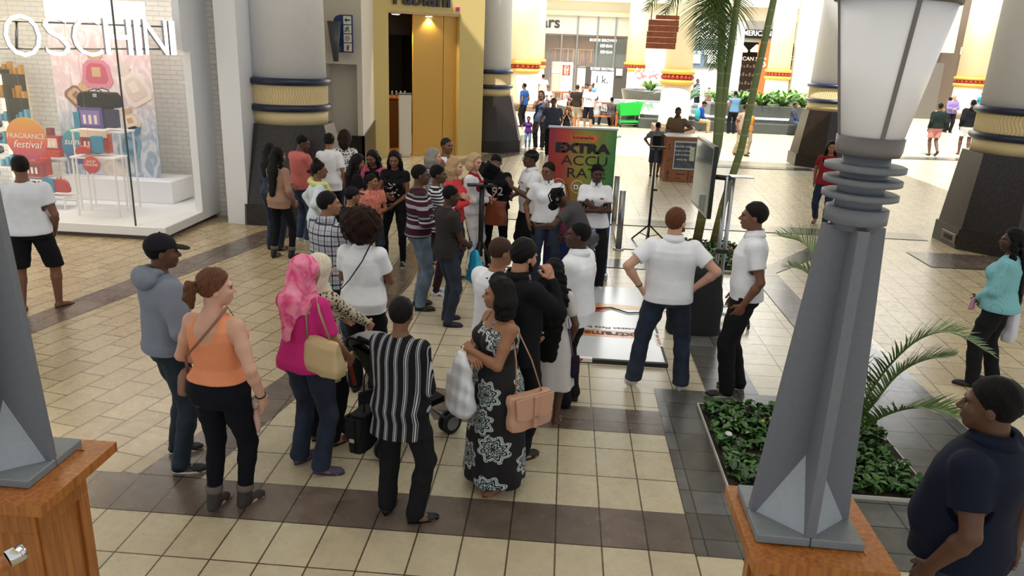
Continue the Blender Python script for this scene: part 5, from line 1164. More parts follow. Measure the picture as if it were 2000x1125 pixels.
def folds(amp,seed,fz=16,fx=9):
    r=np.random.RandomState(seed); a=r.uniform(0,6,6)
    def n(X,Y,Z): return (amp*(np.sin(fz*Z+fx*X+a[0]+1.5*np.sin(5*Z+7*Y+a[3]))+.6*np.sin(fz*1.9*Z-fx*1.4*Y+a[1]+4*X)+.5*np.sin(3*fx*X+2.6*fx*Y+3*Z+a[2]))).astype(f32)
    return n
def streaks(amp,fq=90,seed=0):
    def n(X,Y,Z): return (amp*(np.sin(fq*X+14*np.sin(9*Z+seed))+np.sin(fq*.8*Y+12*np.sin(8*Z+2)))).astype(f32)
    return n
def curls(amp,fq=55):
    def n(X,Y,Z): return (amp*(np.sin(fq*X+1.3*np.sin(fq*Y))*np.sin(fq*Z+2)+.6*np.sin(fq*1.9*Y+Z*20)*np.sin(fq*1.7*X+fq*Z))).astype(f32)
    return n
SKIN={'dark':'#482f24','deep':'#5e4132','brown':'#7a5440','mid':'#96694e','tan':'#b5846a','light':'#cfa08a'}
def skin_mat(t): return mat('skin_'+t,SKIN[t],.5,noise=.05,nscale=6,spec=.35)
def cloth_mat(c,rough=.85,nm=None): return mat(nm or 'cloth_'+c.lstrip('#'),c,rough,noise=.04,nscale=12,bump=.12,bscale=220,spec=.2)
def hair_mat(c,curly=False):
    key=('curly_hair_' if curly else 'hair_')+c.lstrip('#')
    if key in _mc: return _mc[key]
    n=NT(key); v=n.coord('Object',(60,60,60) if curly else (60,60,6)); t=n.n('ShaderNodeTexNoise'); n.l(v,t.inputs[0]); t.inputs['Scale'].default_value=2.2 if curly else 3; t.inputs['Detail'].default_value=4
    q=np.array(srgb(c)); n.col(n.ramp(t.outputs[0],[(.3,tuple(q[:3]*.45)+(1,)),(.7,tuple(np.minimum(1,q[:3]*1.15))+(1,))])); n.bump(t.outputs[0],1.,.02 if curly else .008); n.b.inputs['Roughness'].default_value=.6; n.b.inputs['Specular IOR Level'].default_value=.2; _mc[key]=n.m; return n.m
def denim(c,nm):
    if nm in _mc: return _mc[nm]
    n=NT(nm); t=n.n('ShaderNodeTexNoise'); n.l(n.coord('Object',(1,1,.6)),t.inputs[0]); t.inputs['Scale'].default_value=9; t.inputs['Detail'].default_value=6
    q=np.array(srgb(c)); n.col(n.ramp(t.outputs[0],[(.35,tuple(q[:3]*.6)+(1,)),(.75,tuple(np.minimum(1,q[:3]*1.5))+(1,))])); n.bump(t.outputs[0],.2,.004); n.b.inputs['Roughness'].default_value=.85; _mc[nm]=n.m; return n.m
def stripes(nm,stops,period,axis=2,warp=.0,phase=0):
    if nm in _mc: return _mc[nm]
    n=NT(nm); c=n.n('ShaderNodeTexCoord'); s=n.n('ShaderNodeSeparateXYZ'); n.l(c.outputs['Object'],s.inputs[0]); t=n.n('ShaderNodeTexNoise'); n.l(c.outputs['Object'],t.inputs[0]); t.inputs['Scale'].default_value=4
    x=n.math('ADD',n.math('ADD',s.outputs[axis],n.math('MULTIPLY',t.outputs[0],warp)),phase); n.col(n.ramp(n.math('FRACT',n.math('MULTIPLY',x,1/period)),stops,'CONSTANT')); n.b.inputs['Roughness'].default_value=.85; n.b.inputs['Specular IOR Level'].default_value=.2; _mc[nm]=n.m; return n.m
def plaid_mat():
    if 'plaid' in _mc: return _mc['plaid']
    n=NT('plaid'); c=n.n('ShaderNodeTexCoord'); s=n.n('ShaderNodeSeparateXYZ'); n.l(c.outputs['Object'],s.inputs[0]); out=None
    for ax,per in((0,.085),(2,.095)):
        x=s.outputs[ax] if ax==2 else n.math('ADD',s.outputs[0],n.math('MULTIPLY',s.outputs[1],.8))
        l=n.ramp(n.math('FRACT',n.math('MULTIPLY',x,1/per)),[(0,'#4c5266'),(.16,'#d9dadf'),(.5,'#8f93a2'),(.56,'#d9dadf')],'CONSTANT'); out=l if out is None else n.mix(1.,out,l,'MULTIPLY')
    n.col(out); n.b.inputs['Roughness'].default_value=.85; _mc['plaid']=n.m; return n.m
def paisley_mat():
    if 'paisley' in _mc: return _mc['paisley']
    n=NT('paisley'); c=n.n('ShaderNodeTexCoord'); s=n.n('ShaderNodeSeparateXYZ'); n.l(c.outputs['Object'],s.inputs[0])
    ang=n.math('MULTIPLY',n.math('ARCTAN2',s.outputs[0],s.outputs[1]),.19)
    cb=n.n('ShaderNodeCombineXYZ'); n.l(ang,cb.inputs[0]); n.l(s.outputs[2],cb.inputs[1])
    v=n.n('ShaderNodeTexVoronoi'); n.l(cb.outputs[0],v.inputs[0]); v.inputs['Scale'].default_value=4.0; v.voronoi_dimensions='2D'; v.inputs['Randomness'].default_value=.7
    sb=n.n('ShaderNodeVectorMath',operation='SUBTRACT'); n.l(cb.outputs[0],sb.inputs[0])
    mu=n.n('ShaderNodeVectorMath',operation='SCALE'); n.l(v.outputs['Position'],mu.inputs[0]); mu.inputs['Scale'].default_value=1.0; n.l(mu.outputs[0],sb.inputs[1])
    s2=n.n('ShaderNodeSeparateXYZ'); n.l(sb.outputs[0],s2.inputs[0])
    th=n.math('ARCTAN2',s2.outputs[0],s2.outputs[1]); pet=n.math('MULTIPLY',n.math('COSINE',n.math('MULTIPLY',th,8.)),.055)
    r=n.math('ADD',v.outputs['Distance'],pet)
    ring=n.ramp(r,[(0,'#141214'),(.09,'#c3ccce'),(.15,'#151315'),(.2,'#9fb2b6'),(.25,'#1c1a1c'),(.3,'#d0d4d2'),(.34,'#6f8388'),(.37,'#c7cdcb'),(.40,'#121013')],'CONSTANT')
    v2=n.n('ShaderNodeTexVoronoi'); n.l(cb.outputs[0],v2.inputs[0]); v2.inputs['Scale'].default_value=42
    n.col(n.mix(n.ramp(v2.outputs['Distance'],[(.22,(1,1,1,1)),(.3,(0,0,0,1))]),ring,'#151316')); n.b.inputs['Roughness'].default_value=.8; _mc['paisley']=n.m; return n.m
def scarf_mat(nm,c1,c2,sc=9):
    if nm in _mc: return _mc[nm]
    n=NT(nm); t=n.n('ShaderNodeTexNoise'); n.l(n.coord(),t.inputs[0]); t.inputs['Scale'].default_value=sc; t.inputs['Detail'].default_value=4; t.inputs['Distortion'].default_value=1.5
    n.col(n.ramp(t.outputs[0],[(.35,c1),(.65,c2)])); n.b.inputs['Roughness'].default_value=.8; _mc[nm]=n.m; return n.m
def animal_mat(nm,c1,c2,sc):
    if nm in _mc: return _mc[nm]
    n=NT(nm); t=n.n('ShaderNodeTexVoronoi'); n.l(n.coord(),t.inputs[0]); t.inputs['Scale'].default_value=sc
    n.col(n.ramp(t.outputs['Distance'],[(.35,c1),(.45,c2)])); n.b.inputs['Roughness'].default_value=.8; _mc[nm]=n.m; return n.m
ARMS={'down':((.225,.03,-.045),(.4,-1,0)),'downf':((.20,.11,-.02),(.6,-1,0)),'hips':((.215,-.03,.06),(1,-.55,0)),'hipsf':((.20,.07,.09),(1,-.4,0)),
 'cross':((-.035,.20,.25),(.8,.1,-1),{'dir':(-.75,-.2,.5),'palm':(0,-1,0)}),'crossb':((-.02,.235,.205),(.8,.1,-1),{'dir':(-.9,-.25,.05),'palm':(0,-1,0)}),'front':((.05,.24,.16),(.8,-.4,-.6)),'frontlow':((.04,.17,.03),(.9,-.5,-.3)),'phone':((.07,.28,.30),(.6,-.2,-1)),
 'pocket':((.215,.05,.0),(.7,-1,0)),'chin':((.05,.20,.50),(.5,.4,-1)),'ear':((.13,.06,.63),(1,.5,-.4)),'push':((.14,.42,.10),(.6,-.5,-.7)),'gest':((.12,.30,.27),(.5,-.2,-1)),'mouth':((.05,.2,.56),(.6,.3,-1)),
 'lap':((.06,.30,.04),(.8,-.5,-.3)),'table':((.30,.22,.22),(1,-.3,-.4)),'behind':((.10,-.17,.02),(1,-.3,0)),'swingf':((.21,.22,.03),(.3,-1,0)),'swingb':((.23,-.16,-.02),(.4,-1,0)),'wide':((.42,.12,.14),(.8,-.6,-.3)),'rest':((.42,-.05,.24),(.5,-1,-.6))}
def ik(a,b,l1,l2,pole):
    v=b-a; L=np.linalg.norm(v); L2=min(L,(l1+l2)*.998); u=v/max(L,1e-6); b=a+u*L2
    x=(l1*l1-l2*l2+L2*L2)/(2*L2); hh=math.sqrt(max(0,l1*l1-x*x)); p=np.asarray(pole,float); p=p-u*(p@u); p=nrm(p); return a+u*x+p*hh,b
MTAB=[(-.09,0,-.005,.148,.105),(0,0,-.012,.165,.118),(.08,0,0,.155,.112),(.16,0,.005,.15,.108),(.26,0,.005,.163,.115),(.36,0,.0,.172,.118),(.42,0,-.01,.155,.105),(.475,0,-.015,.108,.078),(.53,0,-.015,.058,.055)]
FTAB=[(-.09,0,-.01,.16,.112),(0,0,-.018,.178,.125),(.08,0,-.008,.158,.108),(.16,0,.0,.128,.092),(.26,0,.0,.14,.10),(.36,0,-.003,.15,.104),(.42,0,-.012,.140,.092),(.475,0,-.015,.094,.068),(.53,0,-.015,.05,.048)]
def figure(x,y,f,label,h=1.72,w=1.,sex='m',skin='brown',lean=0,twist=0,head=(0,0),hipz=.93,feet=None,arms=('down','down'),top=None,bottom=None,shoes=None,hair=None,hw=1.,group=None,curl=.5,hs=None,seat=0,z=0,knee=None,hroll=0,extra=None,fine=None):
    dist=math.hypot(x,y); s=h/1.72
    vx=(.0085 if dist<7.2 else .011 if dist<9.5 else .0135 if dist<15 else .02 if dist<28 else .028); vf=.0048 if dist<7.2 else .0065 if dist<9.5 else .0085 if dist<15 else .013 if dist<28 else .018
    sd=int(abs(x*731+y*379)*10)%9973
    root=empty('person',(x,y,z),math.radians(f),label,'person',group)
    fem=sex=='f'; TB=FTAB if fem else MTAB; hsz=hs or (1. if h>1.5 else 1.+(1.5-h)*.55)
    lw=1+(w-1)*.6
    if fem: lw*=.92
    H0=hipz*s; T=Fr(rotm(0,0,math.radians(twist))@rotm(-math.radians(lean),0,0),(0,0,H0)); T0=Fr(np.eye(3),(0,0,H0))
    S=lambda v: np.asarray(v,float)*s
    def tab(rows,e=0,ez=0,fr=1.,boxy=0,zr=(-9,9),belly=0):
        out=[]
        for (zz,cx,cy,rx,ry) in rows:
            if not(zr[0]<=zz<=zr[1]): continue
            b=max(0,1-abs(zz-.1)/.22)*belly
            rx=rx*w; ry=ry*(w*1.05 if w>1 else w)
            if boxy and zz<.38: rx=rx+(max(rx,.165*w*(.9 if fem else 1.02))-rx)*boxy; ry=ry+(max(ry,.118*w)-ry)*boxy
            out.append((zz*s,cx*s,(cy+b*.5)*s,(rx+e)*s,(ry+e+b*.5)*s))
        return out
    belly=max(0,w-1.06)*.25
    # --- joints
    shx=(.150 if fem else .172)*(1+(w-1)*.5); J={}
    hd=Fr(T.R@rotm(0,0,math.radians(head[0]))@rotm(-math.radians(head[1]),math.radians(hroll),0),T.p(S((0,0,.53))));
    hc=hd.p(S((0,.012,.135))); HF=Fr(hd.R,hc); q=s*hsz
    def HP(v): return HF.p(np.asarray(v,float)*q)
    arm=[]
    for i,a in enumerate(arms):
        sg=-1 if i==0 else 1
        if isinstance(a,str): a=ARMS[a]
        if 1: tgt,pole=a[0],a[1]; ex=a[2] if len(a)>2 else {}
        sh=np.array([shx,-.012,.437]); tg=np.array(tgt,float)
        if not ex.get('nw'): tg[0]+=(w-1)*.13*(1 if tg[0]>.1 else .3); tg[1]+=(w-1)*.1*(1 if tg[1]>.1 else 0)
        el,wr=ik(sh,tg,.285,.25,pole); fd=nrm(wr-el); hdn=nrm(np.array(ex['dir'],float)) if 'dir' in ex else nrm(fd+np.array([0,0,-.15]))
        n0=np.array(ex.get('palm',(-1,0,0)),float); n0=nrm(n0-hdn*(n0@hdn)+1e-6*np.array([0,1,0])); sd_=np.cross(hdn,n0)
        m=lambda v: T.p(S(np.array([v[0]*sg,v[1],v[2]]))); md=lambda v: T.d(np.array([v[0]*sg,v[1],v[2]]))
        cu=ex.get('curl',curl); arm.append(dict(sh=m(sh),el=m(el),wr=m(wr),hd=md(hdn),n=md(n0),sd=md(sd_),curl=cu,hand=m(wr+hdn*.08)))
    legs=[]
    feet=feet or [(-.10,0,8,0),(.10,0,-8,0)]
    for i,ft in enumerate(feet):
        sg=-1 if i==0 else 1; hp=T0.p(S((sg*.085*(1+(w-1)*.4),0,-.01))); an=np.array([ft[0]*s,ft[1]*s,(.075+(ft[3] if len(ft)>3 else 0))*s]); yaw=math.radians(ft[2]); fd=np.array([-math.sin(yaw),math.cos(yaw),0])
        pole=fd+np.array([sg*.15,0,0]); pole=pole if knee is None else np.array(knee[i],float)
        kn,an=ik(hp,an,.44*s,.425*s,pole); pit=ft[4] if len(ft)>4 else 0
        fd3=nrm(fd*math.cos(math.radians(pit))+np.array([0,0,math.sin(math.radians(pit))]))
        legs.append(dict(hp=hp,kn=kn,an=an,fd=fd3,side=np.array([math.cos(yaw),math.sin(yaw),0])))
    # --- body
    B=Fld(); B.loft(tab(TB,0,belly=belly),T,.03*s)
    if abs(lean)>12 or abs(twist)>5: B.ell(T0.p((0,-.01,0)),S((.15*w,.11*w,.1)),k=.05)
    B.chain([T.p(S((0,-.018,.47))),HP((0,-.02,-.05))],[.056*lw*s,.052*lw*s],.03*s)
    if fem:
        for sg in(-1,1): B.ell(T.p(S((sg*.068*w,.085*w,.33))),S((.06*w,.05*w,.058*w)),T.R,.03*s)
    for A in arm:
        ua=nrm(A['el']-A['sh']); B.ell(A['sh'],S((.052*lw,.052*lw,.052*lw)),k=.05*s)
        B.chain([A['sh'],A['sh']*.5+A['el']*.5,A['el']],[.05*lw*s,.045*lw*s,.036*lw*s],.02*s); B.chain([A['el'],A['el']*.7+A['wr']*.3,A['wr']],[.036*lw*s,.039*lw*s,.0255*lw*s],.015*s)
        # hand
        hh,nn,sv=A['hd'],A['n'],A['sd']; wr=A['wr']; bR=np.stack([sv,hh,nn],1); fr_=max(.0082,.0)*s*(1 if not fem else .9)+vf*.25
        B.cone(wr,wr+hh*.03*s,.026*s*.95,.028*s,.012*s,(nn,.72)); B.ell(wr+hh*.055*s,S((.041,.05,.0165)),bR,.012*s)
        for j,(off,L,cf) in enumerate(((.030,.074,.9),(.0105,.082,1.),(-.010,.077,1.05),(-.029,.062,1.15))):
            b0=wr+hh*.082*s+sv*off*s; c1=A['curl']*cf; dirs=[nrm(hh*math.cos(c1*.6)+nn*math.sin(c1*.6)+sv*off*2),nrm(hh*math.cos(c1*1.5)+nn*math.sin(c1*1.5)+sv*off),nrm(hh*math.cos(c1*2.3)+nn*math.sin(c1*2.3))]
            p=[b0]; 
            for d_,l_ in zip(dirs,(.45,.32,.25)): p.append(p[-1]+d_*L*l_*s)
            B.chain(p,[fr_*1.08,fr_,fr_*.92,fr_*.8],.003*s)
        t0=wr+hh*.022*s+sv*.026*s; t1=t0+nrm(hh*.7+sv*.8+nn*.35)*.036*s; t2=t1+nrm(hh*.95+sv*.25+nn*.45)*.048*s; B.chain([t0,t1,t2],[.015*s,fr_*1.2,fr_],.008*s)
    for Lg in legs:
        B.chain([Lg['hp'],Lg['hp']*.5+Lg['kn']*.5,Lg['kn']],[.088*lw*s*(1.05 if fem else 1),.074*lw*s,.053*lw*s],.03*s); c=Lg['kn']*.68+Lg['an']*.32-Lg['fd']*.012*s*0
        B.chain([Lg['kn'],c,Lg['an']],[.052*lw*s,.053*lw*s,.034*lw*s],.02*s)
        a=Lg['an']; d=Lg['fd']; dn=np.array([0,0,-1.])
        B.cone(a-d*.025*s+dn*.04*s,a+dn*.035*s,.032*s,.032*s,.015); B.cone(a+dn*.03*s,a+d*.11*s+dn*.052*s,.034*s,.024*s,.02,(np.array([0,0,1.]),.8)); 
        for j in range(5): off=(.028-.014*j)*(1 if Lg is legs[1] else -1)*-1; B.cone(a+d*.11*s+Lg['side']*off*s+dn*.06*s,a+d*(.165-.007*j)*s+Lg['side']*off*1.15*s+dn*.064*s,.011*s,.0095*s+vf*.15,.005)
        B.ell(a+d*.07*s+dn*.052*s,S((.04,.07,.022)),np.stack([Lg['side'],d,[0,0,1]],1),.015)
    # head
    HR=HF.R
    def he(c,r,k=.015,sub=False): B.ell(HP(c),np.asarray(r)*q,HR,k*q,sub)
    he((0,-.015,.032),(.075,.094,.088)); he((0,.022,-.03),(.060,.070,.070),.03); he((0,.066,-.083),(.026,.024,.022),.03); he((0,.05,-.035),(.05,.045,.05),.02)
    he((-.036,.068,-.018),(.022,.02,.02),.02); he((.036,.068,-.018),(.022,.02,.02),.02); he((0,.075,.03),(.05,.018,.014),.015)
    B.chain([HP((0,.088,.012)),HP((0,.110,-.018))],[.008*q,.0125*q],.008*q); he((-.012,.100,-.022),(.009,.01,.008),.005); he((.012,.100,-.022),(.009,.01,.008),.005)
    he((-.032,.088,.006),(.017,.009,.009),.008,True); he((.032,.088,.006),(.017,.009,.009),.008,True)
    he((0,.092,-.049),(.024,.012,.006),.006); he((0,.089,-.059),(.020,.012,.006),.006)
    for sg in(-1,1): he((sg*.076,-.008,-.008),(.009,.019,.03),.006)
    V,F=B.mesh(vx); parts=[(V,F)]
    # fine blocks replace the coarse cells of head and hands
    blocks=[(HP((0,0,0))-np.array([.15,.15,.135])*q,HP((0,0,0))+np.array([.15,.15,.17])*q)]
    for A in arm: c=A['wr']+A['hd']*.085*s; blocks.append((c-.105*s,c+.105*s))
    if dist<34:
        keep=np.ones(len(F),bool); cen=V[F].mean(1)
        for lo,hi in blocks: keep&=~((cen>lo+vx*.5).all(1)&(cen<hi-vx*.5).all(1))
        parts=[(V,F[keep])]
        done=[]
        for lo,hi in blocks:
            v2,f2=B.mesh(vf,lo,hi)
            if len(f2):
                c2=v2[f2].mean(1); kp=np.ones(len(f2),bool)
                for l3,h3 in done: kp&=~((c2>l3).all(1)&(c2<h3).all(1))
                parts.append((v2,f2[kp]))
            done.append((lo,hi))
    VV=[];FF=[];MI=[];n0=0
    for v,f_ in parts: VV.append(v); FF+= [f_+n0]; MI.append(np.zeros(len(f_),int)); n0+=len(v)
    VV=np.concatenate(VV); FF=np.concatenate(FF); 
    # face details in the same mesh: eyes, brows, lips
    k=MB()
    if dist<60:
        for sg in(-1,1):
            k.ball(HP((sg*.032,.0805,.005)),np.array([.0115,.0075,.0052])*q,1,10,HR); k.ball(HP((sg*.032,.0845,.005)),np.array([.0056,.0045,.0054])*q,2,8,HR); k.tube([HP((sg*.021,.0875,.008)),HP((sg*.032,.0895,.0115)),HP((sg*.044,.0845,.008))],.0022*q,5,2)
            k.tube([HP((sg*.018,.096,.020)),HP((sg*.034,.094,.025)),HP((sg*.05,.083,.021))],.0032*q,5,2)
        k.ball(HP((0,.0955,-.0485)),np.array([.023,.0095,.0045])*q,3,10,HR); k.ball(HP((0,.0945,-.0575)),np.array([.018,.0095,.0055])*q,3,10,HR)
        kv=np.concatenate(k.V); kf=np.array([list(f_)+[f_[-1]]*(4-len(f_)) if len(f_)<4 else f_[:4] for f_ in k.F if len(f_)<=4])
        km=np.array([m for m,f_ in zip(k.M,k.F) if len(f_)<=4]); FF=np.concatenate([FF,kf+len(VV)]); VV=np.concatenate([VV,kv]); mi=np.concatenate([np.zeros(len(FF)-len(kf),int),km])
    else: mi=np.zeros(len(FF),int)
    sk=SKIN[skin]; lip=mat('lip_'+skin,{'dark':'#4a2320','deep':'#64332f','brown':'#8a4a42','mid':'#a35a4f','tan':'#b96a60','light':'#c8766e'}[skin],.45)
    o=mesh_obj('body',VV,FF,[skin_mat(skin),mat('eye_white','#a39a92',.5),mat('eye_dark','#17100c',.3),lip],root,True); 
    me=o.data
    if len(me.polygons)==len(mi): me.polygons.foreach_set('material_index',mi.astype(np.int32))
    def out(Fd,name,m,par=root,hh=vx):
        v,f_=Fd.mesh(hh); return mesh_obj(name,v,f_,m,par,True)
    # --- trousers / skirt
    def leg_field(e0,e1,upto=1.,waist=.1,e_an=None,cl=True,amp=.0022):
        b=Fld(); b.noise=folds(amp*s,sd,30,12)
        b.loft(tab(TB,e0,zr=(-.1,.17)),T0 if abs(lean)<25 else T0,.03*s)
        if abs(lean)>=8: b.loft(tab(TB,e0,zr=(-.1,.17)),T,.05*s)
        for Lg in legs:
            r0,r1,r2,r3=[(v*lw+e)*s for v,e in((.09*(1.05 if fem else 1),e0),(.056,e1),(.052,e1),(.036,e_an if e_an is not None else e1))]
            mid=Lg['kn']*.68+Lg['an']*.32
            if upto>=1: b.chain([Lg['hp'],Lg['hp']*.5+Lg['kn']*.5,Lg['kn'],mid,Lg['an']],[r0,(r0+r1)/2+.006*s,r1,r2,r3],.02*s)
            else:
                t=upto*2; p=Lg['hp']+(Lg['kn']-Lg['hp'])*min(1,t); b.cone(Lg['hp'],p,r0,r1+(r0-r1)*(1-min(1,t))+.012*s,.02)
                if t>1: b.cone(Lg['kn'],Lg['kn']+(Lg['an']-Lg['kn'])*(t-1),r1,r2,.02)
        b.clip(T.p(S((0,0,waist))),T.d((0,0,1))); 
        if cl and not seat:
            if upto>=1: b.clip((0,0,(.05)*s),(0,0,-1))
            else: b.clip((0,0,H0-(.87*upto)*s),(0,0,-1))
        return b
    bt_,bm=(bottom or (None,None))[:2]; bo=(bottom or (0,0,{}))[2] if bottom and len(bottom)>2 else {}
    if bt_ in('jeans','trousers','skinny','shorts','bermuda'):
        e0,e1,ea,amp={'jeans':(.010,.016,.024,.0024),'trousers':(.012,.022,.034,.0026),'skinny':(.006,.008,.009,.0015),'shorts':(.016,.028,.02,.002),'bermuda':(.014,.022,.02,.002)}[bt_]
        if bo.get('flare'): ea=.04
        o=out(leg_field(e0,e1,{'shorts':.40,'bermuda':.56}.get(bt_,1.) if 'upto' not in bo else bo['upto'],bo.get('waist',.1),ea,amp=amp),'shorts' if bt_ in('shorts','bermuda') else ('jeans' if bt_=='jeans' else 'trousers'),bm)
        if bo.get('pockets'):
            for sg in(-1,1):
                k=MB(); c=T0.p(S((sg*.075*w,-.140*w-.001,-.075))); a_=S((.05,0,.055)); P=[c+[-a_[0],0,a_[2]],c+[a_[0],0,a_[2]],c+[a_[0]*.9,0,-a_[2]*.7],c+[0,0,-a_[2]],c+[-a_[0]*.9,0,-a_[2]*.7]]; k.slab(P,(0,.02*s,0)); k.build('back_pocket',bm,o,bevel=.004)
    if bt_ in('skirt','dress'):
        zt=.46 if bt_=='dress' else .1; L=bo.get('len',.5); fl=bo.get('flare',.06)
        b=Fld(); b.noise=(lambda X,Y,Z,a_=.006*s: (a_*np.sin(7*np.arctan2(Y,X)+3*np.sin(3*Z))*np.clip((H0+.05-Z)*2,0,1)).astype(f32))
        rows=[r for r in tab(TB,.014,zr=(-.05,.43 if bt_=='dress' else .1),boxy=bo.get('boxy',0),belly=belly)]; b0=tab(TB,.014,zr=(-.001,.001))[0]
        rows=[r for r in rows if r[0]>-.06*s]+[(-L*s,0,0,b0[3]+fl*s,b0[4]+fl*s),(-.1*s,0,-.01*s,b0[3]+fl*.25*s,b0[4]+fl*.25*s)]
        rows.sort(); b.loft(rows,T0 if lean<10 else T,.03*s)
        if bt_=='dress' and fem:
            for sg in(-1,1): b.ell(T.p(S((sg*.068*w,.085*w,.33))),S((.068*w,.06*w,.066*w)),T.R,.03*s)
            if bo.get('straps'):
                for sg in(-1,1): b.chain([T.p(S((sg*.055,.105*w,.38))),T.p(S((sg*.06,.03,.505))),T.p(S((sg*.05,-.09*w,.42)))],[.012*s]*3,.01)
            if bo.get('sleeve'):
                for A in arm: b.cone(A['sh'],A['sh']+(A['el']-A['sh'])*bo['sleeve'],.064*lw*s,.058*lw*s,.02)
        o=out(b,'dress' if bt_=='dress' else 'skirt',bm)
    # --- top
    tt,tm=(top or (None,None))[:2]; to=(top or (0,0,{}))[2] if top and len(top)>2 else {}
    if tt:
        hem=to.get('hem',-.06); e=to.get('ease',{'polo':.022,'tee':.02,'tank':.008,'long':.016,'hoodie':.04,'shirt':.024}[tt]); boxy=to.get('boxy',{'polo':.9,'tee':.9,'tank':0,'long':.4,'hoodie':1.,'shirt':1.}[tt] if not fem else {'polo':.7,'tee':.6,'tank':0,'long':.3,'hoodie':.8,'shirt':.7}[tt])
        b=Fld(); b.noise=folds({'tank':.0012,'hoodie':.0035}.get(tt,.0026)*s,sd+5,15,10)
        rows=tab(TB,e,boxy=boxy,belly=belly,zr=(-.4,.49)); rows=[(r[0],r[1],r[2],r[3]+max(0,(.028 if tt!='tank' else .024)-e)*s,r[4]+max(0,(.028 if tt!='tank' else .024)-e)*s) if r[0]<.12*s else r for r in rows if r[0]>=hem*s-1e-6]; lo=rows[0]
        rows=[(hem*s,lo[1],lo[2],lo[3]+to.get('flare',0)*s+(.0 if hem>-.08 else .006*s),lo[4]+to.get('flare',0)*s)]+rows+[(.535*s,0,-.015*s,(.058 if tt!='tank' else .05)*s*lw+.0,.055*s*lw)]
        b.loft(rows,T,.03*s)
        if abs(lean)>=18: b.loft([r for r in rows if r[0]<.12*s],T0,.06*s)
        if fem:
            for sg in(-1,1): b.ell(T.p(S((sg*.068*w,(.085+e*.6)*w,.33))),S((.064*w+e*.7,.055*w+e*.5,.062*w+e*.6)),T.R,.035*s)
        sl={'polo':.62,'tee':.6,'long':2.,'hoodie':2.,'shirt':.72,'tank':0}[tt]; sl=to.get('sleeve',sl); ea=to.get('se',{'polo':.022,'tee':.02,'long':.012,'hoodie':.028,'shirt':.024,'tank':0}[tt])
        for A in arm:
            if sl<=0: continue
            b.ell(A['sh'],S([.05*lw+e*.6]*3),k=.05*s)
            if sl<=1:
                p=A['sh']+(A['el']-A['sh'])*sl; b.cone(A['sh'],p,(.052*lw+e)*s,(.046*lw+ea)*s,.03*s)
                n_=nrm(A['el']-A['sh'])
                b.P.append((lambda X,Y,Z,p=p,n_=n_:np.where(((X-p[0])**2+(Y-p[1])**2+(Z-p[2])**2)<(.10*s)**2,-((X-p[0])*n_[0]+(Y-p[1])*n_[1]+(Z-p[2])*n_[2]),9),p-.11*s,p+.11*s,.003,True))
            else:
                t=min(1,sl-1); b.chain([A['sh'],A['el'],A['el']+(A['wr']-A['el'])*t],[(.052*lw+e)*s,(.040*lw+ea)*s,(.029*lw+ea*.8)*s],.025*s)
        if tt=='tank':
            if to.get('scoop',1):
                b.ell(T.p(S((0,-.15,.50))),S((.088*w,.12,.16)),T.R,.006,True); b.ell(T.p(S((0,.12,.50))),S((.08*w,.1,.12)),T.R,.01,True)
                for sg in(-1,1): b.ell(T.p(S((sg*.182*w,0,.42))),S((.062,.25,.15)),T.R,.006,True)
        else:
            b.ell(T.p(S((0,.02,.56))),S((.062,.07,.055)),T.R,.01,True)
        if not seat: b.clip(T.p(S((0,0,hem))),T.d((0,0,-1)))
        so=out(b,{'polo':'polo_shirt','tee':'t_shirt','tank':'tank_top','long':'top','hoodie':'hoodie','shirt':'shirt'}[tt],tm)
        if tt in('polo','shirt') or to.get('collar'):
            b=Fld(); n_=20; k=MB(); V=[]
            for j in range(n_+1):
                a=math.radians(100)+2*PI*j/n_*.945; gap=.02
                cx,cy=math.cos(a),math.sin(a)
                for (r,zz) in((.067,.515),(.064,.560),(.091,.506),(.070,.568)): V.append(T.p(S((cx*r*lw,cy*r*1.05*lw-.012+(.0),zz-(.02 if cy>.2 else 0)*cy))))
            F=[]
            for j in range(n_):
                a=4*j; F+=[(a,a+1,a+5,a+4),(a+1,a+3,a+7,a+5),(a+3,a+2,a+6,a+7)]
            k.add(V,F,0,True); c_=k.build('collar',to.get('cm',tm),so); md=c_.modifiers.new('s','SOLIDIFY'); md.thickness=.006*s
        if tt=='hoodie':
            b=Fld(); b.noise=folds(.003*s,sd+9); b.ell(T.p(S((0,-.115,.50))),S((.13,.075,.085)),T.R,.02); b.ell(T.p(S((0,-.04,.545))),S((.085,.07,.05)),T.R,.02); b.ell(T.p(S((0,.015,.60))),S((.078,.1,.09)),T.R,.01,True); out(b,'hood',tm,so)
            b=Fld(); b.loft([(hem*s-.0,0,lo[2],lo[3]+.0*s,lo[4]+.0*s),((hem+.05)*s,0,lo[2],lo[3]+.004*s,lo[4]+.004*s)],T,.01); out(b,'waistband',to.get('band',tm),so)
        if to.get('text'):
            for (txt,sz,pz,front,m_) in to['text']:
                yy=(.125*w+e+.035 if front else -.125*w-e-.02)*s; p=T.p(np.array([0,yy,pz*s])); text('lettering',txt,sz*s,p,T.d((-1,0,0) if front else (1,0,0)),T.d((0,0,1)),m_,so,.03)
        if to.get('logo'): k=MB(); p=T.p(S((to.get('lx',-.075),.128*w+e+.012,.36))); k.box(p,np.array([.05,.014,.018])*s,T.R,0,.003); k.build('chest_logo',mat('logo_red','#c8402a',.6),so)
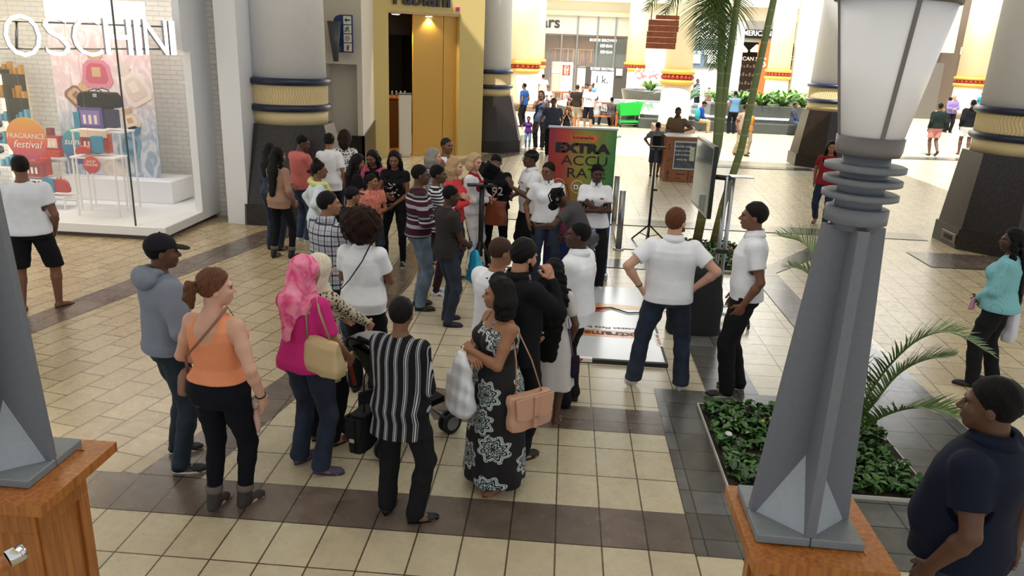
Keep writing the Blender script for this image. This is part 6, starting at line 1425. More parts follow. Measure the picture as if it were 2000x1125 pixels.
        if to.get('vest'):
            b=Fld(); b.noise=folds(.002*s,sd+7); b.loft([(hem*s,lo[1],lo[2],lo[3]+.012*s,lo[4]+.012*s)]+[(r[0],r[1],r[2],r[3]+.012*s,r[4]+.012*s) for r in rows[1:-1]],T,.03*s)
            b.P.append((lambda X,Y,Z:np.where(np.abs((X-T.t[0])*T.R[0,0]+(Y-T.t[1])*T.R[1,0])<.06*s,-(((X-T.t[0])*T.R[0,1]+(Y-T.t[1])*T.R[1,1]+(Z-T.t[2])*T.R[2,1])),9)*-1 if 0 else np.maximum(np.abs((X-T.t[0])*T.R[0,0]+(Y-T.t[1])*T.R[1,0])-.055*s,-((X-T.t[0])*T.R[0,1]+(Y-T.t[1])*T.R[1,1]+(Z-T.t[2])*T.R[2,1])),T.p((-.2,-.2,-.3)),T.p((.2,.3,.6)),.01,True))
            for A in arm: b.ell(A['sh'],S([.066*lw+e*.9]*3),k=.05*s); b.chain([A['sh'],A['el'],A['el']+(A['wr']-A['el'])*.9],[(.060*lw+e)*s,(.046*lw+ea+.006)*s,(.036*lw+ea+.003)*s],.025*s)
            out(b,'jacket',to['vest'],root)
    # --- shoes
    if shoes:
        st,c1,c2=shoes
        for Lg in legs:
            a,d,sv=Lg['an'],Lg['fd'],Lg['side']; dn=np.array([0,0,-1.]); up=-dn; Rf=np.stack([sv,d,np.cross(sv,d)],1); up=Rf[:,2]; dn=-up
            base=a+dn*.075*s
            def sole(th,c,nm='sole',L0=-.062,L1=.185,par=None):
                n_=18; pts=[]
                for j in range(n_):
                    t=2*PI*j/n_; ly=(L0+L1)/2+(L1-L0)/2*math.sin(t); wd=.040+.010*math.sin(t)*(1); pts.append(base+d*ly*s+sv*math.cos(t)*wd*s)
                k=MB(); k.slab(pts,up*th*s); return k.build(nm,c,par)
            if st in('sneaker','boot','shoe','flat','croc'):
                b=Fld(); hgt={'sneaker':.05,'boot':.15,'shoe':.045,'flat':.015,'croc':.05}[st]
                b.cone(base-d*.03*s+up*.04*s,base+up*(.04+hgt*.7)*s,.036*s,.036*s if st!='flat' else .03*s,.015); b.cone(base+up*.035*s,base+d*.13*s+up*.028*s,.037*s,.031*s if st!='flat' else .026*s,.02,(up,.9)); b.ell(base+d*.115*s+up*.022*s,S((.042,.07,.027 if st!='flat' else .02)),Rf,.015)
                if st=='boot': b.cone(a+up*.0,a+(Lg['kn']-a)*.2,.045*s,.05*s,.02)
                if st=='flat': b.ell(base+d*.04*s+up*.06*s,S((.03,.06,.035)),Rf,.01,True)
                b.clip(base+up*.008*s,dn)
                sh_=out(b,'shoe' if st!='boot' else 'boot',c1,root,min(vx,.009 if dist<8 else .014)); sole(.018 if st!='flat' else .008,c2,par=sh_)
                if st=='boot': k=MB(); k.lathe([(.052*s,0),(.06*s,.02*s),(.056*s,.05*s),(.05*s,.055*s)],a+(Lg['kn']-a)*.14,18); k.build('cuff',mat('boot_cuff','#6a625c',.95,bump=.5,bscale=90),sh_)
                if st=='sneaker' and dist<16:
                    k=MB(); 
                    for j in range(3): p=base+d*(.05+.025*j)*s+up*(.066-.010*j)*s; k.tube([p-sv*.022*s,p+up*.006*s,p+sv*.022*s],.003*s,4)
                    k.build('laces',c2,sh_)
            elif st=='sandal':
                o_=sole(.014,c1,'sandal',par=root); k=MB()
                for sg in(-1,1): k.tube([base+d*.115*s+up*.03*s,base+d*.08*s+sv*sg*.03*s+up*.04*s,base+d*.03*s+sv*sg*.042*s+up*.012*s],.005*s,5)
                k.build('strap',c2,o_)
    # --- hair
    if hair:
        hk,hcl=hair[:2]; ho=hair[2] if len(hair)>2 else {}; hm=hair_mat(hcl,hk in('afro','curly') or (hk in('short','crop') and skin in('dark','deep')))
        vh=vf*1.25; b=Fld(); t={'short':.007,'crop':.0035,'cap':.004,'bun':.009,'pony':.010,'long':.015,'bob':.018,'afro':.075,'curly':.035,'tuft':.010,'wavy':.02,'band':.006}.get(hk,.01)
        b.noise=(curls(.010 if hk=='afro' else .005,60 if hk=='afro' else 80) if hk in('afro','curly') else streaks(.0012 if hk in('short','tuft') else .0018,110,sd)) if hk not in('crop','cap') else None
        if hk=='afro': b.ell(HP((0,-.03,.035)),np.array([.155,.15,.145])*q*ho.get('sc',1),HR,.02); b.ell(HP((0,.135,-.03)),np.array([.075,.07,.085])*q,HR,.02,True)
        else:
            b.ell(HP((0,-.017,.034)),np.array([.077+t,.095+t,.089+t*(1.3 if hk!='tuft' else 1.8)])*q,HR,.01)
            if hk in('curly',): b.ell(HP((0,-.03,-.01)),np.array([.09+t,.08+t,.1])*q,HR,.03)
            p0=HP((0,.070+ho.get('line',0),.078)); n_=HF.d((0,.74,-.67)) if hk not in('short','crop','tuft','cap') else HF.d((0,.72,-.69))
            if hk in('long','bob','wavy'): n_=HF.d((0,.86,-.5)); p0=HP((0,.064,.080))
            if hk=='short' or hk=='tuft': p0=HP((0,.073,.074))
            if hk=='crop': p0=HP((0,.066,.074))
            b.clip(p0,n_)
        out_hair=b
        hobj=out(b,'hair',hm,root,vh)
        b2=None
        zt=T.p(S((0,0,.53)))
        if hk in('long','wavy'):
            L=ho.get('len',.35); wd=ho.get('wd',1.); b2=Fld(); b2.noise=streaks(.0042,95,sd)
            back=[HP((0,-.075,.05)),HP((0,-.095,-.05)),T.p(S((0,-.12*w,.44))),T.p(S((0,-.15*w,.53-L)))]
            b2.chain(back,[.068*q,.082*q*wd,.10*q*wd,.06*q*wd],.04,(T.d((0,1,0)),.45))
            for sg in(-1,1):
                sp=[HP((sg*.07,-.01,.03)),HP((sg*.083,-.015,-.06)),T.p(S((sg*.10,-.04,.44)))]; sr=[.025*q,.033*q,.03*q]
                if ho.get('front'): sp.append(T.p(S((sg*.085,.115*w,.42)))); sr.append(.03*q); sp.append(T.p(S((sg*.08,.135*w,.53-L*.9)))); sr.append(.014*q)
                b2.chain(sp,sr,.02)
        if hk=='bob':
            L=ho.get('len',.15); b2=Fld(); b2.noise=streaks(.0025,90,sd)
            for a in np.linspace(-95,95,15):
                aa=math.radians(a-90); dx,dy=math.cos(aa),math.sin(aa); b2.chain([HP((dx*.066,dy*.075-.01,.04)),HP((dx*.088,dy*.095-.01,-.04)),HP((dx*.09,dy*.098-.012,-L))],[.03*q,.033*q,.024*q],.03)
        if hk=='pony': b2=Fld(); b2.noise=streaks(.003,90,sd); b2.chain([HP((0,-.1,.02)),HP((0,-.145,.01)),HP((0,-.155,-.05)),HP((0,-.135,-.115))],[.028*q,.038*q,.036*q,.012*q],.02)
        if hk=='bun': b2=Fld(); bp=ho.get('at',(0,-.085,.1)); b2.noise=streaks(.002,90); b2.ell(HP(bp),np.array([.045,.043,.04])*q,HR,.01)
        if hk=='curly': b2=Fld(); b2.noise=curls(.006,70); b2.chain([HP((0,-.08,.03)),HP((0,-.1,-.08)),HP((0,-.1,-.14))],[.09*q,.095*q,.06*q],.03); 
        if b2 is not None: b2.ell(HP((0,.085,-.02)),np.array([.052,.07,.1])*q,HR,.01,True) if hk in('bob','curly') else None; out(b2,{'pony':'ponytail','bun':'bun'}.get(hk,'hair'),hm,hobj if hk in('pony','bun') else hobj,vh)
        if hk=='band' or ho.get('band'):
            k=MB(); k.lathe([(.086*q,-.018*q),(.089*q,0),(.086*q,.022*q)],(0,0,0),28,R=np.eye(3)); v=k.V[0]; v[:,1]*=1.2; k.V[0]=v@HR.T@rotm(0,0,0)+HP((0,-.015,.055)); k.build('headband',mat('headband_black','#161314',.8),root)
    E_=dict(root=root,T=T,T0=T0,HF=HF,HP=HP,arm=arm,legs=legs,s=s,q=q,out=out,vx=vx,vf=vf,w=w,sd=sd,fem=fem)
    if extra:
        for fn in extra: fn(E_)
    RZ=rotm(0,0,math.radians(f)); E_['world']=lambda v: RZ@np.asarray(v,float)+np.array([x,y,z])
    return E_
# ---- wearables
def cap_hat(c,back=False,label=None):
    def fn(E):
        HP,q,HF=E['HP'],E['q'],E['HF']; b=Fld(); b.ell(HP((0,-.015,.045)),np.array([.088,.106,.092])*q,HF.R,.01); b.clip(HP((0,0,.035)),HF.d((0,.12,-1))); o=E['out'](b,'cap',c,E['root'],E['vf']*1.3)
        sg=-1 if back else 1; b=Fld(); b.ell(HP((0,sg*.115,.040)),np.array([.068,.065,.010])*q,HF.R@rotm(-.15*sg,0,0),.01); E['out'](b,'cap_peak',c,o,E['vf']*1.2)
        k=MB(); k.ball(HP((0,-.015,.138)),.008*q); k.build('cap_button',c,o)
    return fn
def glasses(E):
    HP,q,HF=E['HP'],E['q'],E['HF']; k=MB()
    for sg in(-1,1):
        k.tube([HP((sg*.033+.021*math.cos(t),.100,.003+.015*math.sin(t))) for t in np.linspace(0,2*PI,13)],.0022*q,4,cap=False); k.tube([HP((sg*.054,.097,.006)),HP((sg*.078,.03,.008)),HP((sg*.078,-.01,.0))],.002*q,4)
    k.tube([HP((-.012,.1,.005)),HP((.012,.1,.005))],.002*q,4); k.build('glasses',mat('frame_black','#141212',.3),E['root'])
def facial(c,kind='mustache'):
    def fn(E):
        HP,q,HF=E['HP'],E['q'],E['HF']; b=Fld(); b.noise=streaks(.001,200)
        b.chain([HP((-.024,.090,-.043)),HP((0,.1015,-.037)),HP((.024,.090,-.043))],[.005*q,.0065*q,.005*q],.005)
        if kind=='beard':
            for sg in(-1,1): b.chain([HP((sg*.068,.0,-.02)),HP((sg*.055,.045,-.07)),HP((0,.082,-.09))],[.009*q,.014*q,.02*q],.015)
            b.ell(HP((0,.088,-.052)),np.array([.022,.02,.008])*q,HF.R,.004,True)
        E['out'](b,'beard' if kind=='beard' else 'mustache',hair_mat(c),E['root'],E['vf'])
    return fn
def hijab(m,back=.30,tail=True):
    def fn(E):
        HP,q,HF,T,s,w=E['HP'],E['q'],E['HF'],E['T'],E['s'],E['w']; S=lambda v:np.asarray(v,float)*s; b=Fld(); b.noise=folds(.0035*q,E['sd'],34,20)
        b.ell(HP((0,-.02,.035)),np.array([.095,.115,.108])*q,HF.R,.02); b.chain([HP((0,-.04,-.02)),HP((0,-.03,-.11)),T.p(S((0,-.02,.50)))],[.09*q,.085*q,.10*q],.04)
        b.ell(HP((0,.125,-.012)),np.array([.053,.08,.078])*q,HF.R,.012,True)
        if tail:
            b.chain([HP((0,-.08,0)),T.p(S((0,-.14*w,.47))),T.p(S((-.02,-.165*w,.52-back)))],[.07*q,.095*q,.035*q],.04,(T.d((0,1,0)),.5))
            b.loft([(.40*s,0,-.01,.16*s*w,.13*s*w),(.47*s,0,-.01,.13*s*w,.11*s*w),(.53*s,0,0,.08*s,.08*s)],T,.03)
        else: b.loft([(.42*s,0,.01,.13*s,.12*s),(.53*s,0,0,.08*s,.08*s)],T,.03)
        E['out'](b,'head_scarf',m,E['root'],E['vf']*1.3)
    return fn
def neck_scarf(m):
    def fn(E):
        T,s=E['T'],E['s']; b=Fld(); b.noise=folds(.003,3,30,20); P=[T.p(np.array([.10*math.cos(a),.095*math.sin(a)-.005,.49+.015*math.sin(a*2)-.03*math.sin(a)])*s) for a in np.linspace(0,2*PI,9)]
        b.chain(P,[.036*s]*9,.03); b.chain([P[2],T.p(np.array([.03,.15,.38])*s)],[.04*s,.03*s],.03); E['out'](b,'scarf',m,E['root'],E['vf']*1.3)
    return fn
def watch(i,c='#101010'):
    def fn(E):
        A=E['arm'][i]; d=nrm(A['wr']-A['el']); k=MB(); u=nrm(np.cross(d,[0,0.3,1])); v=np.cross(d,u); k.tube([A['wr']-d*.02*E['s']+(u*math.cos(t)+v*math.sin(t))*.029*E['s'] for t in np.linspace(0,2*PI,15)],.006*E['s'],6,cap=False); k.build('wristband',mat('band_'+c[1:],c,.4),E['root'])
    return fn
def bag(E,name,label,pos,size,m,strap=None,rz=0,cat='bag',kind='hand',mstrap=None,group=None):
    """bag given in the wearer's frame; strap = list of points in the same frame"""
    W=E['world']; p=W(pos); rot=E['root'].rotation_euler[2]+rz; Rz=rotm(0,0,rot); e=empty(name,tuple(p),rot,label,cat,group); inv=lambda v:(Rz.T@(W(v)-p))
    w_,d_,h_=size; ms=mstrap or m
    if kind in('hand','satchel','tote'):
        b=Fld(); b.noise=folds(.002,int(abs(p[0])*100)%50,20,14); t=.8 if kind!='satchel' else 1.
        b.loft([(-h_/2,0,0,w_/2,d_/2),(-h_*.3,0,0,w_/2*1.04,d_/2*1.05),(h_*.3,0,0,w_/2*(.92 if kind=='tote' else t+.1),d_/2*.7),(h_/2,0,0,w_/2*(.9 if kind=='tote' else t),d_/2*(.3 if kind!='satchel' else .8))],ID,.01,4); v,f_=b.mesh(.009 if p[1]<8 else .013); o=mesh_obj('body',v,f_,m,e,True)
        if kind=='satchel':
            k=MB(); k.slab([(-w_/2*.98,-d_/2-.006,h_/2),(w_/2*.98,-d_/2-.006,h_/2),(w_/2*.9,-d_/2-.012,-h_*.08),(w_*.3,-d_/2-.014,-h_*.16),(-w_*.3,-d_/2-.014,-h_*.16),(-w_/2*.9,-d_/2-.012,-h_*.08)],(0,-.008,0)); k.build('flap',m,e,bevel=.006)
            k=MB(); k.bb(-.014,.014,-d_/2-.032,-d_/2-.02,-h_*.42,h_*.5,0,.003); q_=k.build('closure_strap',ms,e); k=MB(); k.bb(-.018,.018,-d_/2-.04,-d_/2-.03,-h_*.12,-h_*.02,0,.003); k.build('buckle',mat('buckle','#b8a68c',.3,.8),q_)
    elif kind=='plastic':
        b=Fld(); b.noise=folds(.006,3,26,22); b.loft([(-h_/2,0,0,w_*.36,d_*.3),(-h_*.4,0,0,w_/2,d_/2),(0,0,0,w_*.46,d_*.42),(h_*.35,0,0,w_*.3,d_*.25),(h_/2,0,0,w_*.12,d_*.15)],ID,.02,2.2); v,f_=b.mesh(.01); mesh_obj('body',v,f_,m,e,True)
    if strap:
        for st in (strap if isinstance(strap[0][0],(list,tuple,np.ndarray)) else [strap]):
            k=MB(); k.tube([inv(np.asarray(q_,float)) for q_ in st],.010 if kind!='plastic' else .006,6,0,flat=.35); k.build('strap' if kind!='plastic' else 'handle',ms,e)
    return e
WHT=cloth_mat('#eef0f7',nm='white_polo_cotton'); WH2=cloth_mat('#e2e5ee',nm='white_tee_cotton'); BLK=cloth_mat('#15151a',nm='black_cloth_wear'); BLK2=cloth_mat('#1b1a1d',nm='black_trouser'); DJ=denim('#222c40','dark_denim'); MJ=denim('#33425c','mid_denim'); LJ=denim('#66768a','faded_denim'); NV=cloth_mat('#141b2e',nm='navy_wear')
SB=mat('shoe_black','#121212',.5); SW=mat('shoe_white','#d8d8d6',.5); SG=mat('shoe_grey','#5b5b62',.6)
F=figure; g2=lambda px,py,z=0:tuple(Gp(px,py,z)[:2])
st2=[(-.13,.03,12,0),(.12,-.02,-10,0)]
E=F(1.05,6.93,-4,'man with ginger hair in white polo and jeans, back turned, hands on hips',h=1.76,w=1.16,skin='light',head=(-35,0),feet=[(-.24,.02,18,0),(.20,0,-14,0)],arms=(((.24,-.03,.06),(1,-.5,.1),{'dir':(-.5,-.1,-.8),'palm':(-.8,.5,.3)}),((.22,-.01,.09),(1,-.5,0),{'dir':(-.8,-.2,-.4),'palm':(-.4,.8,.2)})),top=('polo',WHT,{'hem':-.055}),bottom=('jeans',DJ,{'flare':1}),shoes=('shoe',mat('shoe_cream','#d5cdbf',.6),SW),hair=('tuft','#6b3f28'),extra=[watch(0),facial('#8a5a3e','beard')],hs=1.0)
E=F(1.75,6.90,82,'young man in white polo with small red chest logo and black trousers, seen in profile',h=1.86,w=.95,skin='brown',head=(-4,2),feet=[(-.10,.06,8,0),(.10,-.05,-8,0)],arms=(((.2,.03,-.05),(.6,-1,0)),((.20,.05,-.05),(.5,-1,0))),top=('polo',WHT,{'hem':-.03,'logo':1,'lx':.085}),bottom=('trousers',BLK2),shoes=('sneaker',SB,SW),hair=('short','#120e0d'))
E=F(.17,6.42,68,'man in long white polo and black trousers with close-cropped hair, hands together in front',h=1.70,w=1.14,skin='dark',head=(22,-2),arms=(((.07,.25,.13),(.8,-.4,-.6)),((.05,.26,.16),(.9,-.4,-.5))),top=('polo',WHT,{'hem':-.12,'logo':1}),bottom=('trousers',BLK2),shoes=('shoe',mat('shoe_black_shine','#0f0f10',.25),SB),hair=('crop','#0e0b0a'),extra=[watch(0,'#a8a8ac')],curl=1.0)
E=F(-.38,5.0,122,'woman in long black paisley dress with arms crossed, head turned to the left',h=1.58,w=1.2,sex='f',skin='mid',head=(-26,0),feet=[(-.12,.0,15,0),(.10,-.02,-5,0)],arms=(((.0,.20,.25),(1,-.1,-.8),{'dir':(-1,.1,.2)}),((-.02,.22,.20),(1,-.1,-.8),{'dir':(-1,.0,.1)})),bottom=('dress',paisley_mat(),{'len':.84,'flare':.06,'straps':1}),shoes=('sandal',mat('sandal_tan','#8a5a3c',.5),mat('sandal_strap','#9a6a48',.5)),hair=('bob','#120f10',{'len':.15}))
PD=E
bag(PD,'satchel_bag','tan leather satchel with buckle flap at the hip of the paisley dress',(-.27,-.12,.70),(.33,.11,.25),mat('tan_leather','#c79a80',.4,bump=.15,bscale=120),[[(-.26,-.02,.80),(-.22,-.03,1.05),(-.16,-.02,1.27),(-.13,.07,1.2)],[(-.27,-.22,.8),(-.24,-.14,1.05),(-.16,-.05,1.28)]],rz=-1.45,kind='satchel')
bag(PD,'plastic_bag','white plastic carrier bag hanging from the arm of the paisley dress woman',(.0,.28,.86),(.32,.18,.46),mat('white_plastic','#d9dce2',.35),[(.02,.28,1.06),(.03,.25,1.12)],kind='plastic')
E=F(-.96,4.50,-14,'woman in black and white vertically striped blouse and black trousers, back turned',h=1.57,w=1.08,sex='f',skin='brown',head=(4,2),feet=[(-.12,.0,10,0),(.13,-.04,-50,0)],arms=(((.05,.22,.16),(.4,-.7,-.6)),((.10,.22,.14),(.4,-.8,-.5))),top=('long',stripes('blouse_stripes',[(0,'#17171b'),(.34,'#9a9aa0'),(.42,'#17171b'),(.5,'#b9bac0'),(.62,'#17171b'),(.7,'#8a8b92'),(.76,'#17171b')],.062,0,.012),{'hem':-.22,'boxy':1,'flare':.02,'ease':.022,'sleeve':1.5,'se':.025}),bottom=('trousers',BLK2),shoes=('flat',SB,SB),hair=('short','#0f0c0c',{'line':.0}))
bag(E,'shoulder_bag','black shoulder bag with white piping hanging at the striped blouse',(-.27,-.02,.62),(.12,.24,.26),BLK,[(-.25,-.04,.74),(-.235,-.06,1.0),(-.16,-.03,1.27),(-.17,.06,1.1)],kind='satchel')
E=F(-1.77,5.05,-22,'woman in bright pink t-shirt, pink tie-dyed head scarf and jeans',h=1.64,w=1.10,sex='f',skin='mid',head=(-18,6),feet=[(-.11,.0,-5,0),(.14,-.05,-62,0)],arms=('push',((.23,.18,.0),(.5,-1,0))),top=('tee',cloth_mat('#c92f7e',nm='hot_pink_cotton'),{'hem':-.06,'boxy':.9,'sleeve':.8}),bottom=('jeans',DJ,{'flare':1}),shoes=('croc',mat('croc_grey','#4c4860',.6),mat('croc_sole','#3a3450',.6)),extra=[hijab(scarf_mat('pink_tie_dye','#d9407e','#f19ab4'))])
bag(E,'handbag','cream leather shoulder handbag under the arm of the pink t-shirt woman',(.24,-.10,.99),(.36,.14,.25),mat('cream_leather','#c9b387',.42,bump=.4,bscale=40),[[(.13,-.13,1.1),(.13,-.13,1.28),(.13,-.03,1.37),(.14,.06,1.28)],[(.31,-.10,1.1),(.22,-.1,1.3),(.14,-.03,1.38)]],rz=-.15,mstrap=mat('strap_taupe','#9a8468',.5),kind='hand')
E=F(-2.11,4.38,-12,'young woman in orange tank top and black trousers with ginger ponytail, back turned',h=1.72,w=1.14,sex='f',skin='light',head=(-48,4),feet=[(-.12,-.0,8,0),(.05,.1,-8,0)],arms=(((.10,.15,.10),(.9,-.6,-.2)),((.27,.02,-.03),(.6,-.8,0))),top=('tank',cloth_mat('#e8946c',nm='peach_cotton'),{'hem':.075}),bottom=('skinny',cloth_mat('#10111c',nm='black_navy_denim'),{'waist':.15}),shoes=('boot',mat('boot_grey','#3a3634',.8),mat('boot_sole','#6a6058',.7)),hair=('pony','#6e4630'),extra=[watch(1)])
OH=E['world'](E['arm'][1]['hand'])
bag(E,'crossbody_bag','brown crossbody bag mostly hidden in front of the orange tank top',(-.25,.02,.93),(.08,.18,.16),mat('brown_leather','#8a6250',.5),[(-.22,-.02,1.0),(-.12,-.145,1.18),(.0,-.165,1.3),(.09,-.12,1.42),(.1,-.0,1.49),(.07,.09,1.4)],kind='hand')
E=F(-2.76,4.98,-42,'man in grey hoodie and black cap with jeans',h=1.76,w=.94,skin='deep',head=(-18,4),feet=[(-.14,.04,-18,0),(.16,-.05,-30,0)],arms=('frontlow',((.18,.17,.02),(.8,-.8,0))),top=('hoodie',cloth_mat('#7d8593',nm='grey_fleece'),{'hem':-.03}),bottom=('jeans',denim('#1c2a38','teal_denim')),shoes=('sneaker',SB,SW),hair=('crop','#0e0b0a'),extra=[cap_hat(cloth_mat('#1c1a20',nm='cap_black'))])
E=F(-5.85,7.93,22,'man in white t-shirt, black shorts and flip-flops in front of the shop window',h=1.78,w=1.10,skin='brown',head=(28,4),feet=[(-.18,-.0,12,0),(.15,.12,-40,0)],arms=('front','downf'),top=('tee',WH2,{'hem':-.04}),bottom=('bermuda',BLK,{'upto':.5}),shoes=('sandal',mat('sandal_brown','#3d2820',.6),mat('sandal_brown','#3d2820',.6)),hair=('short','#15100e'))
E=F(-1.70,6.40,-6,'woman with big round afro in white polo with black crossbody strap, back turned',h=1.66,w=1.12,sex='f',skin='brown',head=(0,0),arms=('front','front'),top=('polo',WHT,{'hem':-.10,'flare':.01}),bottom=('trousers',BLK),shoes=('flat',SB,SB),hair=('afro','#2e1510',{'sc':1.22}))
bag(E,'crossbody_bag','black crossbody bag at the left hip of the afro-haired woman',(-.24,-.09,.88),(.24,.10,.22),m_blk,[(-.20,-.12,.97),(-.06,-.18,1.12),(.06,-.17,1.3),(.1,-.09,1.42),(.1,.02,1.43)],rz=.3,kind='hand')
E=F(-1.78,5.42,-28,'woman in cream beaded head scarf and patterned tunic beside the pink head scarf',h=1.56,w=1.05,sex='f',skin='tan',head=(-14,4),arms=('push','push'),top=('long',animal_mat('black_cream_print','#1d1917','#c9bda4',38),{'hem':-.3,'boxy':.9}),bottom=('trousers',BLK),shoes=('flat',mat('flat_brown','#6a3f34',.5),SB),extra=[hijab(scarf_mat('cream_scarf','#cdc3ab','#e6dfcb',60),.2,False)])
E=F(-2.20,7.05,-36,'man in white and grey plaid shirt raising his hand to his mouth',h=1.73,w=1.08,skin='mid',head=(-30,0),arms=('front',((.10,.24,.44),(.7,-.1,-1),{'dir':(-.2,.2,1),'palm':(-.5,-.8,0)})),top=('shirt',plaid_mat(),{'hem':-.13}),bottom=('jeans',MJ),shoes=('sneaker',SB,SW),hair=('short','#100d0c'),curl=1.2)
PL=E
e_=np.array(PL['world'](PL['arm'][0]['hand'])); k=MB(); k.box((0,0,0),(.075,.01,.15),rotm(-.5,0,.3),0,.004); o=k.build('smartphone',m_blk,None); o.location=tuple(e_+[.0,.0,.05]); tag(o,'dark smartphone held up by the man in the plaid shirt','phone')
k=MB(); c=OH+np.array([-.07,.03,-.04]); k.tube([c,c+[0,0,-.06],c+[.005,0,-.12],c+[.005,0,-.17]],[.014,.022,.018,.011],10); k.ball(c+[0,0,.02],.02,seg=10); thing(k,'soft_toy',mat('toy_pink','#c9a39c',.8),tuple(c),'small pale pink cloth toy hanging beside the orange tank top hip','toy')
# ---- left group
E=F(-3.12,9.62,-62,'woman with top bun in white cardigan and pale yellow scarf, hand on hip',h=1.62,sex='f',skin='brown',head=(-8,4),arms=('hips',((.2,-.03,.09),(1,-.6,0))),top=('long',cloth_mat('#cfdbe3',nm='pale_blue_knit'),{'hem':-.1}),bottom=('trousers',BLK),shoes=('flat',SB,SB),hair=('bun','#0f0b0b',{'at':(0,-.05,.135)}),extra=[neck_scarf(cloth_mat('#d8d68a',nm='yellow_scarf')),glasses])
E=F(-4.05,10.72,-25,'woman with long black hair in dusty pink top and black leggings, back turned',h=1.62,sex='f',skin='mid',head=(-12,5),feet=[(-.12,-.06,15,0),(.12,.08,-10,0)],arms=('front','downf'),top=('long',cloth_mat('#a3806e',nm='dusty_pink_top'),{'hem':-.12,'sleeve':1.5}),bottom=('skinny',BLK),shoes=('boot',SB,SB),hair=('long','#0b0a0b',{'len':.42}))
E=F(-4.32,11.15,-20,'woman with dark hair in blue denim jacket, half hidden beside the dusty pink top',h=1.62,sex='f',skin='mid',arms=('front','front'),top=('long',denim('#2a3850','jacket_denim'),{'hem':.0}),bottom=('jeans',DJ),shoes=('flat',SB,SB),hair=('long','#15100f',{'len':.2}))
E=F(-4.08,11.75,-35,'man in salmon t-shirt looking down, beside the granite column',h=1.70,skin='deep',head=(-40,18),arms=('phone','phone'),top=('tee',cloth_mat('#c8706a',nm='salmon_cotton')),bottom=('jeans',MJ),shoes=('sneaker',SW,SW),hair=('crop','#0d0a0a'),extra=[glasses])
E=F(-3.76,12.22,-4,'woman with low dark bun in long white t-shirt, back turned',h=1.68,w=1.02,sex='f',skin='mid',head=(0,8),arms=('front','downf'),top=('tee',WHT,{'hem':-.14,'boxy':1,'sleeve':.75}),bottom=('skinny',BLK),shoes=('flat',SB,SB),hair=('bun','#0f0c0c',{'at':(0,-.115,-.01)}))
E=F(-3.72,12.98,10,'woman with curly dark hair in white dotted blouse behind the long white t-shirt',h=1.64,sex='f',skin='tan',arms=('front','front'),top=('long',animal_mat('dot_blouse','#2b2b30','#dfe0e4',30),{}),bottom=('jeans',DJ),shoes=('flat',SB,SB),hair=('curly','#33221c'))
E=F(-2.98,10.9,-60,'girl with dark hair and white hair clip in black top',h=1.55,sex='f',skin='mid',head=(-10,15),arms=('phone','front'),top=('tee',BLK,{}),bottom=('skinny',BLK),shoes=('flat',SB,SB),hair=('wavy','#160f0e',{'len':.28}))
E=F(-2.80,11.3,170,'girl in pink cardigan and black top with long dark hair, looking down',h=1.58,sex='f',skin='brown',head=(-8,18),arms=('front','front'),top=('long',BLK,{'vest':cloth_mat('#c2537a',nm='pink_cardigan'),'hem':-.05}),bottom=('skinny',DJ),shoes=('flat',SB,SB),hair=('long','#120d0d',{'len':.3,'front':1}))
E=F(-2.36,10.72,176,'young woman in black top with white and pink print, long dark hair over shoulders',h=1.66,sex='f',skin='brown',head=(6,14),feet=[(-.12,.02,12,0),(.14,.03,-14,0)],arms=('frontlow','front'),top=('tee',BLK,{'hem':-.08,'sleeve':.35}),bottom=('skinny',BLK),shoes=('sneaker',SB,SW),hair=('long','#100c0c',{'len':.36,'front':1}))
k=MB(); T=E['T']; r=np.random.RandomState(5)
for i in range(26):
    a=r.uniform(-.085,.085);b=r.uniform(-.09,.09); p=T.p((a,.158-a*a*3,.24+b)); k.tube([p,p+T.d((r.uniform(-.03,.03),0,r.uniform(-.03,.03)))],.006,4,i%3//2)
k.build('shirt_print',[mat('print_white','#e8e6e4',.6),mat('print_pink','#c05a78',.6)],E['root'])
E=F(-2.46,8.78,-38,'boy in black cap and black t-shirt behind the afro-haired woman',h=1.46,skin='mid',head=(-15,4),arms=('front','front'),top=('tee',BLK,{}),bottom=('bermuda',BLK),shoes=('sneaker',SB,SW),hair=('crop','#0d0a0a'),extra=[cap_hat(cloth_mat('#1c1a20',nm='cap_black'))])
E=F(-2.62,10.4,-150,'boy in orange patterned shirt standing between the crowd, facing right',h=1.36,skin='mid',head=(45,0),arms=('front','front'),top=('tee',scarf_mat('orange_pattern','#c2452a','#d8a090',30),{}),bottom=('bermuda',DJ),shoes=('sneaker',SB,SW),hair=('short','#120e0d'))
E=F(-1.66,8.84,-72,'man in maroon, grey and white striped sweater and faded jeans',h=1.76,w=1.02,skin='deep',head=(-6,2),arms=('front',((.12,.22,.12),(.8,-.6,-.4))),top=('long',stripes('maroon_stripes',[(0,'#3c1a28'),(.32,'#a9a8b4'),(.5,'#4d1f2e'),(.72,'#c9c9d2'),(.8,'#2a2228'),(.92,'#8a8894')],.24,2,.01),{'hem':-.03,'boxy':.9,'ease':.026,'se':.02}),bottom=('jeans',LJ),shoes=('sneaker',SB,SB),hair=('crop','#14100f'),extra=[glasses])
E=F(-1.55,9.42,-80,'woman with short dark hair in black and white striped long-sleeved top',h=1.68,sex='f',skin='deep',head=(-5,4),arms=('front','cross'),top=('long',stripes('bw_stripes',[(0,'#dcdce0'),(.5,'#1b1b20')],.038,2,.004),{'hem':-.05}),bottom=('skinny',cloth_mat('#3a2228',nm='wine_trousers')),shoes=('sneaker',SW,SW),hair=('short','#0f0c0c'))
